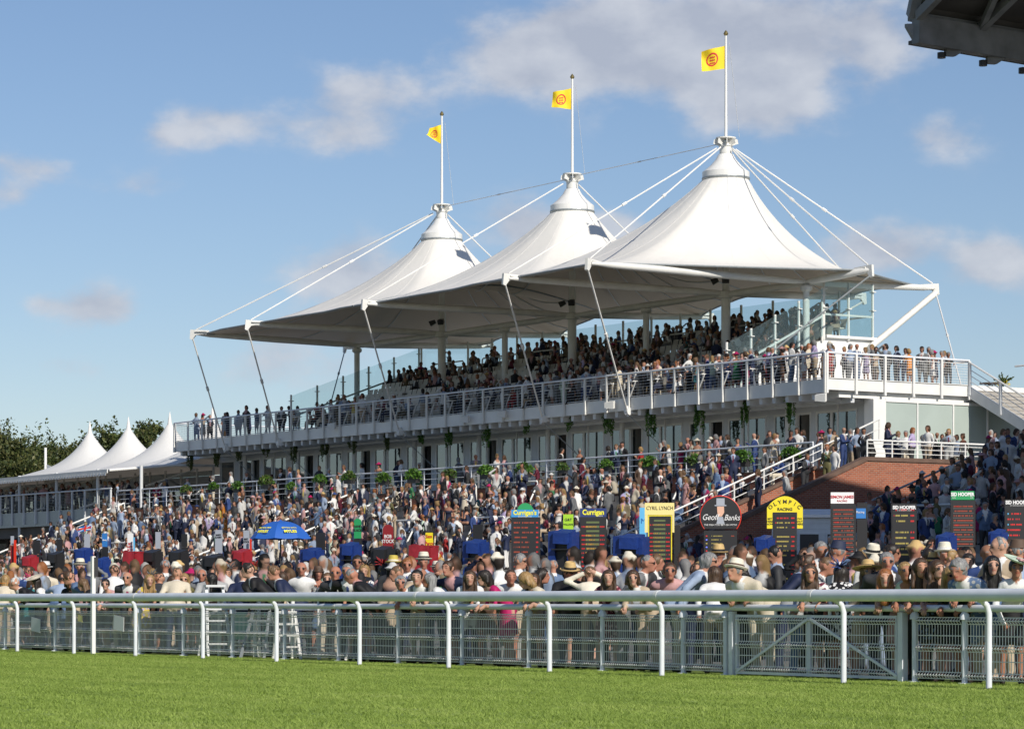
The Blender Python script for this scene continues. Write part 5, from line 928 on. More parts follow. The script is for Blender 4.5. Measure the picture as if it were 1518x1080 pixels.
class Fig:
    def __init__(s, g='m', lean=0., hyaw=0., hpitch=0., arms=('down', 'down'), cloth='suit', hair='short', sit=False, build=1., sd=0, skirt=False, hat=None, fid='hi', scale=1.):
        s.g, s.cloth, s.hair, s.sit, s.fid, s.hat, s.skirt = g, cloth, hair, sit, fid, hat, skirt; r = np.random.default_rng(sd); s.r = r; P = []; bw = build*(1. if g == 'm' else .88)
        zp = .95 if not sit else .50; s.T = rotm('x', lean); s.To = np.array([0, 0, zp]); tf = lambda p: s.To+s.T @ np.array(p, float)
        s.neck = tf((0, .0, .50)); s.Hm = rotm('z', hyaw) @ rotm('x', hpitch+lean*.15); s.hc = s.neck+np.array([0, 0, 0])+rotm('x', lean*.35) @ np.array([0, -.02, .152]); hf = lambda p: s.hc+s.Hm @ np.array(p, float)
        a = lambda *q: P.append(q)
        # capsule: region, a, b, ra, rb, frame, flat(y)
        IT = np.eye(3)
        sw = (.198 if g == 'm' else .178)*bw; ch = .155*bw
        a('torso', tf((0, 0, -.02)), tf((0, .01, .22)), .158*bw, .142*bw, s.T, .72) if not 0 else 0; a('torso', tf((0, .01, .18)), tf((0, .0, .36)), .145*bw, ch*1.08, s.T, .74); a('torso', tf((-sw*.62, .01, .40)), tf((sw*.62, .01, .40)), .088, .088, s.T, .95)
        if g == 'f': a('torso', tf((-.07, -.085, .29)), tf((.07, -.085, .29)), .062, .062, s.T, 1)
        elif build > 1.05: a('torso', tf((0, -.06, .08)), tf((0, -.05, .2)), .14*bw, .13*bw, s.T, .9)
        a('neck', tf((0, .012, .42)), hf((0, .018, -.07)), .058 if g == 'm' else .048, .054 if g == 'm' else .045, IT, 1)
        hs = 1. if g == 'm' else .95
        a('head', hf((0, .012, .02)), hf((0, .0, .035)), .085*hs, .086*hs, s.Hm, 1.12); a('head', hf((0, -.035, -.01)), hf((0, -.03, -.075)), .062*hs, .047*hs, s.Hm, 1.1)
        if fid == 'hi':
            a('head', hf((0, -.093*hs, .018)), hf((0, -.116*hs, -.022)), .011, .017, s.Hm, 1); a('head', hf((0, -.075*hs, -.090)), hf((0, -.072*hs, -.084)), .025, .02, s.Hm, 1); a('head', hf((0, -.09*hs, -.052)), hf((0, -.085*hs, -.056)), .022, .02, s.Hm, 1)
            for q in (-1, 1): a('head', hf((q*.082*hs, .012, .015)), hf((q*.080*hs, .008, -.02)), .017, .013, s.Hm, 1)
            a('head', hf((-.04, -.078*hs, .03)), hf((.04, -.078*hs, .03)), .022, .022, s.Hm, 1)
        s.hands = []
        for q, nm in ((-1, arms[0]), (1, arms[1])):
            e, w = ARM[nm]; sh = tf((q*sw, .01, .405)); el = tf((q*e[0], e[1], e[2])); wr = tf((q*w[0], w[1], w[2]))
            if nm == 'rail': wr = np.array([wr[0], wr[1], max(wr[2], .98)])
            tk = .062 if cloth in ('suit', 'coat', 'jacket') else (.050 if g == 'm' else .040)
            a('uarm', sh, el, tk*1.05, tk*.84, IT, 1); a('farm', el, wr, tk*.82 if cloth in ('suit', 'coat', 'jacket') else .042, .036 if cloth not in ('suit', 'coat', 'jacket') else .046, IT, 1)
            d = (wr-el)/np.linalg.norm(wr-el); hd = wr+d*.045
            if nm == 'rail': d = np.array([-q*.25, -.75, -.55]); d /= np.linalg.norm(d); hd = wr+d*.05
            a('hand', wr, hd+d*.02, .030, .036, IT, 1); s.hands.append((hd, d, q))
        wide = .088*bw
        if not sit:
            for q in (-1, 1):
                sp = r.uniform(.08, .13); hp = np.array([q*wide, 0, .90]); kn = np.array([q*(sp), -.02, .50]); an = np.array([q*(sp+.01), .03, .10]); lw = 1.1 if cloth in ('suit', 'coat', 'shirt', 'polo', 'jacket') and not skirt else .85
                a('leg', hp, kn, .098*bw*lw, .066*lw, IT, 1); a('shin', kn, an, .063*lw, .046*lw, IT, 1); a('foot', np.array([an[0], .05, .045]), np.array([an[0]+q*.02, -.14, .035]), .045, .036, IT, 1)
        else:
            for q in (-1, 1):
                hp = np.array([q*wide, 0, .47]); kn = np.array([q*.12, -.44, .50]); an = np.array([q*.12, -.42, .09]); a('leg', hp, kn, .095*bw, .07, IT, 1); a('shin', kn, an, .06, .048, IT, 1); a('foot', an+np.array([0, .02, -.04]), an+np.array([0, -.15, -.05]), .043, .036, IT, 1)
        if cloth in ('suit', 'jacket', 'coat') and not sit: a('jskirt', tf((0, .01, .12)), tf((0, .015, -.16 if cloth != 'coat' else -.4)), .155*bw, .185*bw, s.T, .74)
        if skirt and not sit: a('skirt', tf((0, 0, .05)), np.array([0, .0, .52]), .15*bw, .21*bw+r.uniform(0, .05), IT, .8)
        if skirt and sit: a('skirt', np.array([0, 0, .5]), np.array([0, -.40, .5]), .15, .16, IT, .7)
        s.P = P; s.hf = hf; s.hs = hs
        if fid != 'hi':                 # hair and hat belong to the same simple mesh far away
            if hair != 'bald': a('hair', hf((0, .046, -.03)), hf((0, .018, .058)), .090, .099, s.Hm, 1.08)
            if hair == 'long': a('hair', hf((0, .07, .02)), hf((0, .08, -.22)), .085, .075, s.Hm, .8)
            if hair == 'bun': a('hair', hf((0, .10, .10)), hf((0, .11, .10)), .05, .05, s.Hm, 1)
            if hat: a('hat', hf((0, .01, .075)), hf((0, .01, .115)), .088, .078, s.Hm, 1.1); a('brim', hf((0, .01, .08)), hf((0, .011, .08)), .19 if hat == 'wide' else .155, .155, s.Hm, 1)
        lo = np.min([np.minimum(p[1]-p[3], p[2]-p[4]) for p in P], 0)-.07; hi = np.max([np.maximum(p[1]+p[3], p[2]+p[4]) for p in P], 0)+.07
        c, f = {'hi': (.041, .0155), 'mid': (.062, .031), 'low': (.125, .060)}[fid]; hr = .135 if fid == 'hi' else .15
        s.ax = [axis(lo[0], hi[0], s.hc[0]-hr, s.hc[0]+hr, c, f), axis(lo[1], hi[1], s.hc[1]-hr, s.hc[1]+hr, c, f), axis(lo[2], hi[2], max(lo[2], s.hc[2]-.15-(.08 if hair == 'long' else 0)), s.hc[2]+.17, c, f)]
    def field(s, prims, ax, k=.03, cut=None):
        nx, ny, nz = map(len, ax); F = np.full((nx, ny, nz), .5); B = np.full((nx, ny, nz), 9.); LB = np.zeros((nx, ny, nz), np.int16)
        for i, (nm, a, b_, ra, rb, fr, fl) in enumerate(prims):
            mg = .10 if nm != 'brim' else .05; lo = np.minimum(a, b_)-max(ra, rb)*max(1, fl)-mg; hi = np.maximum(a, b_)+max(ra, rb)*max(1, fl)+mg; sl = tuple(slice(max(0, np.searchsorted(ax[q], lo[q])), np.searchsorted(ax[q], hi[q])) for q in range(3))
            if any(x.stop <= x.start for x in sl): continue
            X = np.stack(np.meshgrid(*[ax[q][sl[q]] for q in range(3)], indexing='ij'), -1)-a; L_ = (X @ fr); d = (b_-a) @ fr
            sc_ = np.array([1, 1/fl, 1]) if nm != 'brim' else np.array([1, 1/1.15, 5.0]); L_ = L_*sc_; d = d*sc_; dd = max(1e-9, d @ d); t = np.clip((L_ @ d)/dd, 0, 1); D = np.linalg.norm(L_-t[..., None]*d, axis=-1)-(ra+(rb-ra)*t)
            if nm == 'brim': D = D*.3
            elif nm in ('skirt', 'jskirt') and abs(d[2]) > .2: D = np.maximum(D, (L_ @ d)/math.sqrt(dd)-math.sqrt(dd))
            elif fl < 1: D = D*(fl*.5+.5)
            if nm in ('jskirt', 'skirt', 'coat'): kk = .012
            else: kk = k if nm not in ('hand', 'hat', 'brim', 'hair') else .012
            F0 = F[sl]; h = np.clip(.5+.5*(F0-D)/kk, 0, 1); F[sl] = F0*(1-h)+D*h-kk*h*(1-h); m = D < B[sl]; Bs = B[sl]; Bs[m] = D[m]; Ls = LB[sl]; Ls[m] = i
        return F, LB
    def body(s):
        F, LB = s.field(s.P, s.ax, .028 if s.fid == 'hi' else .02); X, Y, Z = np.meshgrid(*s.ax, indexing='ij')
        if s.fid == 'hi':
            ph = s.r.uniform(0, 6, 4); n = np.sin(19*Z+9*X+ph[0])*np.sin(15*X-11*Y+ph[1])+.6*np.sin(33*Z-21*X+ph[2])*np.sin(25*Y+17*X+ph[3]); F = F+n*.0055*(Z < s.neck[2]-.06)
        V, Q = snets(F, s.ax)
        ii = [np.clip(np.searchsorted((s.ax[k][1:]+s.ax[k][:-1])/2, V[:, k]), 0, len(s.ax[k])-1) for k in range(3)]; lb = LB[ii[0], ii[1], ii[2]]; nm = np.array([p[0] for p in s.P])[lb]; s.V, s.Q = V, Q
        reg = np.zeros(len(V), np.int16); tl = (V-s.To) @ s.T; hl = (V-s.hc) @ s.Hm; top = REG['top']
        cl = s.cloth; tops = np.isin(nm, ['torso', 'jskirt']); reg[tops] = top
        if cl in ('suit', 'jacket', 'coat', 'shirt', 'longsleeve'): reg[np.isin(nm, ['uarm', 'farm'])] = top
        elif cl in ('polo', 'dress', 'blouse'): reg[nm == 'uarm'] = top
        elif cl == 'vest': reg[np.isin(nm, ['uarm', 'farm'])] = REG['shirt']
        reg[np.isin(nm, ['leg', 'shin'])] = REG['bottom'] if not s.skirt else 0
        reg[nm == 'skirt'] = REG['bottom'] if cl not in ('dress', 'strappy') else top
        reg[nm == 'foot'] = REG['shoe']
        if cl in ('suit', 'jacket', 'coat') and not s.sit: reg[np.isin(nm, ['leg', 'shin']) & (tl[:, 2] > (-.155 if cl != 'coat' else -.39))] = top
        if cl == 'strappy': reg[tops & (tl[:, 2] > .36)] = 0
        if cl in ('dress', 'blouse', 'polo'): reg[tops & (tl[:, 1] < 0) & (np.abs(tl[:, 0]) < (tl[:, 2]-.33)*.7)] = 0
        z0 = .13; fr_ = (tl[:, 1] < -.01) & tops
        if cl in ('suit', 'jacket', 'vest', 'coat'):
            v = fr_ & (tl[:, 2] > z0) & (np.abs(tl[:, 0]) < (tl[:, 2]-z0)*.27+.004); reg[v] = REG['shirt']
            if cl in ('suit', 'vest'): reg[v & (np.abs(tl[:, 0]) < .024)] = REG['tie']
            reg[(nm == 'neck') & (hl[:, 2] < -.135)] = REG['shirt']; reg[(nm == 'torso') & (tl[:, 2] > .462) & (np.abs(tl[:, 0]) < .075)] = REG['shirt']
        if cl == 'shirt': reg[(nm == 'neck') & (hl[:, 2] < -.14)] = top
        if cl in ('shirt', 'polo', 'blouse', 'longsleeve', 'vest'): reg[(nm == 'torso') & (tl[:, 2] < .03) & (s.To[2] > .6)] = REG['bottom'] if not s.skirt else REG['bottom']
        reg[nm == 'hair'] = REG['hair']; reg[nm == 'hat'] = REG['hat']; reg[nm == 'brim'] = REG['hat']
        hd = nm == 'head'
        if s.fid == 'hi':
            fx = np.abs(hl[:, 0]); fy = hl[:, 1]; fz = hl[:, 2]
            reg[hd & (fy < -.078) & (fx < .026) & (np.abs(fz+.060) < .008)] = REG['lip']; reg[hd & (fy < -.07) & (np.abs(fx-.034) < .014) & (np.abs(fz-.008) < .008)] = REG['eye']; reg[hd & (fy < -.07) & (np.abs(fx-.036) < .020) & (np.abs(fz-.034) < .007)] = REG['hair']
        elif s.fid == 'mid': reg[hd & (hl[:, 1] < -.07) & (np.abs(hl[:, 2]-.012) < .016)] = REG['eye']
        s.reg = reg; return V, Q, reg
    def hairmesh(s):
        hf = s.hf; P = []; hs = s.hs; th = dict(short=.009, crop=.004, long=.016, bun=.012, bob=.02, curly=.015, receding=.005, quiff=.012)[s.hair]
        P.append(('h', hf((0, .014, .022)), hf((0, .004, .04)), .085*hs+th, .086*hs+th, s.Hm, 1.12))
        if s.hair == 'quiff': P.append(('h', hf((-.03, -.05, .105)), hf((.03, -.05, .105)), .035, .035, s.Hm, 1.2))
        if s.hair in ('long', 'bob'):
            dz = -.27 if s.hair == 'long' else -.10
            P.append(('h', hf((0, .05, .02)), hf((0, .075, dz)), .083, .075, s.Hm, .8))
            for q in (-1, 1): P.append(('h', hf((q*.086, .035, .03)), hf((q*.096, .03, dz+.03)), .026, .030, s.Hm, 1.2))
        if s.hair == 'bun': P.append(('h', hf((0, .115, .07)), hf((0, .12, .07)), .048, .048, s.Hm, 1))
        if s.hair == 'curly': P.append(('h', hf((0, .05, .03)), hf((0, .06, -.04)), .09, .07, s.Hm, 1))
        lo = np.min([np.minimum(p[1], p[2])-p[3]*1.15 for p in P], 0)-.04; hi = np.max([np.maximum(p[1], p[2])+p[3]*1.15 for p in P], 0)+.04; f = .017; ax = [np.arange(lo[k], hi[k], f) for k in range(3)]
        F, _ = s.field(P, ax, .02); X = np.stack(np.meshgrid(*ax, indexing='ij'), -1); hl = (X-s.hc) @ s.Hm
        # open the face, and the nape for short hair
        fc = {'receding': (0, -.09, .03, .085, .10, .105), 'short': (0, -.115, -.015, .076, .085, .085), 'crop': (0, -.115, -.01, .076, .085, .088), 'quiff': (0, -.115, -.02, .076, .085, .082)}.get(s.hair, (0, -.130, -.03, .082, .112, .106))
        e = np.sqrt(((hl[..., 0]-fc[0])/fc[3])**2+((hl[..., 1]-fc[1])/fc[4])**2+((hl[..., 2]-fc[2])/fc[5])**2); F = np.maximum(F, (1-e)*.07)
        if s.hair in ('short', 'crop', 'quiff', 'receding', 'bun'): F = np.maximum(F, -(hl[..., 2]+.05+.35*np.minimum(0, -hl[..., 1]+.0)*1.0-.30*np.clip(-hl[..., 1], 0, .1)*-1*0)); F = np.maximum(F, (-.03-hl[..., 2])*(hl[..., 1] < .03))
        am = {'curly': .012, 'long': .005, 'bob': .005, 'bun': .004}.get(s.hair, .0035); ph = s.r.uniform(0, 6, 3); fq = 60 if s.hair == 'curly' else 75
        F = F+am*np.sin(X[..., 0]*fq+ph[0]+4*np.sin(X[..., 2]*14))*np.sin(X[..., 1]*fq*.9+ph[1])*(np.sin(X[..., 2]*(50 if s.hair == 'curly' else 16)+ph[2])*.5+.8)
        return snets(F, ax)
def fingers(f):                         # five jointed fingers per hand, rooted in the palm
    V = []; Fq = []
    for hd, d, q in f.hands:
        up_ = np.array([0, 0, 1.]) if abs(d[2]) < .8 else np.array([0, 1., 0]); sd = np.cross(d, up_); sd /= np.linalg.norm(sd); nm = np.cross(sd, d)
        for k in range(5):
            if k < 4: b0 = hd+sd*(k-1.5)*.019+d*.02; l = (.036, .042, .040, .031)[k]; d1 = d-nm*.35; d2 = d*.35-nm*.9; rr_ = .0088
            else: b0 = hd+sd*(.030*(-q))-d*.01; l = .032; d1 = d*.7+sd*(-q)*.7; d2 = d*.9-nm*.3; rr_ = .0098
            d1 = d1/np.linalg.norm(d1); d2 = d2/np.linalg.norm(d2); pts = [b0-d*.015, b0+d1*l, b0+d1*l+d2*l*.8]; o = len(V)
            for i, p in enumerate(pts):
                a = sd if k < 4 else nm; b_ = np.cross(a, d1)
                for w in range(5): t = w*2*math.pi/5; V.append(p+(a*math.cos(t)+b_*math.sin(t))*rr_*(1, .95, .7)[i])
            for i in range(2):
                for w in range(5): Fq.append((o+i*5+w, o+i*5+(w+1) % 5, o+(i+1)*5+(w+1) % 5, o+(i+1)*5+w))
            Fq.append((o+10, o+11, o+12, o+13)); Fq.append((o+10, o+13, o+14, o+14) if 0 else (o+13, o+14, o+10, o+12))
    return np.array(V), np.array(Fq)
def pal(skin, hair, top, bottom=(.03, .03, .04), shirt=(.75, .75, .76), tie=(.1, .02, .05), shoe=(.02, .015, .012), hat=(.7, .6, .4)):
    P = np.zeros((13, 4)); P[:, 3] = 1
    for i, c in enumerate((skin, hair, top, shirt, tie, bottom, shoe, hat, (.02, .02, .02), (.01, .01, .01), tuple(np.array(skin)*np.array([.8, .45, .5])), (.13, .075, .055), top)): P[i, :3] = c
    return P
SK = [(.45, .235, .155), (.41, .205, .135), (.49, .285, .205), (.40, .18, .12), (.35, .16, .10), (.43, .215, .145), (.15, .07, .04), (.27, .13, .08)]
HC = {'blonde': (.27, .17, .07), 'brown': (.055, .03, .016), 'dark': (.018, .013, .01), 'black': (.008, .007, .007), 'grey': (.20, .20, .20), 'white': (.48, .47, .45), 'ginger': (.24, .09, .03), 'light brown': (.12, .07, .035)}
CC = {'navy': (.014, .022, .06), 'black': (.010, .010, .012), 'charcoal': (.035, .037, .042), 'grey': (.17, .18, .19), 'light grey': (.36, .37, .37), 'white': (.70, .70, .69), 'cream': (.58, .52, .41), 'beige': (.45, .36, .26), 'light blue': (.30, .38, .52), 'blue': (.03, .06, .19), 'slate blue': (.10, .16, .28),
      'pink': (.52, .30, .30), 'magenta': (.42, .01, .11), 'red': (.33, .02, .02), 'yellow': (.55, .43, .08), 'green': (.04, .20, .09), 'mint': (.50, .62, .50), 'olive': (.13, .12, .05), 'brown': (.10, .06, .04), 'teal': (.03, .18, .20), 'lilac': (.45, .38, .60), 'orange': (.62, .22, .02), 'burgundy': (.12, .01, .03), 'tweed': (.16, .13, .08)}
def colhex(n): return CC[n]
def accessory(e, f, kind, col, sub=None):
    Mx = Matrix(((*f.Hm[0], f.hc[0]), (*f.Hm[1], f.hc[1]), (*f.Hm[2], f.hc[2]), (0, 0, 0, 1)))
    cm = pm(col) if isinstance(col, str) else col; hs = f.hs
    if kind in ('panama', 'straw', 'wide', 'cap', 'cloche'):
        br = dict(panama=.155, straw=.165, wide=.235, cap=.098, cloche=.135)[kind]; tp = .118 if kind != 'cap' else .115; z = .055 if kind != 'cloche' else .03
        o = MB().lathe((0, 0, 0), [(.0, z+tp-.018), (.035, z+tp-.022), (.066, z+tp), (.083, z+tp-.012), (.094, z+tp-.06), (.100*1.02, z+.02), (.104, z+.004)]+([(.12, z-.006), (br*.86, z-.014), (br, z+.004), (br-.002, z+.010), (br*.84, z-.006), (.108, z+.006)] if kind != 'cap' else [(.108, z), (.1, z-.005)]), 22).build('hat', cm, e, smooth=True)
        for v in o.data.vertices: v.co = (v.co.x*.93, v.co.y*1.10+.008, v.co.z)
        o.matrix_local = Mx @ Matrix.Rotation(R(-6), 4, 'X')
        if sub:
            b = MB().lathe((0, 0, 0), [(.1045, z+.008), (.1035, z+.040), (.0985, z+.042), (.0985, z+.008)], 22).build('hat_band', pm(sub), o)
            for v in b.data.vertices: v.co = (v.co.x*.935, v.co.y*1.105+.008, v.co.z)
        if kind == 'cap': MB().prism([(-.07, -.09, z+.015), (.07, -.09, z+.015), (.05, -.165, z-.005), (-.05, -.165, z-.005)], (0, 0, .012)).build('peak', cm, o)
        return o
    if kind == 'shades':
        b = MB()
        for q in (-1, 1): b.prism([(q*.033+.027*math.cos(t)*1.0, -.108*hs-.0, .010+.019*math.sin(t)) for t in [i*math.pi/5 for i in range(10)]], (0, .010, 0))
        b.box(-.012, -.112*hs, .010, .012, -.104*hs, .017).bar((-.06, -.104*hs, .014), (-.086, 0, .018), .005, .007).bar((.06, -.104*hs, .014), (.086, 0, .018), .005, .007); o = b.build('sunglasses', M['lens'], e); o.matrix_local = Mx; return o
    if kind == 'feather':
        rng = random.Random(int(abs(f.hc[0]*1e5))+5); b = MB().lathe((0, 0, 0), [(0, .12), (.05, .118), (.07, .105), (.05, .10)], 12)
        for i in range(26): a = rng.uniform(0, 6.28); l = rng.uniform(.06, .17); zt = rng.uniform(.0, .16); w = .012; dx, dy = math.cos(a), math.sin(a); b.add([(-dy*w, dx*w, .11), (dy*w, -dx*w, .11), (dx*l*.7+dy*w*1.4, dy*l*.7-dx*w*1.4, .12+zt*.7), (dx*l, dy*l, .11+zt)], [(0, 1, 2, 3)])
        o = b.build('fascinator', cm, e); o.matrix_local = Mx @ Matrix.Translation((.03, .0, 0)) @ Matrix.Rotation(R(-15), 4, 'X'); return o
    if kind == 'saucer':
        o = MB().lathe((0, 0, 0), [(0, .13), (.06, .145), (.10, .12), (.15, .105), (.205, .125), (.20, .118), (.15, .098), (.08, .10), (0, .10)], 24).build('hat', cm, e, smooth=True); o.matrix_local = Mx @ Matrix.Rotation(R(18), 4, 'Y') @ Matrix.Rotation(R(14), 4, 'X')
        if sub:
            b = MB(); rng = random.Random(3)
            for i in range(9): c = Vector((rng.uniform(-.03, .1), rng.uniform(-.13, -.05), .13)); b.lathe(c, [(0, .03), (.022, .025), (.028, .01), (.01, 0)], 7)
            b.build('hat_flowers', pm(sub), o)
        return o
PMC = {}
def pm(n):
    if n not in PMC: PMC[n] = mat('cloth_'+n.replace(' ', '_'), CC[n] if n in CC else HC[n], .7, noise=.15, nscale=30)
    return PMC[n]
M['lens'] = mat('dark_lens', (.012, .010, .010), .12)
CC['straw'] = (.58, .40, .17); CC['ivory'] = (.74, .69, .57)
SEEN = []                               # footprints already taken: (x, y)
def person_hi(x, y, z, yaw, f, P, sc, label, group, acc=(), pat=None, hairc='brown'):
    V, Q, reg = f.body(); col = P[reg]; fv, fq = fingers(f); n = len(V); V = np.concatenate([V, fv]); Q = np.concatenate([Q, fq+n]); fc = np.tile(P[0], (len(fv), 1)); col = np.concatenate([col, fc])
    pa = np.zeros((len(V), 4))
    if pat: m = np.zeros(len(V), bool); m[:n] = (reg == REG['top'])|((reg == REG['bottom']) & (f.cloth == 'dress')); pa[m, :3] = pat; pa[m, 3] = 1
    o = npmesh('person', V, Q, PM, cols=dict(Col=col, Pat=pa)); o.location = (x, y, z); o.rotation_euler = (0, 0, yaw); o.scale = (sc, sc, sc); tag(o, label, 'person', group)
    if f.hair != 'bald':
        hv, hq = f.hairmesh(); rg = np.random.default_rng(len(hv)); hc = np.tile(P[1], (len(hv), 1)); npmesh('hair', hv, hq, HM, o, cols=dict(Col=hc))
    for a_ in acc: accessory(o, f, *a_)
    return o
PF = {'c': 56.5, 't': 5, 'b': 236, 'l': -40, 'r': 140, 'cr': 85, 'cl': 20, 'tl': -15, 'tr': 35, 'br': 190, 'bl': 280}
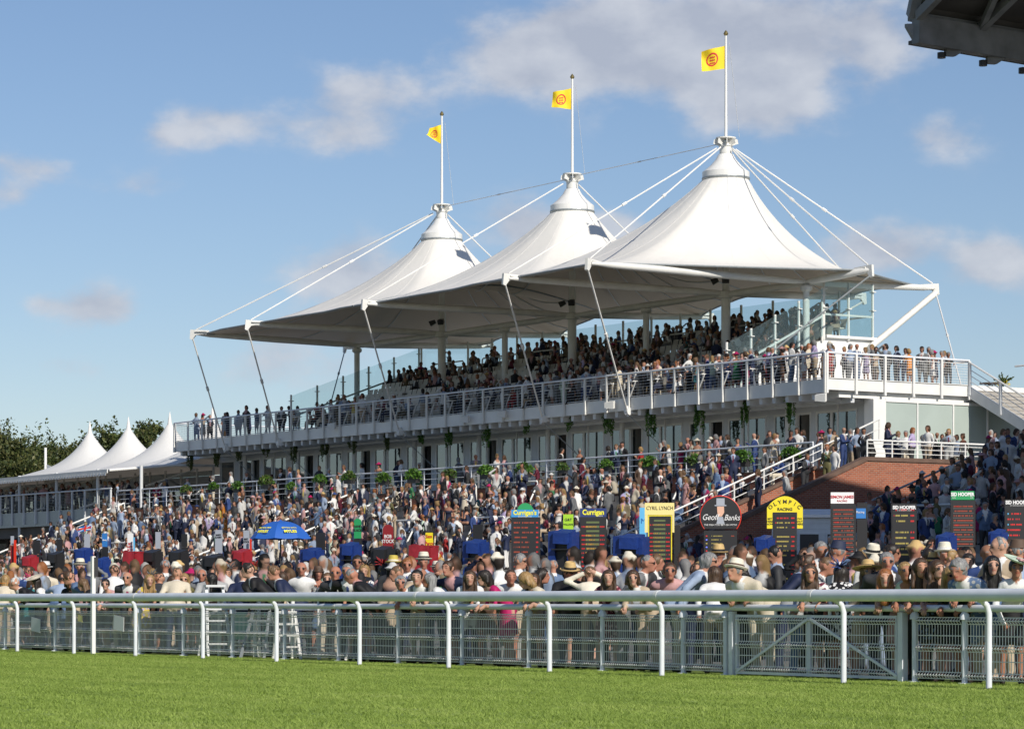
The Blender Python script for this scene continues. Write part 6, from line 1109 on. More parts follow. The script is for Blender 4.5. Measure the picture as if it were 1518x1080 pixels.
# the people along the fence, read off the photograph one by one:
# px, head height py, row, body, head yaw, sex, clothes, colour, hair, hair colour, arms, accessories, pattern, skin, label
FR = [
(5,859,1,'b',0,'f','jacket','cream','bob','blonde','down','',0,0,'blonde woman in a cream jacket at the open end of the fence'),
(29,866,2,'t',20,'f','dress','black','bob','dark','down','orange:cloche',0,1,'woman in a bright orange hat among the front crowd'),
(43,864,2,'b',10,'f','dress','teal','bob','brown','down','magenta:feather',0,2,'brown-haired woman with a magenta feather fascinator'),
(50,868,1,'l',-10,'m','suit','black','receding','white','rail','',0,0,'bald white-haired man in a black jacket bent over the fence'),
(58,858,3,'b',0,'f','blouse','brown','long','brown','down','',0,3,'woman with long brown hair seen from behind next to the cream fascinator'),
(70,862,2,'l',0,'f','blouse','white','long','dark','down','cream:saucer',0,1,'dark-haired woman in a cream saucer fascinator'),
(89,858,1,'b',0,'m','shirt','light blue','short','dark','shade','',0,1,'man in a pale blue shirt raising an arm to his head'),
(107,863,1,'c',0,'f','longsleeve','black','bob','black','down','shades',0,7,'dark-skinned woman in round sunglasses and a black top'),
(130,856,1,'l',30,'m','polo','slate blue','quiff','brown','down','shades',0,0,'man in glasses and a blue polo shirt leaning by the white marker post'),
(148,866,1,'l',30,'f','dress','black','long','light brown','down','',0,2,'woman with long fair hair looking down by the white marker post'),
(168,845,2,'b',0,'m','shirt','white','short','brown','down','',0,0,'tall brown-haired man in a white shirt seen from behind'),
(171,866,1,'c',0,'f','blouse','pink','bun','dark','rail','shades',0,2,'smiling woman in sunglasses and a dusty pink top at the fence'),
(192,857,1,'c',-10,'m','suit','charcoal','bald','grey','phone','shades',0,0,'bald man in sunglasses and a dark suit with a pink tie'),
(213,860,1,'cr',-15,'f','dress','yellow','long','blonde','down','grey:feather','lilac',2,'laughing blonde woman in a yellow floral dress and silver fascinator'),
(233,858,2,'b',20,'m','suit','charcoal','crop','brown','down','',0,0,'man in a dark grey suit with cropped hair next to the yellow dress'),
(247,862,2,'cr',20,'f','dress','navy','bob','brown','down','',0,4,'brown-haired woman turned to the beige jacket'),
(260,850,1,'b',0,'m','jacket','cream','crop','light brown','down','',0,0,'fair-haired man in a pale beige jacket with his back to the course'),
(275,858,2,'c',0,'f','blouse','olive','bob','blonde','down','shades',0,2,'blonde woman in sunglasses and an olive top'),
(290,848,3,'l',20,'m','suit','grey','short','black','down','',0,1,'man with thick black hair between the beige and light grey jackets'),
(302,853,2,'c',0,'m','jacket','grey','receding','grey','down','shades',0,3,'pink-faced balding man in sunglasses next to the light grey suit'),
(313,852,1,'b',0,'m','suit','light grey','short','brown','down','',0,0,'short-haired man in a light grey suit seen from behind at the ladder'),
(336,858,1,'l',0,'f','dress','black','long','black','phone','',0,1,'woman with long straight black hair and a black dress'),
(338,848,3,'c',0,'f','dress','burgundy','bun','brown','down','grey:feather',0,0,'woman with a silver feather headpiece behind the black-haired one'),
(359,852,1,'b',-20,'m','suit','navy','bald','grey','down','',0,2,'bald man in a navy suit seen from behind above the white enclosure'),
(377,853,2,'b',10,'m','suit','blue','receding','dark','down','',0,5,'balding man in a bright navy suit next to the red hat'),
(374,838,4,'c',0,'f','dress','red','long','blonde','down','red:feather',0,2,'blonde woman in a red flowered hat'),
(393,845,1,'l',0,'m','suit','black','quiff','dark','fwd','',0,2,'young man with thick dark hair and a black jacket with a red lanyard'),
(416,856,2,'b',20,'f','blouse','lime','long','brown','down','',0,2,'woman with long brown hair beside a lime green top'),
(430,848,1,'l',20,'m','suit','navy','quiff','light brown','phone','',0,5,'young man in a navy suit looking down at his phone'),
(448,842,2,'c',0,'m','shirt','white','bald','grey','down','shades',0,3,'bald man in sunglasses and an open white shirt'),
(472,845,3,'c',10,'f','dress','slate blue','bob','brown','phone','brown:cloche',0,3,'woman in a brown felt hat taking a photograph'),
(487,858,2,'c',0,'f','jacket','grey','bun','light brown','down','shades',0,2,'fair-haired woman in sunglasses and a grey jacket'),
(499,850,1,'c',0,'m','suit','charcoal','bald','ginger','down','shades',0,3,'bald bearded man in sunglasses and a charcoal suit'),
(517,847,1,'c',-10,'m','suit','black','short','grey','down','shades',0,3,'grey-haired man in sunglasses and a black suit beside the wide hat'),
(532,862,1,'b',0,'f','dress','navy','bob','brown','down','black:wide',0,1,'woman hidden under a very wide black hat'),
(550,853,1,'l',35,'m','suit','black','crop','grey','down','',0,3,'broad grey-cropped man in black looking down at the fence'),
(570,848,3,'b',0,'f','blouse','beige','long','blonde','down','',0,2,'woman with long blonde hair seen from behind near the maroon sign'),
(593,853,1,'r',0,'m','jacket','beige','receding','grey','down','',0,4,'balding man in a beige jacket turned in profile'),
(612,870,1,'c',0,'f','blouse','white','curly','grey','rail','shades',0,3,'older grey-haired woman in sunglasses resting on the fence'),
(620,850,2,'l',20,'m','suit','black','crop','light brown','down','',0,0,'man with short fair hair looking down over the older woman'),
(637,857,1,'c',-5,'m','vest','grey','short','dark','rail','',0,2,'pale young man in a grey waistcoat leaning on the fence'),
(647,842,3,'c',0,'m','suit','charcoal','short','grey','down','ivory:panama:black',0,3,'man in a white panama with a black band over the waistcoat'),
(662,860,1,'l',0,'f','blouse','white','long','grey','down','',0,4,'woman with long greying hair in profile at the fence'),
(679,842,2,'cl',0,'m','suit','navy','short','brown','shade','',0,5,'bearded man shading his eyes with one hand'),
(697,857,1,'c',0,'f','jacket','white','long','brown','face','',0,2,'woman with wavy brown hair drinking with sunglasses on her head'),
(706,838,3,'l',0,'m','suit','charcoal','crop','brown','down','',0,3,'man with a pink neck and cropped hair above the drinking woman'),
(722,862,1,'b',0,'f','dress','brown','long','dark','down','',0,4,'woman with long dark hair next to the magenta dress'),
(742,856,1,'l',15,'f','dress','magenta','bob','dark','rail','shades',0,2,'short-haired woman in sunglasses and a magenta dress at the fence'),
(757,856,2,'c',10,'m','shirt','white','crop','brown','down','',0,3,'red-faced man in an open white collar next to the magenta dress'),
(769,826,5,'r',-10,'m','shirt','white','short','grey','fwd','shades',0,0,'big grey-haired man in glasses and a white shirt above the crowd'),
(778,853,2,'r',0,'f','strappy','beige','long','dark','down','grey:feather',0,3,'dark-haired woman with a silver net fascinator'),
(790,862,1,'c',-5,'f','blouse','white','long','brown','face','',0,2,'woman with brown hair holding a hand to her mouth at the fence'),
(809,860,1,'l',40,'f','blouse','cream','bob','blonde','rail','',0,2,'woman with a blonde bob bending over the fence'),
(820,838,3,'b',0,'m','suit','slate blue','crop','grey','down','',0,5,'grey-cropped man in a blue suit seen from behind'),
(845,848,1,'b',10,'m','suit','black','short','dark','down','straw:straw:black',0,4,'man in a golden straw hat and black jacket with his back to the course'),
(856,853,2,'c',10,'f','dress','charcoal','bob','brown','down','',0,2,'woman peeping past the golden straw hat'),
(875,850,1,'b',-20,'f','longsleeve','ivory','bun','light brown','neck','',0,2,'woman in an ivory jumper holding the back of her neck'),
(890,836,3,'b',30,'f','blouse','grey','bob','blonde','down','',0,2,'blonde woman in front of the Currigan board'),
(901,857,1,'c',-5,'f','dress','burgundy','long','brown','down','','pink',2,'smiling brown-haired woman in a patterned wine red dress'),
(937,834,1,'r',-10,'m','suit','grey','receding','grey','down','shades',0,3,'balding man in sunglasses and a grey checked suit'),
(956,832,2,'r',0,'m','suit','charcoal','short','light brown','down','',0,3,'tall sandy-haired man in a dark suit facing the bald man'),
(952,857,1,'c',0,'f','coat','beige','bob','brown','rail','shades',0,2,'woman with a chestnut bob, sunglasses and camel coat at the fence'),
(964,827,4,'c',0,'f','blouse','white','long','blonde','face','shades',0,2,'blonde woman with a raised fist before the yellow framed board'),
(991,848,2,'c',0,'m','shirt','pink','short','brown','down','shades',0,3,'man in sunglasses and a pale pink shirt next to the blue suit'),
(1023,832,1,'r',-10,'m','jacket','light blue','curly','grey','down','shades',0,5,'tall man in glasses and a pale blue suit turned from the fence'),
(1034,847,2,'b',0,'m','suit','navy','short','brown','down','',0,0,'boy in navy beside the pale blue suit'),
(1060,850,1,'b',20,'f','jacket','white','long','brown','down','',0,4,'woman with loose brown hair and a white blazer seen from behind'),
(1078,838,3,'r',0,'f','blouse','beige','long','light brown','down','shades',0,2,'woman with wind-blown fair hair behind the white blazer'),
(1065,820,5,'b',0,'m','suit','navy','short','grey','down','straw:panama:black',0,3,'man in a tilted straw trilby before the round black sign'),
(1098,858,1,'c',0,'f','coat','black','bob','dark','cup','black:cloche,shades',0,4,'woman in a black bucket hat and sunglasses holding a bottle'),
(1114,848,1,'cl',-10,'m','jacket','cream','short','grey','rail','ivory:panama:brown',0,0,'older man in a white panama with a tan band and cream jacket'),
(1152,812,5,'l',25,'m','suit','charcoal','short','black','down','',0,1,'tall dark-haired man in a grey suit before the yellow arch'),
(1172,835,2,'r',0,'m','suit','navy','quiff','brown','down','shades',0,3,'bearded man in sunglasses and a navy suit with a bow tie in profile'),
(1197,838,1,'r',-10,'m','jacket','light grey','crop','light brown','down','',0,3,'fair cropped man in a pale grey jacket by the fence gate'),
(1211,828,3,'c',0,'m','jacket','beige','short','brown','down','shades',0,4,'man in sunglasses directly behind the floral white top'),
(1215,850,1,'c',0,'f','blouse','white','long','brown','rail','shades','burgundy',0,'woman in sunglasses and a floral white top with hands over the fence rail'),
(1234,829,3,'b',0,'m','suit','blue','short','dark','down','',0,3,'dark-haired man in a bright navy suit seen from behind the gate'),
(1249,850,1,'b',20,'f','dress','black','long','dark','down','blue:feather','white',4,'woman with a bright blue feather fascinator and black spotted dress'),
(1284,847,1,'c',5,'f','longsleeve','beige','long','light brown','face','straw:wide:black,shades',0,2,'woman in a wide straw hat with a black band and beige knit'),
(1294,812,6,'c',20,'m','shirt','white','short','grey','down','ivory:panama:black',0,3,'man in a tilted ivory panama in front of the rust coloured board'),
(1311,833,1,'c',0,'m','suit','charcoal','short','grey','down','shades',0,3,'silver-haired man in sunglasses and a blue shirt above the fence gate'),
(1327,858,1,'c',-5,'f','strappy','pink','long','ginger','rail','',0,2,'pale young woman with strawberry hair and a pale pink top'),
(1355,847,1,'c',10,'f','blouse','mint','short','blonde','rail','shades',0,4,'older woman with short blonde hair, sunglasses and a pale green top'),
(1376,841,1,'c',10,'f','dress','black','long','brown','rail','','slate blue',0,'young woman with straight brown hair and a dark floral dress'),
(1399,843,1,'cr',0,'f','dress','black','long','brown','rail','shades',0,2,'woman in sunglasses with long brown hair and a black dress looking aside'),
(1421,853,1,'c',15,'f','dress','black','long','blonde','rail','shades',0,4,'blonde woman in sunglasses and black bending towards the fence'),
(1435,833,3,'c',-15,'f','blouse','white','bun','dark','down','',0,2,'woman with a rainbow feather headpiece tilting her head'),
(1444,852,1,'cl',30,'m','jacket','slate blue','curly','grey','rail','','light grey',3,'curly grey-haired man in a blue striped jacket reaching over the rail'),
(1467,838,2,'c',0,'f','dress','navy','long','black','down','shades',0,2,'smiling woman with long black hair and sunglasses on the fence'),
(1490,826,4,'c',0,'m','suit','navy','quiff','brown','down','shades',0,0,'man with swept brown hair and blue mirrored glasses'),
(1502,842,1,'c',0,'f','longsleeve','white','bun','dark','fwd','mint:saucer:pink,shades',0,4,'woman in a mint saucer hat with pink flowers and a white dress'),
(1463,793,7,'c',10,'m','jacket','blue','bald','grey','down','',0,7,'tall bald bearded man in a blue suit over a white shirt'),
(1510,800,6,'l',0,'m','shirt','light blue','short','grey','down','brown:cap,shades',0,0,'man in a tweed cap, glasses and light blue shirt'),
(1471,822,5,'b',0,'m','suit','grey','short','grey','down','ivory:panama:black',0,3,'man in an ivory panama with a black band seen from behind near the bald man'),
(1375,806,6,'cr',0,'f','blouse','white','bun','dark','down','',0,5,'dark-haired woman in a white T-shirt in front of the black odds board'),
(1407,802,6,'r',0,'f','strappy','cream','bun','blonde','down','shades',0,2,'woman with a blonde ponytail beside the navy covered stand'),
(1319,806,6,'r',0,'m','suit','blue','short','dark','down','shades',0,4,'dark-haired man in sunglasses and blue before the black odds board'),
(1400,818,5,'c',0,'m','shirt','white','short','white','down','ivory:panama:white',0,3,'man in a plain white trilby in front of the green headed board'),
(1384,822,5,'b',0,'f','dress','brown','bob','brown','down','straw:straw:black',0,2,'woman in a straw boater behind the brown-haired pair'),
(1240,801,7,'r',20,'m','shirt','white','short','grey','down','navy:cap',0,3,'man in a navy flat cap looking down before the white hut'),
(1216,803,7,'c',15,'m','jacket','light grey','crop','grey','down','',0,4,'balding man in a light grey suit beside the navy flat cap'),
(671,828,4,'b',0,'f','blouse','green','curly','brown','down','',0,0,'curly brown-haired woman near the bearded man'),
(628,828,5,'c',0,'m','suit','grey','short','grey','down','ivory:panama:black',0,3,'man in a cream panama below the red draped table'),
(583,827,5,'c',0,'m','suit','charcoal','short','grey','down','yellow:panama:ivory',0,3,'moustached man in a yellow topped hat'),
(604,836,4,'c',0,'m','suit','black','short','ginger','down','shades',0,3,'ginger-haired man in sunglasses below the black stand'),
(570,833,5,'b',0,'f','dress','pink','bob','dark','down','red:feather',0,2,'woman with a red flower headpiece'),
(245,838,5,'b',0,'m','jacket','grey','short','grey','down','',0,3,'grey-haired man in a grey jacket before the black open-lid stand'),
(119,836,4,'c',0,'m','suit','navy','short','white','down','ivory:panama:black',0,3,'man in a white panama just in front of the blue hooded stand'),
(68,828,5,'b',0,'m','jacket','cream','short','grey','down','white:panama:black',0,0,'man in a white hat with a black band near the marquee stair foot'),
(64,835,4,'c',0,'m','suit','charcoal','short','dark','down','shades',0,5,'bearded man in sunglasses below the white hat with a black band'),
(42,832,4,'b',0,'m','suit','blue','short','brown','down','',0,3,'man in bright navy standing in the red hooded stand'),
(540,843,4,'c',0,'f','blouse','white','long','blonde','down','black:feather',0,2,'blonde woman with a black bow headpiece behind the wide hat'),
(530,832,5,'c',0,'m','suit','navy','short','dark','down','shades',0,4,'dark-haired man in sunglasses below the blue sheeted stand'),
]
CC['lime'] = (.45, .62, .05)
FDEN = lambda px: (.5515+.8341*(px-759)/4400)
def build_front():
    for i, (px, hy, row, body, hyaw, g, cl, c, hair, hc, arm, acc, pat, sk, label) in enumerate(FR):
        sc = {'m': 1.03, 'f': .95}[g]*(1+.03*math.sin(i*7.3)); H0 = 1.615*sc if g == 'm' else 1.60*sc
        off = FO+.36+(row-1)*.62+(.5 if 300 < px < 515 else 0); x, y, D = onrail(px, off)
        if row >= 3:                      # stand upright where the head meets its height
            best = None
            for yy in np.arange(26.6, 34, .1):
                xx, DD = at(px, yy); e_ = abs(890-(gz(xx, yy)+H0-1)*4400/DD-hy); best = min(best or (9e9, 0), (e_, yy))
            y = max(25.6, best[1]); x, D = at(px, y)
        z = gz(x, y); lean = 0; zt = zz(hy, D)-z
        if row < 3:
            q = (zt/sc-.95-.10)/.57; lean = math.acos(max(.45, min(1, q))) if q < 1 else 0
            if q > 1: sc = min(1.10*sc, sc*(zt/H0)); 
            if arm == 'rail': lean = max(lean, .25)
        sgn = 1; by = R(PF[body])
        if arm == 'rail': by = R(min(40, max(-25, PF[body]))*.6)
        hw = R(PF[body])-by+R(0 if abs(hyaw) > 24 and row < 3 else hyaw); hp = R(hyaw*.8 if hyaw > 14 and body in 'ltrcl' else 4)-lean*.3
        if lean: off2 = math.sin(lean)*.6*sc; x -= 0; 
        # keep the head on its bearing when the body leans
        hx = math.sin(by)*math.sin(lean)*.66*sc; hyy = -math.cos(by)*math.sin(lean)*.66*sc
        if row < 3: t = (px-759)/4400; s_ = ((x+hx)*.5515+(y+hyy)*.8341)/((x+hx)*-.8341+(y+hyy)*.5515)-t; x -= s_*D/1.0*.5515; 
        skirt = cl in ('dress', 'strappy') or (g == 'f' and i % 3 == 0 and cl not in ('coat', 'jacket'))
        f = Fig(g, lean=lean, hyaw=hw, hpitch=hp, arms=(arm, 'down' if arm in ('shade', 'neck', 'phone', 'cup') and i % 2 else ('rail' if arm == 'face' else arm)), cloth=cl, hair=hair if hair != 'bald' else 'bald', skirt=skirt, build=1+.12*((i*37) % 5 == 0)*(g == 'm'), sd=i)
        rb = random.Random(i*3+1); bt = CC[c] if cl in ('suit',) or (cl == 'dress') else CC[rb.choice(['navy', 'beige', 'beige', 'black', 'cream', 'slate blue', 'light grey'])]
        sh = {'suit': CC[rb.choice(['white', 'white', 'light blue', 'pink'])], 'vest': CC['white']}.get(cl, CC['white'])
        P_ = pal(SK[sk], HC[hc], CC[c], bt, sh, CC[rb.choice(['navy', 'burgundy', 'pink', 'blue', 'magenta'])])
        ac = []
        for a_ in [q for q in acc.split(',') if q]:
            p_ = a_.split(':'); ac.append(('shades', 'black') if p_[0] == 'shades' else (p_[1], p_[0], *(p_[2:3])))
        person_hi(x, y, z, by, f, P_, sc, label, 'racegoers along the fence' if row < 3 else 'racegoers behind the front row', ac, CC[pat] if pat else None, hc); SEEN.append((x, y)); PEOPLE.append((x, y, z, 1.75*sc, None))
PEOPLE = []
build_front()
# small things held at the fence
x, y, D = onrail(1094, FO+.1); b = MB().lathe((0, 0, 0), [(0, 0), (.032, 0), (.033, .13), (.014, .18), (.013, .2), (0, .2)], 12).build('bottle', mat('clear_bottle', (.5, .3, .25), .1)); b.location = (x, y, .96); tag(b, 'small clear bottle with a red label held over the fence rail', 'bottle'); MB().lathe((0, 0, .04), [(.034, 0), (.0345, .06)], 12).build('bottle_label', 'redpaint', b); MB().lathe((0, 0, .2), [(.015, 0), (.015, .018), (0, .018)], 10).build('cap', 'redpaint', b)

# ---- the crowd behind: simple figures, the most visible of them objects of their own
tmpl = []
def mk(fid, n=34):
    out = []; rng = random.Random(11 if fid == 'mid' else 12)
    for i in range(n):
        g = 'm' if i % 5 in (0, 1, 3) else 'f'; sit = (i % 3 == 2) if i > 8 else False; cl = rng.choice(['suit', 'suit', 'shirt', 'suit', 'jacket', 'vest'] if g == 'm' else ['dress', 'dress', 'strappy', 'blouse', 'jacket'])
        hair = rng.choice(['short', 'short', 'short', 'short', 'short', 'short', 'bald', 'short'] if g == 'm' else ['long', 'long', 'short', 'bun']); hat = None if rng.random() < .92 else ('brim' if g == 'm' else 'wide'); arms = (rng.choice(['down', 'phone', 'cup', 'hips', 'cross', 'fwd', 'down', 'shade']), rng.choice(['down', 'cup', 'fwd', 'phone', 'down']))
        f = Fig(g, lean=rng.uniform(0, .22)+(.15 if sit else 0), hyaw=rng.uniform(-.7, .7), hpitch=rng.uniform(0, .25), arms=arms, cloth=cl, hair=hair, hat=hat, sit=sit, skirt=(cl in ('dress', 'strappy')), build=rng.uniform(.97, 1.15), sd=i, fid=fid); V, Q, reg = f.body()
        out.append(dict(V=V.astype(np.float32), Q=Q, reg=reg, g=g, cl=cl, hair=hair, hat=hat, sit=sit, h=float(V[:, 2].max()), hc=f.hc))
    return out
TM = mk('mid', 30); TL = mk('low', 30)
MT = [('navy', 12), ('black', 9), ('charcoal', 9), ('grey', 4), ('light grey', 2), ('white', 4), ('light blue', 2), ('blue', 3), ('slate blue', 2), ('beige', 3), ('cream', 2), ('tweed', 2), ('brown', 2), ('pink', 1), ('burgundy', 1), ('olive', 1)]
FT = [('white', 4), ('cream', 2), ('pink', 2), ('magenta', 1), ('red', 1), ('navy', 5), ('black', 8), ('blue', 2), ('light blue', 2), ('green', 1), ('yellow', .5), ('brown', 2), ('charcoal', 2), ('beige', 3), ('lilac', 1), ('teal', 1), ('orange', 1), ('burgundy', 2), ('mint', 1)]
def wch(r, t): return r.choices([a for a, _ in t], [w for _, w in t])[0]
cr = random.Random(99); cand = []
def attrs(r, want_sit, T_=TM):
    while True:
        i = r.randrange(len(T_))
        if T_[i]['sit'] == want_sit: break
    g = T_[i]['g']; cl = T_[i]['cl']; c = wch(r, MT if g == 'm' else FT)
    if cl == 'shirt' or cl == 'vest': c = wch(r, [('white', 8), ('light blue', 5), ('pink', 2), ('lilac', 1), ('slate blue', 1)]) if cl == 'shirt' else wch(r, MT)
    hc = wch(r, [('brown', 6), ('dark', 5), ('grey', 5), ('white', 1), ('light brown', 4), ('blonde', 1 if g == 'm' else 4), ('ginger', 1), ('black', 2)]); hatc = r.choice(['ivory', 'straw', 'cream', 'ivory'] if g == 'm' else ['ivory', 'pink', 'magenta', 'straw', 'black', 'white', 'blue'])
    return dict(i=i, g=g, cl=cl, c=c, hc=hc, hatc=hatc, sk=r.choices(range(8), [6, 5, 5, 5, 4, 5, 1, 1])[0], bc=r.choice(['navy', 'charcoal', 'black', 'beige', 'grey', 'cream', 'white', 'slate blue']), sc=(r.uniform(.96, 1.06) if g == 'm' else r.uniform(.90, .98)))
def put(x, y, z, sit=False, yaw=None, zone='', r=cr):
    a = attrs(r, sit); a.update(x=x, y=y, z=z, yaw=yaw if yaw is not None else r.gauss(R(20), R(55)), zone=zone); cand.append(a)
def okpos(x, y, d):
    for (a, b_) in SEEN:
        if (a-x)**2+(b_-y)**2 < d*d: return False
    return True
def scatter(x0, x1, y0, y1, n, d, zone, sitp=0., pxr=(-12, 1530), zf=gz, dens=None):
    k = 0; tries = 0
    while k < n and tries < n*14:
        tries += 1; y = cr.uniform(y0, y1); x = cr.uniform(x0, x1); D = x*-.8341+y*.5515; px = 759+4400*(x*.5515+y*.8341)/D
        if not (pxr[0] < px < pxr[1]) or not okpos(x, y, d): continue
        if dens and cr.random() > dens(x, y, px): continue
        SEEN.append((x, y)); k += 1; put(x, y, zf(x, y), cr.random() < sitp, zone=zone)
def shade_clothes(a): a['c'] = cr.choice(['navy', 'black', 'charcoal', 'black', 'navy', 'brown', 'grey', 'burgundy', 'tweed']) if cr.random() < .75 else a['c']; a['bc'] = 'black'  # darker clothes stand in for the shade on people under the roof
for bx_ in [o for o in bpy.data.objects if o.get('category') in ('bookmaker board', 'betting stand', 'umbrella', 'stepladder')]:
    if bx_.get('category') != 'stepladder': SEEN.append((bx_.location.x, bx_.location.y))
scatter(-85, -22, 25.7, 28.5, 110, .46, 'front', 0); scatter(-100, -28, 28.5, 36, 430, .52, 'near'); scatter(-120, -32, 36, 50, 480, .6, 'middle', dens=lambda x, y, px: .9); scatter(-150, -40, 50, 66, 420, .75, 'pitch', .12)
def tdens(x, y, px): return (0 if math.sin(x*.9+1.7*math.sin(y*.8))+math.sin(y*1.9+x*.35) > 1.15 else 1)*(.95 if x > -150 else .5)*(.45 if y > 74 else 1)
scatter(-156, -93.6, 66.6, 75.8, 640, .58, 'terrace', .5, dens=tdens); scatter(-81.8, -66, 66.6, 75.8, 120, .6, 'side terrace', .15, pxr=(1290, 1530)); scatter(-92.5, -90, 70, 76, 6, .7, 'brick stair', 0, zf=lambda x, y: 1.97+.160*(int((y-66.5)/.43)+1))
wz = lambda x, y: 6.3
scatter(-156, -93, 76.5, 79, 62, .6, 'walkway', 0, zf=wz, dens=lambda x, y, px: .25 if px < 900 else 1); scatter(-96, -90.2, 76.6, 88, 26, .6, 'corner walkway', 0, zf=wz)
scatter(-83, -60, 76, 82, 50, .6, 'side terrace', 0, pxr=(1290, 1530), zf=lambda x, y: 5.6)
scatter(-205, -157.5, 76.5, 79.5, 60, .6, 'marquee deck', .1, zf=lambda x, y: 6.4)
bz = lambda x, y: 10.28
scatter(-156.5, -146, 80.4, 83, 14, .7, 'balcony', 0, zf=bz); scatter(-144.5, -106, 80.25, 81.5, 60, .55, 'balcony', .45, zf=bz, dens=lambda x, y, px: .35 if px < 850 else 1); scatter(-122, -97.5, 80.25, 81.3, 60, .42, 'balcony', .1, zf=bz); scatter(-105, -97.5, 81.3, 83, 14, .5, 'balcony', .3, zf=bz)
scatter(-98.4, -97.3, 82, 88, 16, .42, 'balcony end', 0, zf=bz)
for i in range(nrow):
    y = 81.9+i*.82; z = 10.28+.36*(i+1)
    for j in range(78):
        x = -144.6+j*.5+.2; px = 759+4400*(x*.5515+y*.8341)/(x*-.8341+y*.5515)
        if abs((j % 20)-10) < 1 or cr.random() > (.22+.22*math.sin(j*.22+i)+.28*(px > 850)+.1*(i > 5)): continue
        put(x, y+.42, z, True, yaw=cr.gauss(0, R(25)), zone='seats'); shade_clothes(cand[-1])
for k in range(105):
    x = cr.uniform(-141, -106.5); px = 759+4400*(x*.5515+90*.8341)/(x*-.8341+90*.5515)
    if px < 830 and cr.random() < .45: continue
    put(x, cr.uniform(88.4, 89.5), ZR, False, yaw=cr.gauss(0, R(50)), zone='gangway'); shade_clothes(cand[-1])
# choose by what can be seen: near figures first, a coarse picture of who hides whom
Wp, Hp = 1518//2, 1080//2; mask = np.zeros((Hp, Wp), bool)
for a in cand:
    a['D'] = a['x']*-.8341+a['y']*.5515; a['px'] = 759+4400*(a['x']*.5515+a['y']*.8341)/a['D']; t = TM[a['i']]; a['zh'] = a['z']+t['hc'][2]*a['sc']; a['py'] = 890-(a['zh']-1)*4400/a['D']; a['kind'] = 0
items = [(a['D'], a) for a in cand]+[(p[0]*-.8341+p[1]*.5515, ('P', p)) for p in PEOPLE]+[(b[4], ('B', b)) for b in BOX]; items.sort(key=lambda q: q[0])
def rect(x0, x1, y0, y1, mark=True):
    x0, x1, y0, y1 = [int(round(v/2)) for v in (x0, x1, y0, y1)]; x0 = max(0, x0); y0 = max(0, y0); s_ = mask[y0:max(y0, y1), x0:max(x0, x1)]; n_ = int((~s_).sum()); s_[:] = True; return n_
mask[int(882/2):, :] = True
for D, a in items:
    if isinstance(a, tuple):
        if a[0] == 'B': b = a[1]; rect(b[0], b[1], b[2], b[3])
        else: x, y, z, h, _ = a[1]; px = 759+4400*(x*.5515+y*.8341)/D; s_ = 4400/D; yt = 890-(z+h-1)*s_; rect(px-.1*s_, px+.1*s_, yt, yt+.3*s_); rect(px-.22*s_, px+.22*s_, yt+.27*s_, 890)
        continue
    s_ = 4400/D; px, py = a['px'], a['py']; n_ = rect(px-.09*s_, px+.09*s_, py-.14*s_, py+.14*s_); bot = min(890, 890-(a['z']-1)*s_); n_ += rect(px-.2*s_, px+.2*s_, py+.14*s_, bot); a['vis'] = n_
    if a['zone'] in ('seats', 'gangway', 'balcony'): a['vis'] = n_*.55+2
cand = [a for a in cand if a['vis'] > 1]
cand.sort(key=lambda a: -a['vis']); NI = max(0, 300-len(FR)); print('crowd', len(cand), 'front', len(FR))
LM_ = [(18, 'the red panels'), (54, 'the stair foot'), (100, 'the union flag'), (155, 'the narrow blue sign'), (196, 'the white poster'), (234, 'the grey sign'), (273, 'the glossy stand'), (324, 'the lettered grey sign'), (368, 'the thin red panel'), (416, 'the umbrella'), (475, 'the black case'), (530, 'the green sign'), (575, 'the maroon sign'), (637, 'the yellow plates'), (708, 'the tall display'), (779, "Currigan's"), (842, 'the lime sign'), (880, 'the navy header'), (930, 'the blue stand'), (979, 'the yellow frame'), (1068, 'the round sign'), (1125, 'the stair wall'), (1164, 'the yellow arch'), (1215, 'the white hut'), (1250, 'the white header'), (1340, 'the black header'), (1390, 'the passage'), (1427, 'the green header'), (1508, 'the edge board')]
ZN = {'front': 'in the front rows by', 'near': 'in the crowd by', 'middle': 'in the mid crowd by', 'pitch': 'close by', 'terrace': 'on the terrace above', 'side terrace': 'in shade above', 'brick stair': 'on the brick stair above', 'walkway': 'on the walkway above', 'corner walkway': 'on the corner above', 'marquee deck': 'on the marquee deck above', 'balcony': 'on the balcony above', 'balcony end': 'at the balcony end above', 'seats': 'in the seats above', 'gangway': 'on the top gangway above'}
GN = {'front': 'racegoers behind the front row', 'near': 'racegoers in the paddock', 'middle': 'racegoers in the paddock', 'pitch': 'racegoers round the bookmakers', 'terrace': 'racegoers on the terrace', 'side terrace': 'racegoers on the shaded terrace', 'brick stair': 'racegoers on the terrace', 'walkway': 'racegoers on the walkway', 'corner walkway': 'racegoers on the walkway', 'marquee deck': 'racegoers on the marquee deck', 'balcony': 'racegoers on the balcony', 'balcony end': 'racegoers on the balcony', 'seats': 'racegoers in the seats', 'gangway': 'racegoers on the gangway'}
used = set(); WD = {'suit': 'suit', 'shirt': 'shirt', 'jacket': 'jacket', 'vest': 'waistcoat', 'dress': 'dress', 'strappy': 'strappy dress', 'blouse': 'blouse'}
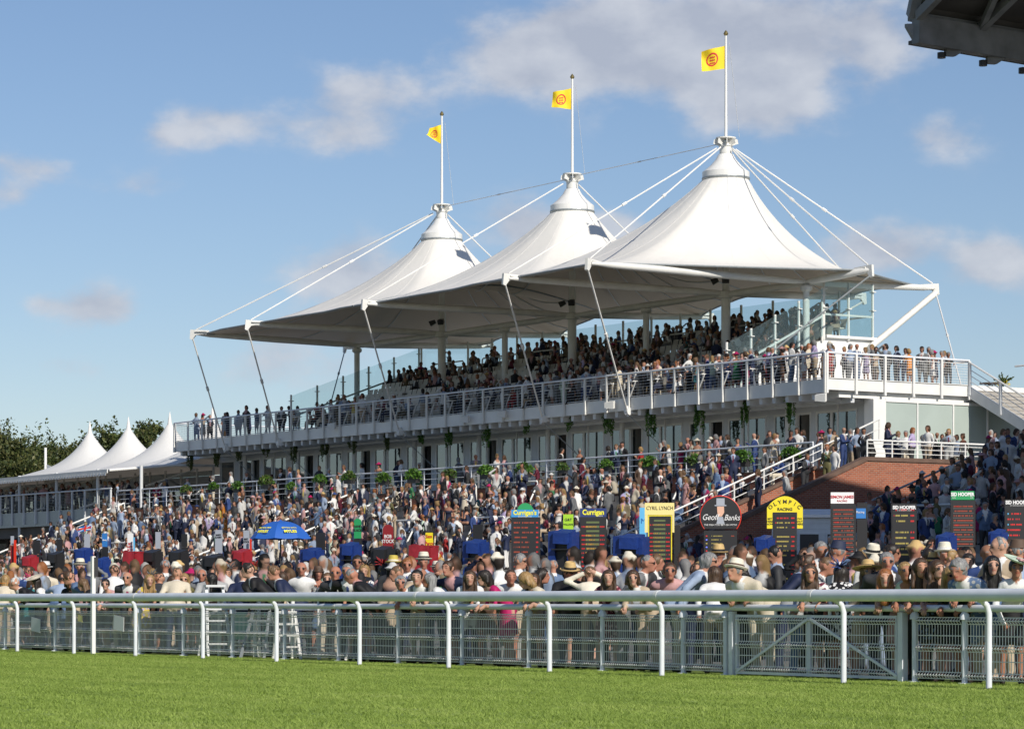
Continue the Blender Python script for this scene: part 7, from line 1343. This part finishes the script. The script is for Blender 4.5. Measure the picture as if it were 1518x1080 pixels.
def lab(a, k=0):
    t = TM[a['i']]; who = 'man' if a['g'] == 'm' else 'woman'; hd = ('%s-hatted ' % a['hatc']) if t['hat'] else ('bald ' if t['hair'] == 'bald' else {'long': 'long-haired ', 'bun': 'bun-haired ', 'short': ''}[t['hair']]+a['hc']+'-haired ')
    lm = min(LM_, key=lambda q: abs(q[0]-a['px']))[1]; s_ = '%s%s in %s %s %s %s' % (hd, who, a['c'], WD[a['cl']], ZN[a['zone']], lm)
    return ('seated ' if t['sit'] else '')+s_
def colours(a, T_):
    t = T_[a['i']]; bot = CC[a['c']] if a['cl'] in ('suit', 'dress', 'strappy') else CC[a['bc']]; rr_ = random.Random(int(a['x']*997+a['y']*31)); P_ = pal(SK[a['sk']], HC[a['hc']], CC[a['c']], bot, CC[rr_.choice(['white', 'white', 'light blue', 'pink', 'white'])], CC[rr_.choice(['navy', 'burgundy', 'pink', 'blue', 'green', 'yellow'])], hat=CC[a['hatc']]); P_[:, :3] *= rr_.uniform(.62, 1.02); return P_[t['reg']]
allc = list(CC)
ACCS = ['', '', 'shades', 'shades', '']
for a in cand[:NI]:
    for tr_ in range(60):
        l = lab(a)
        if l not in used: break
        a['c'] = wch(cr, MT if a['g'] == 'm' else FT) if tr_ < 30 else cr.choice(allc); a['hc'] = cr.choice(list(HC)); a['hatc'] = cr.choice(['ivory', 'straw', 'pink', 'white', 'black', 'blue'])
    used.add(l); t = TM[a['i']]; n_ = len(t['V'])
    if a['D'] < 50 and not t['sit']:
        r_ = random.Random(int(a['x']*1013)); hr = {'short': r_.choice(['short', 'crop', 'quiff', 'receding', 'short']) if a['g'] == 'm' else r_.choice(['bob', 'bun']), 'bald': 'bald', 'long': 'long', 'bun': 'bun'}[t['hair']]
        f = Fig(a['g'], lean=r_.uniform(.02, .2), hyaw=r_.uniform(-.8, .8), hpitch=r_.uniform(0, .25), arms=(r_.choice(['down', 'phone', 'cup', 'hips', 'cross']), r_.choice(['down', 'cup', 'fwd', 'down'])), cloth=a['cl'], hair=hr, skirt=a['cl'] in ('dress', 'strappy'), build=r_.uniform(.97, 1.15), sd=int(abs(a['x']*100)))
        P_ = pal(SK[a['sk']], HC[a['hc']], CC[a['c']], CC[a['c']] if a['cl'] in ('suit', 'dress', 'strappy') else CC[a['bc']], CC[r_.choice(['white', 'white', 'light blue', 'pink'])], CC[r_.choice(['navy', 'burgundy', 'pink', 'blue'])])
        ac = [('panama' if a['g'] == 'm' else r_.choice(['wide', 'saucer', 'cloche']), a['hatc'], 'black')] if t['hat'] else []
        if r_.random() < .4: ac.append(('shades', 'black'))
        person_hi(a['x'], a['y'], a['z'], a['yaw'], f, P_, a['sc'], l, GN[a['zone']], ac, CC['white'] if a['cl'] == 'dress' and r_.random() < .4 else None); continue
    pa = np.zeros((n_, 4)); o = npmesh('person', t['V'], t['Q'], PM, cols=dict(Col=colours(a, TM), Pat=pa)); o.location = (a['x'], a['y'], a['z']); o.rotation_euler = (0, 0, a['yaw']); o.scale = (a['sc'],)*3; tag(o, l, 'person', GN[a['zone']])
Vs, Qs, Cs = [], [], []; off_ = 0
for a in cand[NI:]:
    t = TL[a['i']]
    c_, s_ = math.cos(a['yaw']), math.sin(a['yaw']); V = t['V']*a['sc']; V = np.stack([V[:, 0]*c_-V[:, 1]*s_+a['x'], V[:, 0]*s_+V[:, 1]*c_+a['y'], V[:, 2]+a['z']], 1); Vs.append(V); Qs.append(t['Q']+off_); Cs.append(colours(a, TL)); off_ += len(V)
if Vs:
    V = np.concatenate(Vs); Cc = np.concatenate(Cs); o = npmesh('crowd', V, np.concatenate(Qs), PM, cols=dict(Col=Cc, Pat=np.zeros((len(V), 4))), kind='stuff'); o['label'] = 'the rest of the race crowd too small to tell apart'; print('stuff tris', len(o.data.polygons)*2)
print('tris', sum(len(o.data.polygons)*2 for o in bpy.data.objects if o.type == 'MESH'))
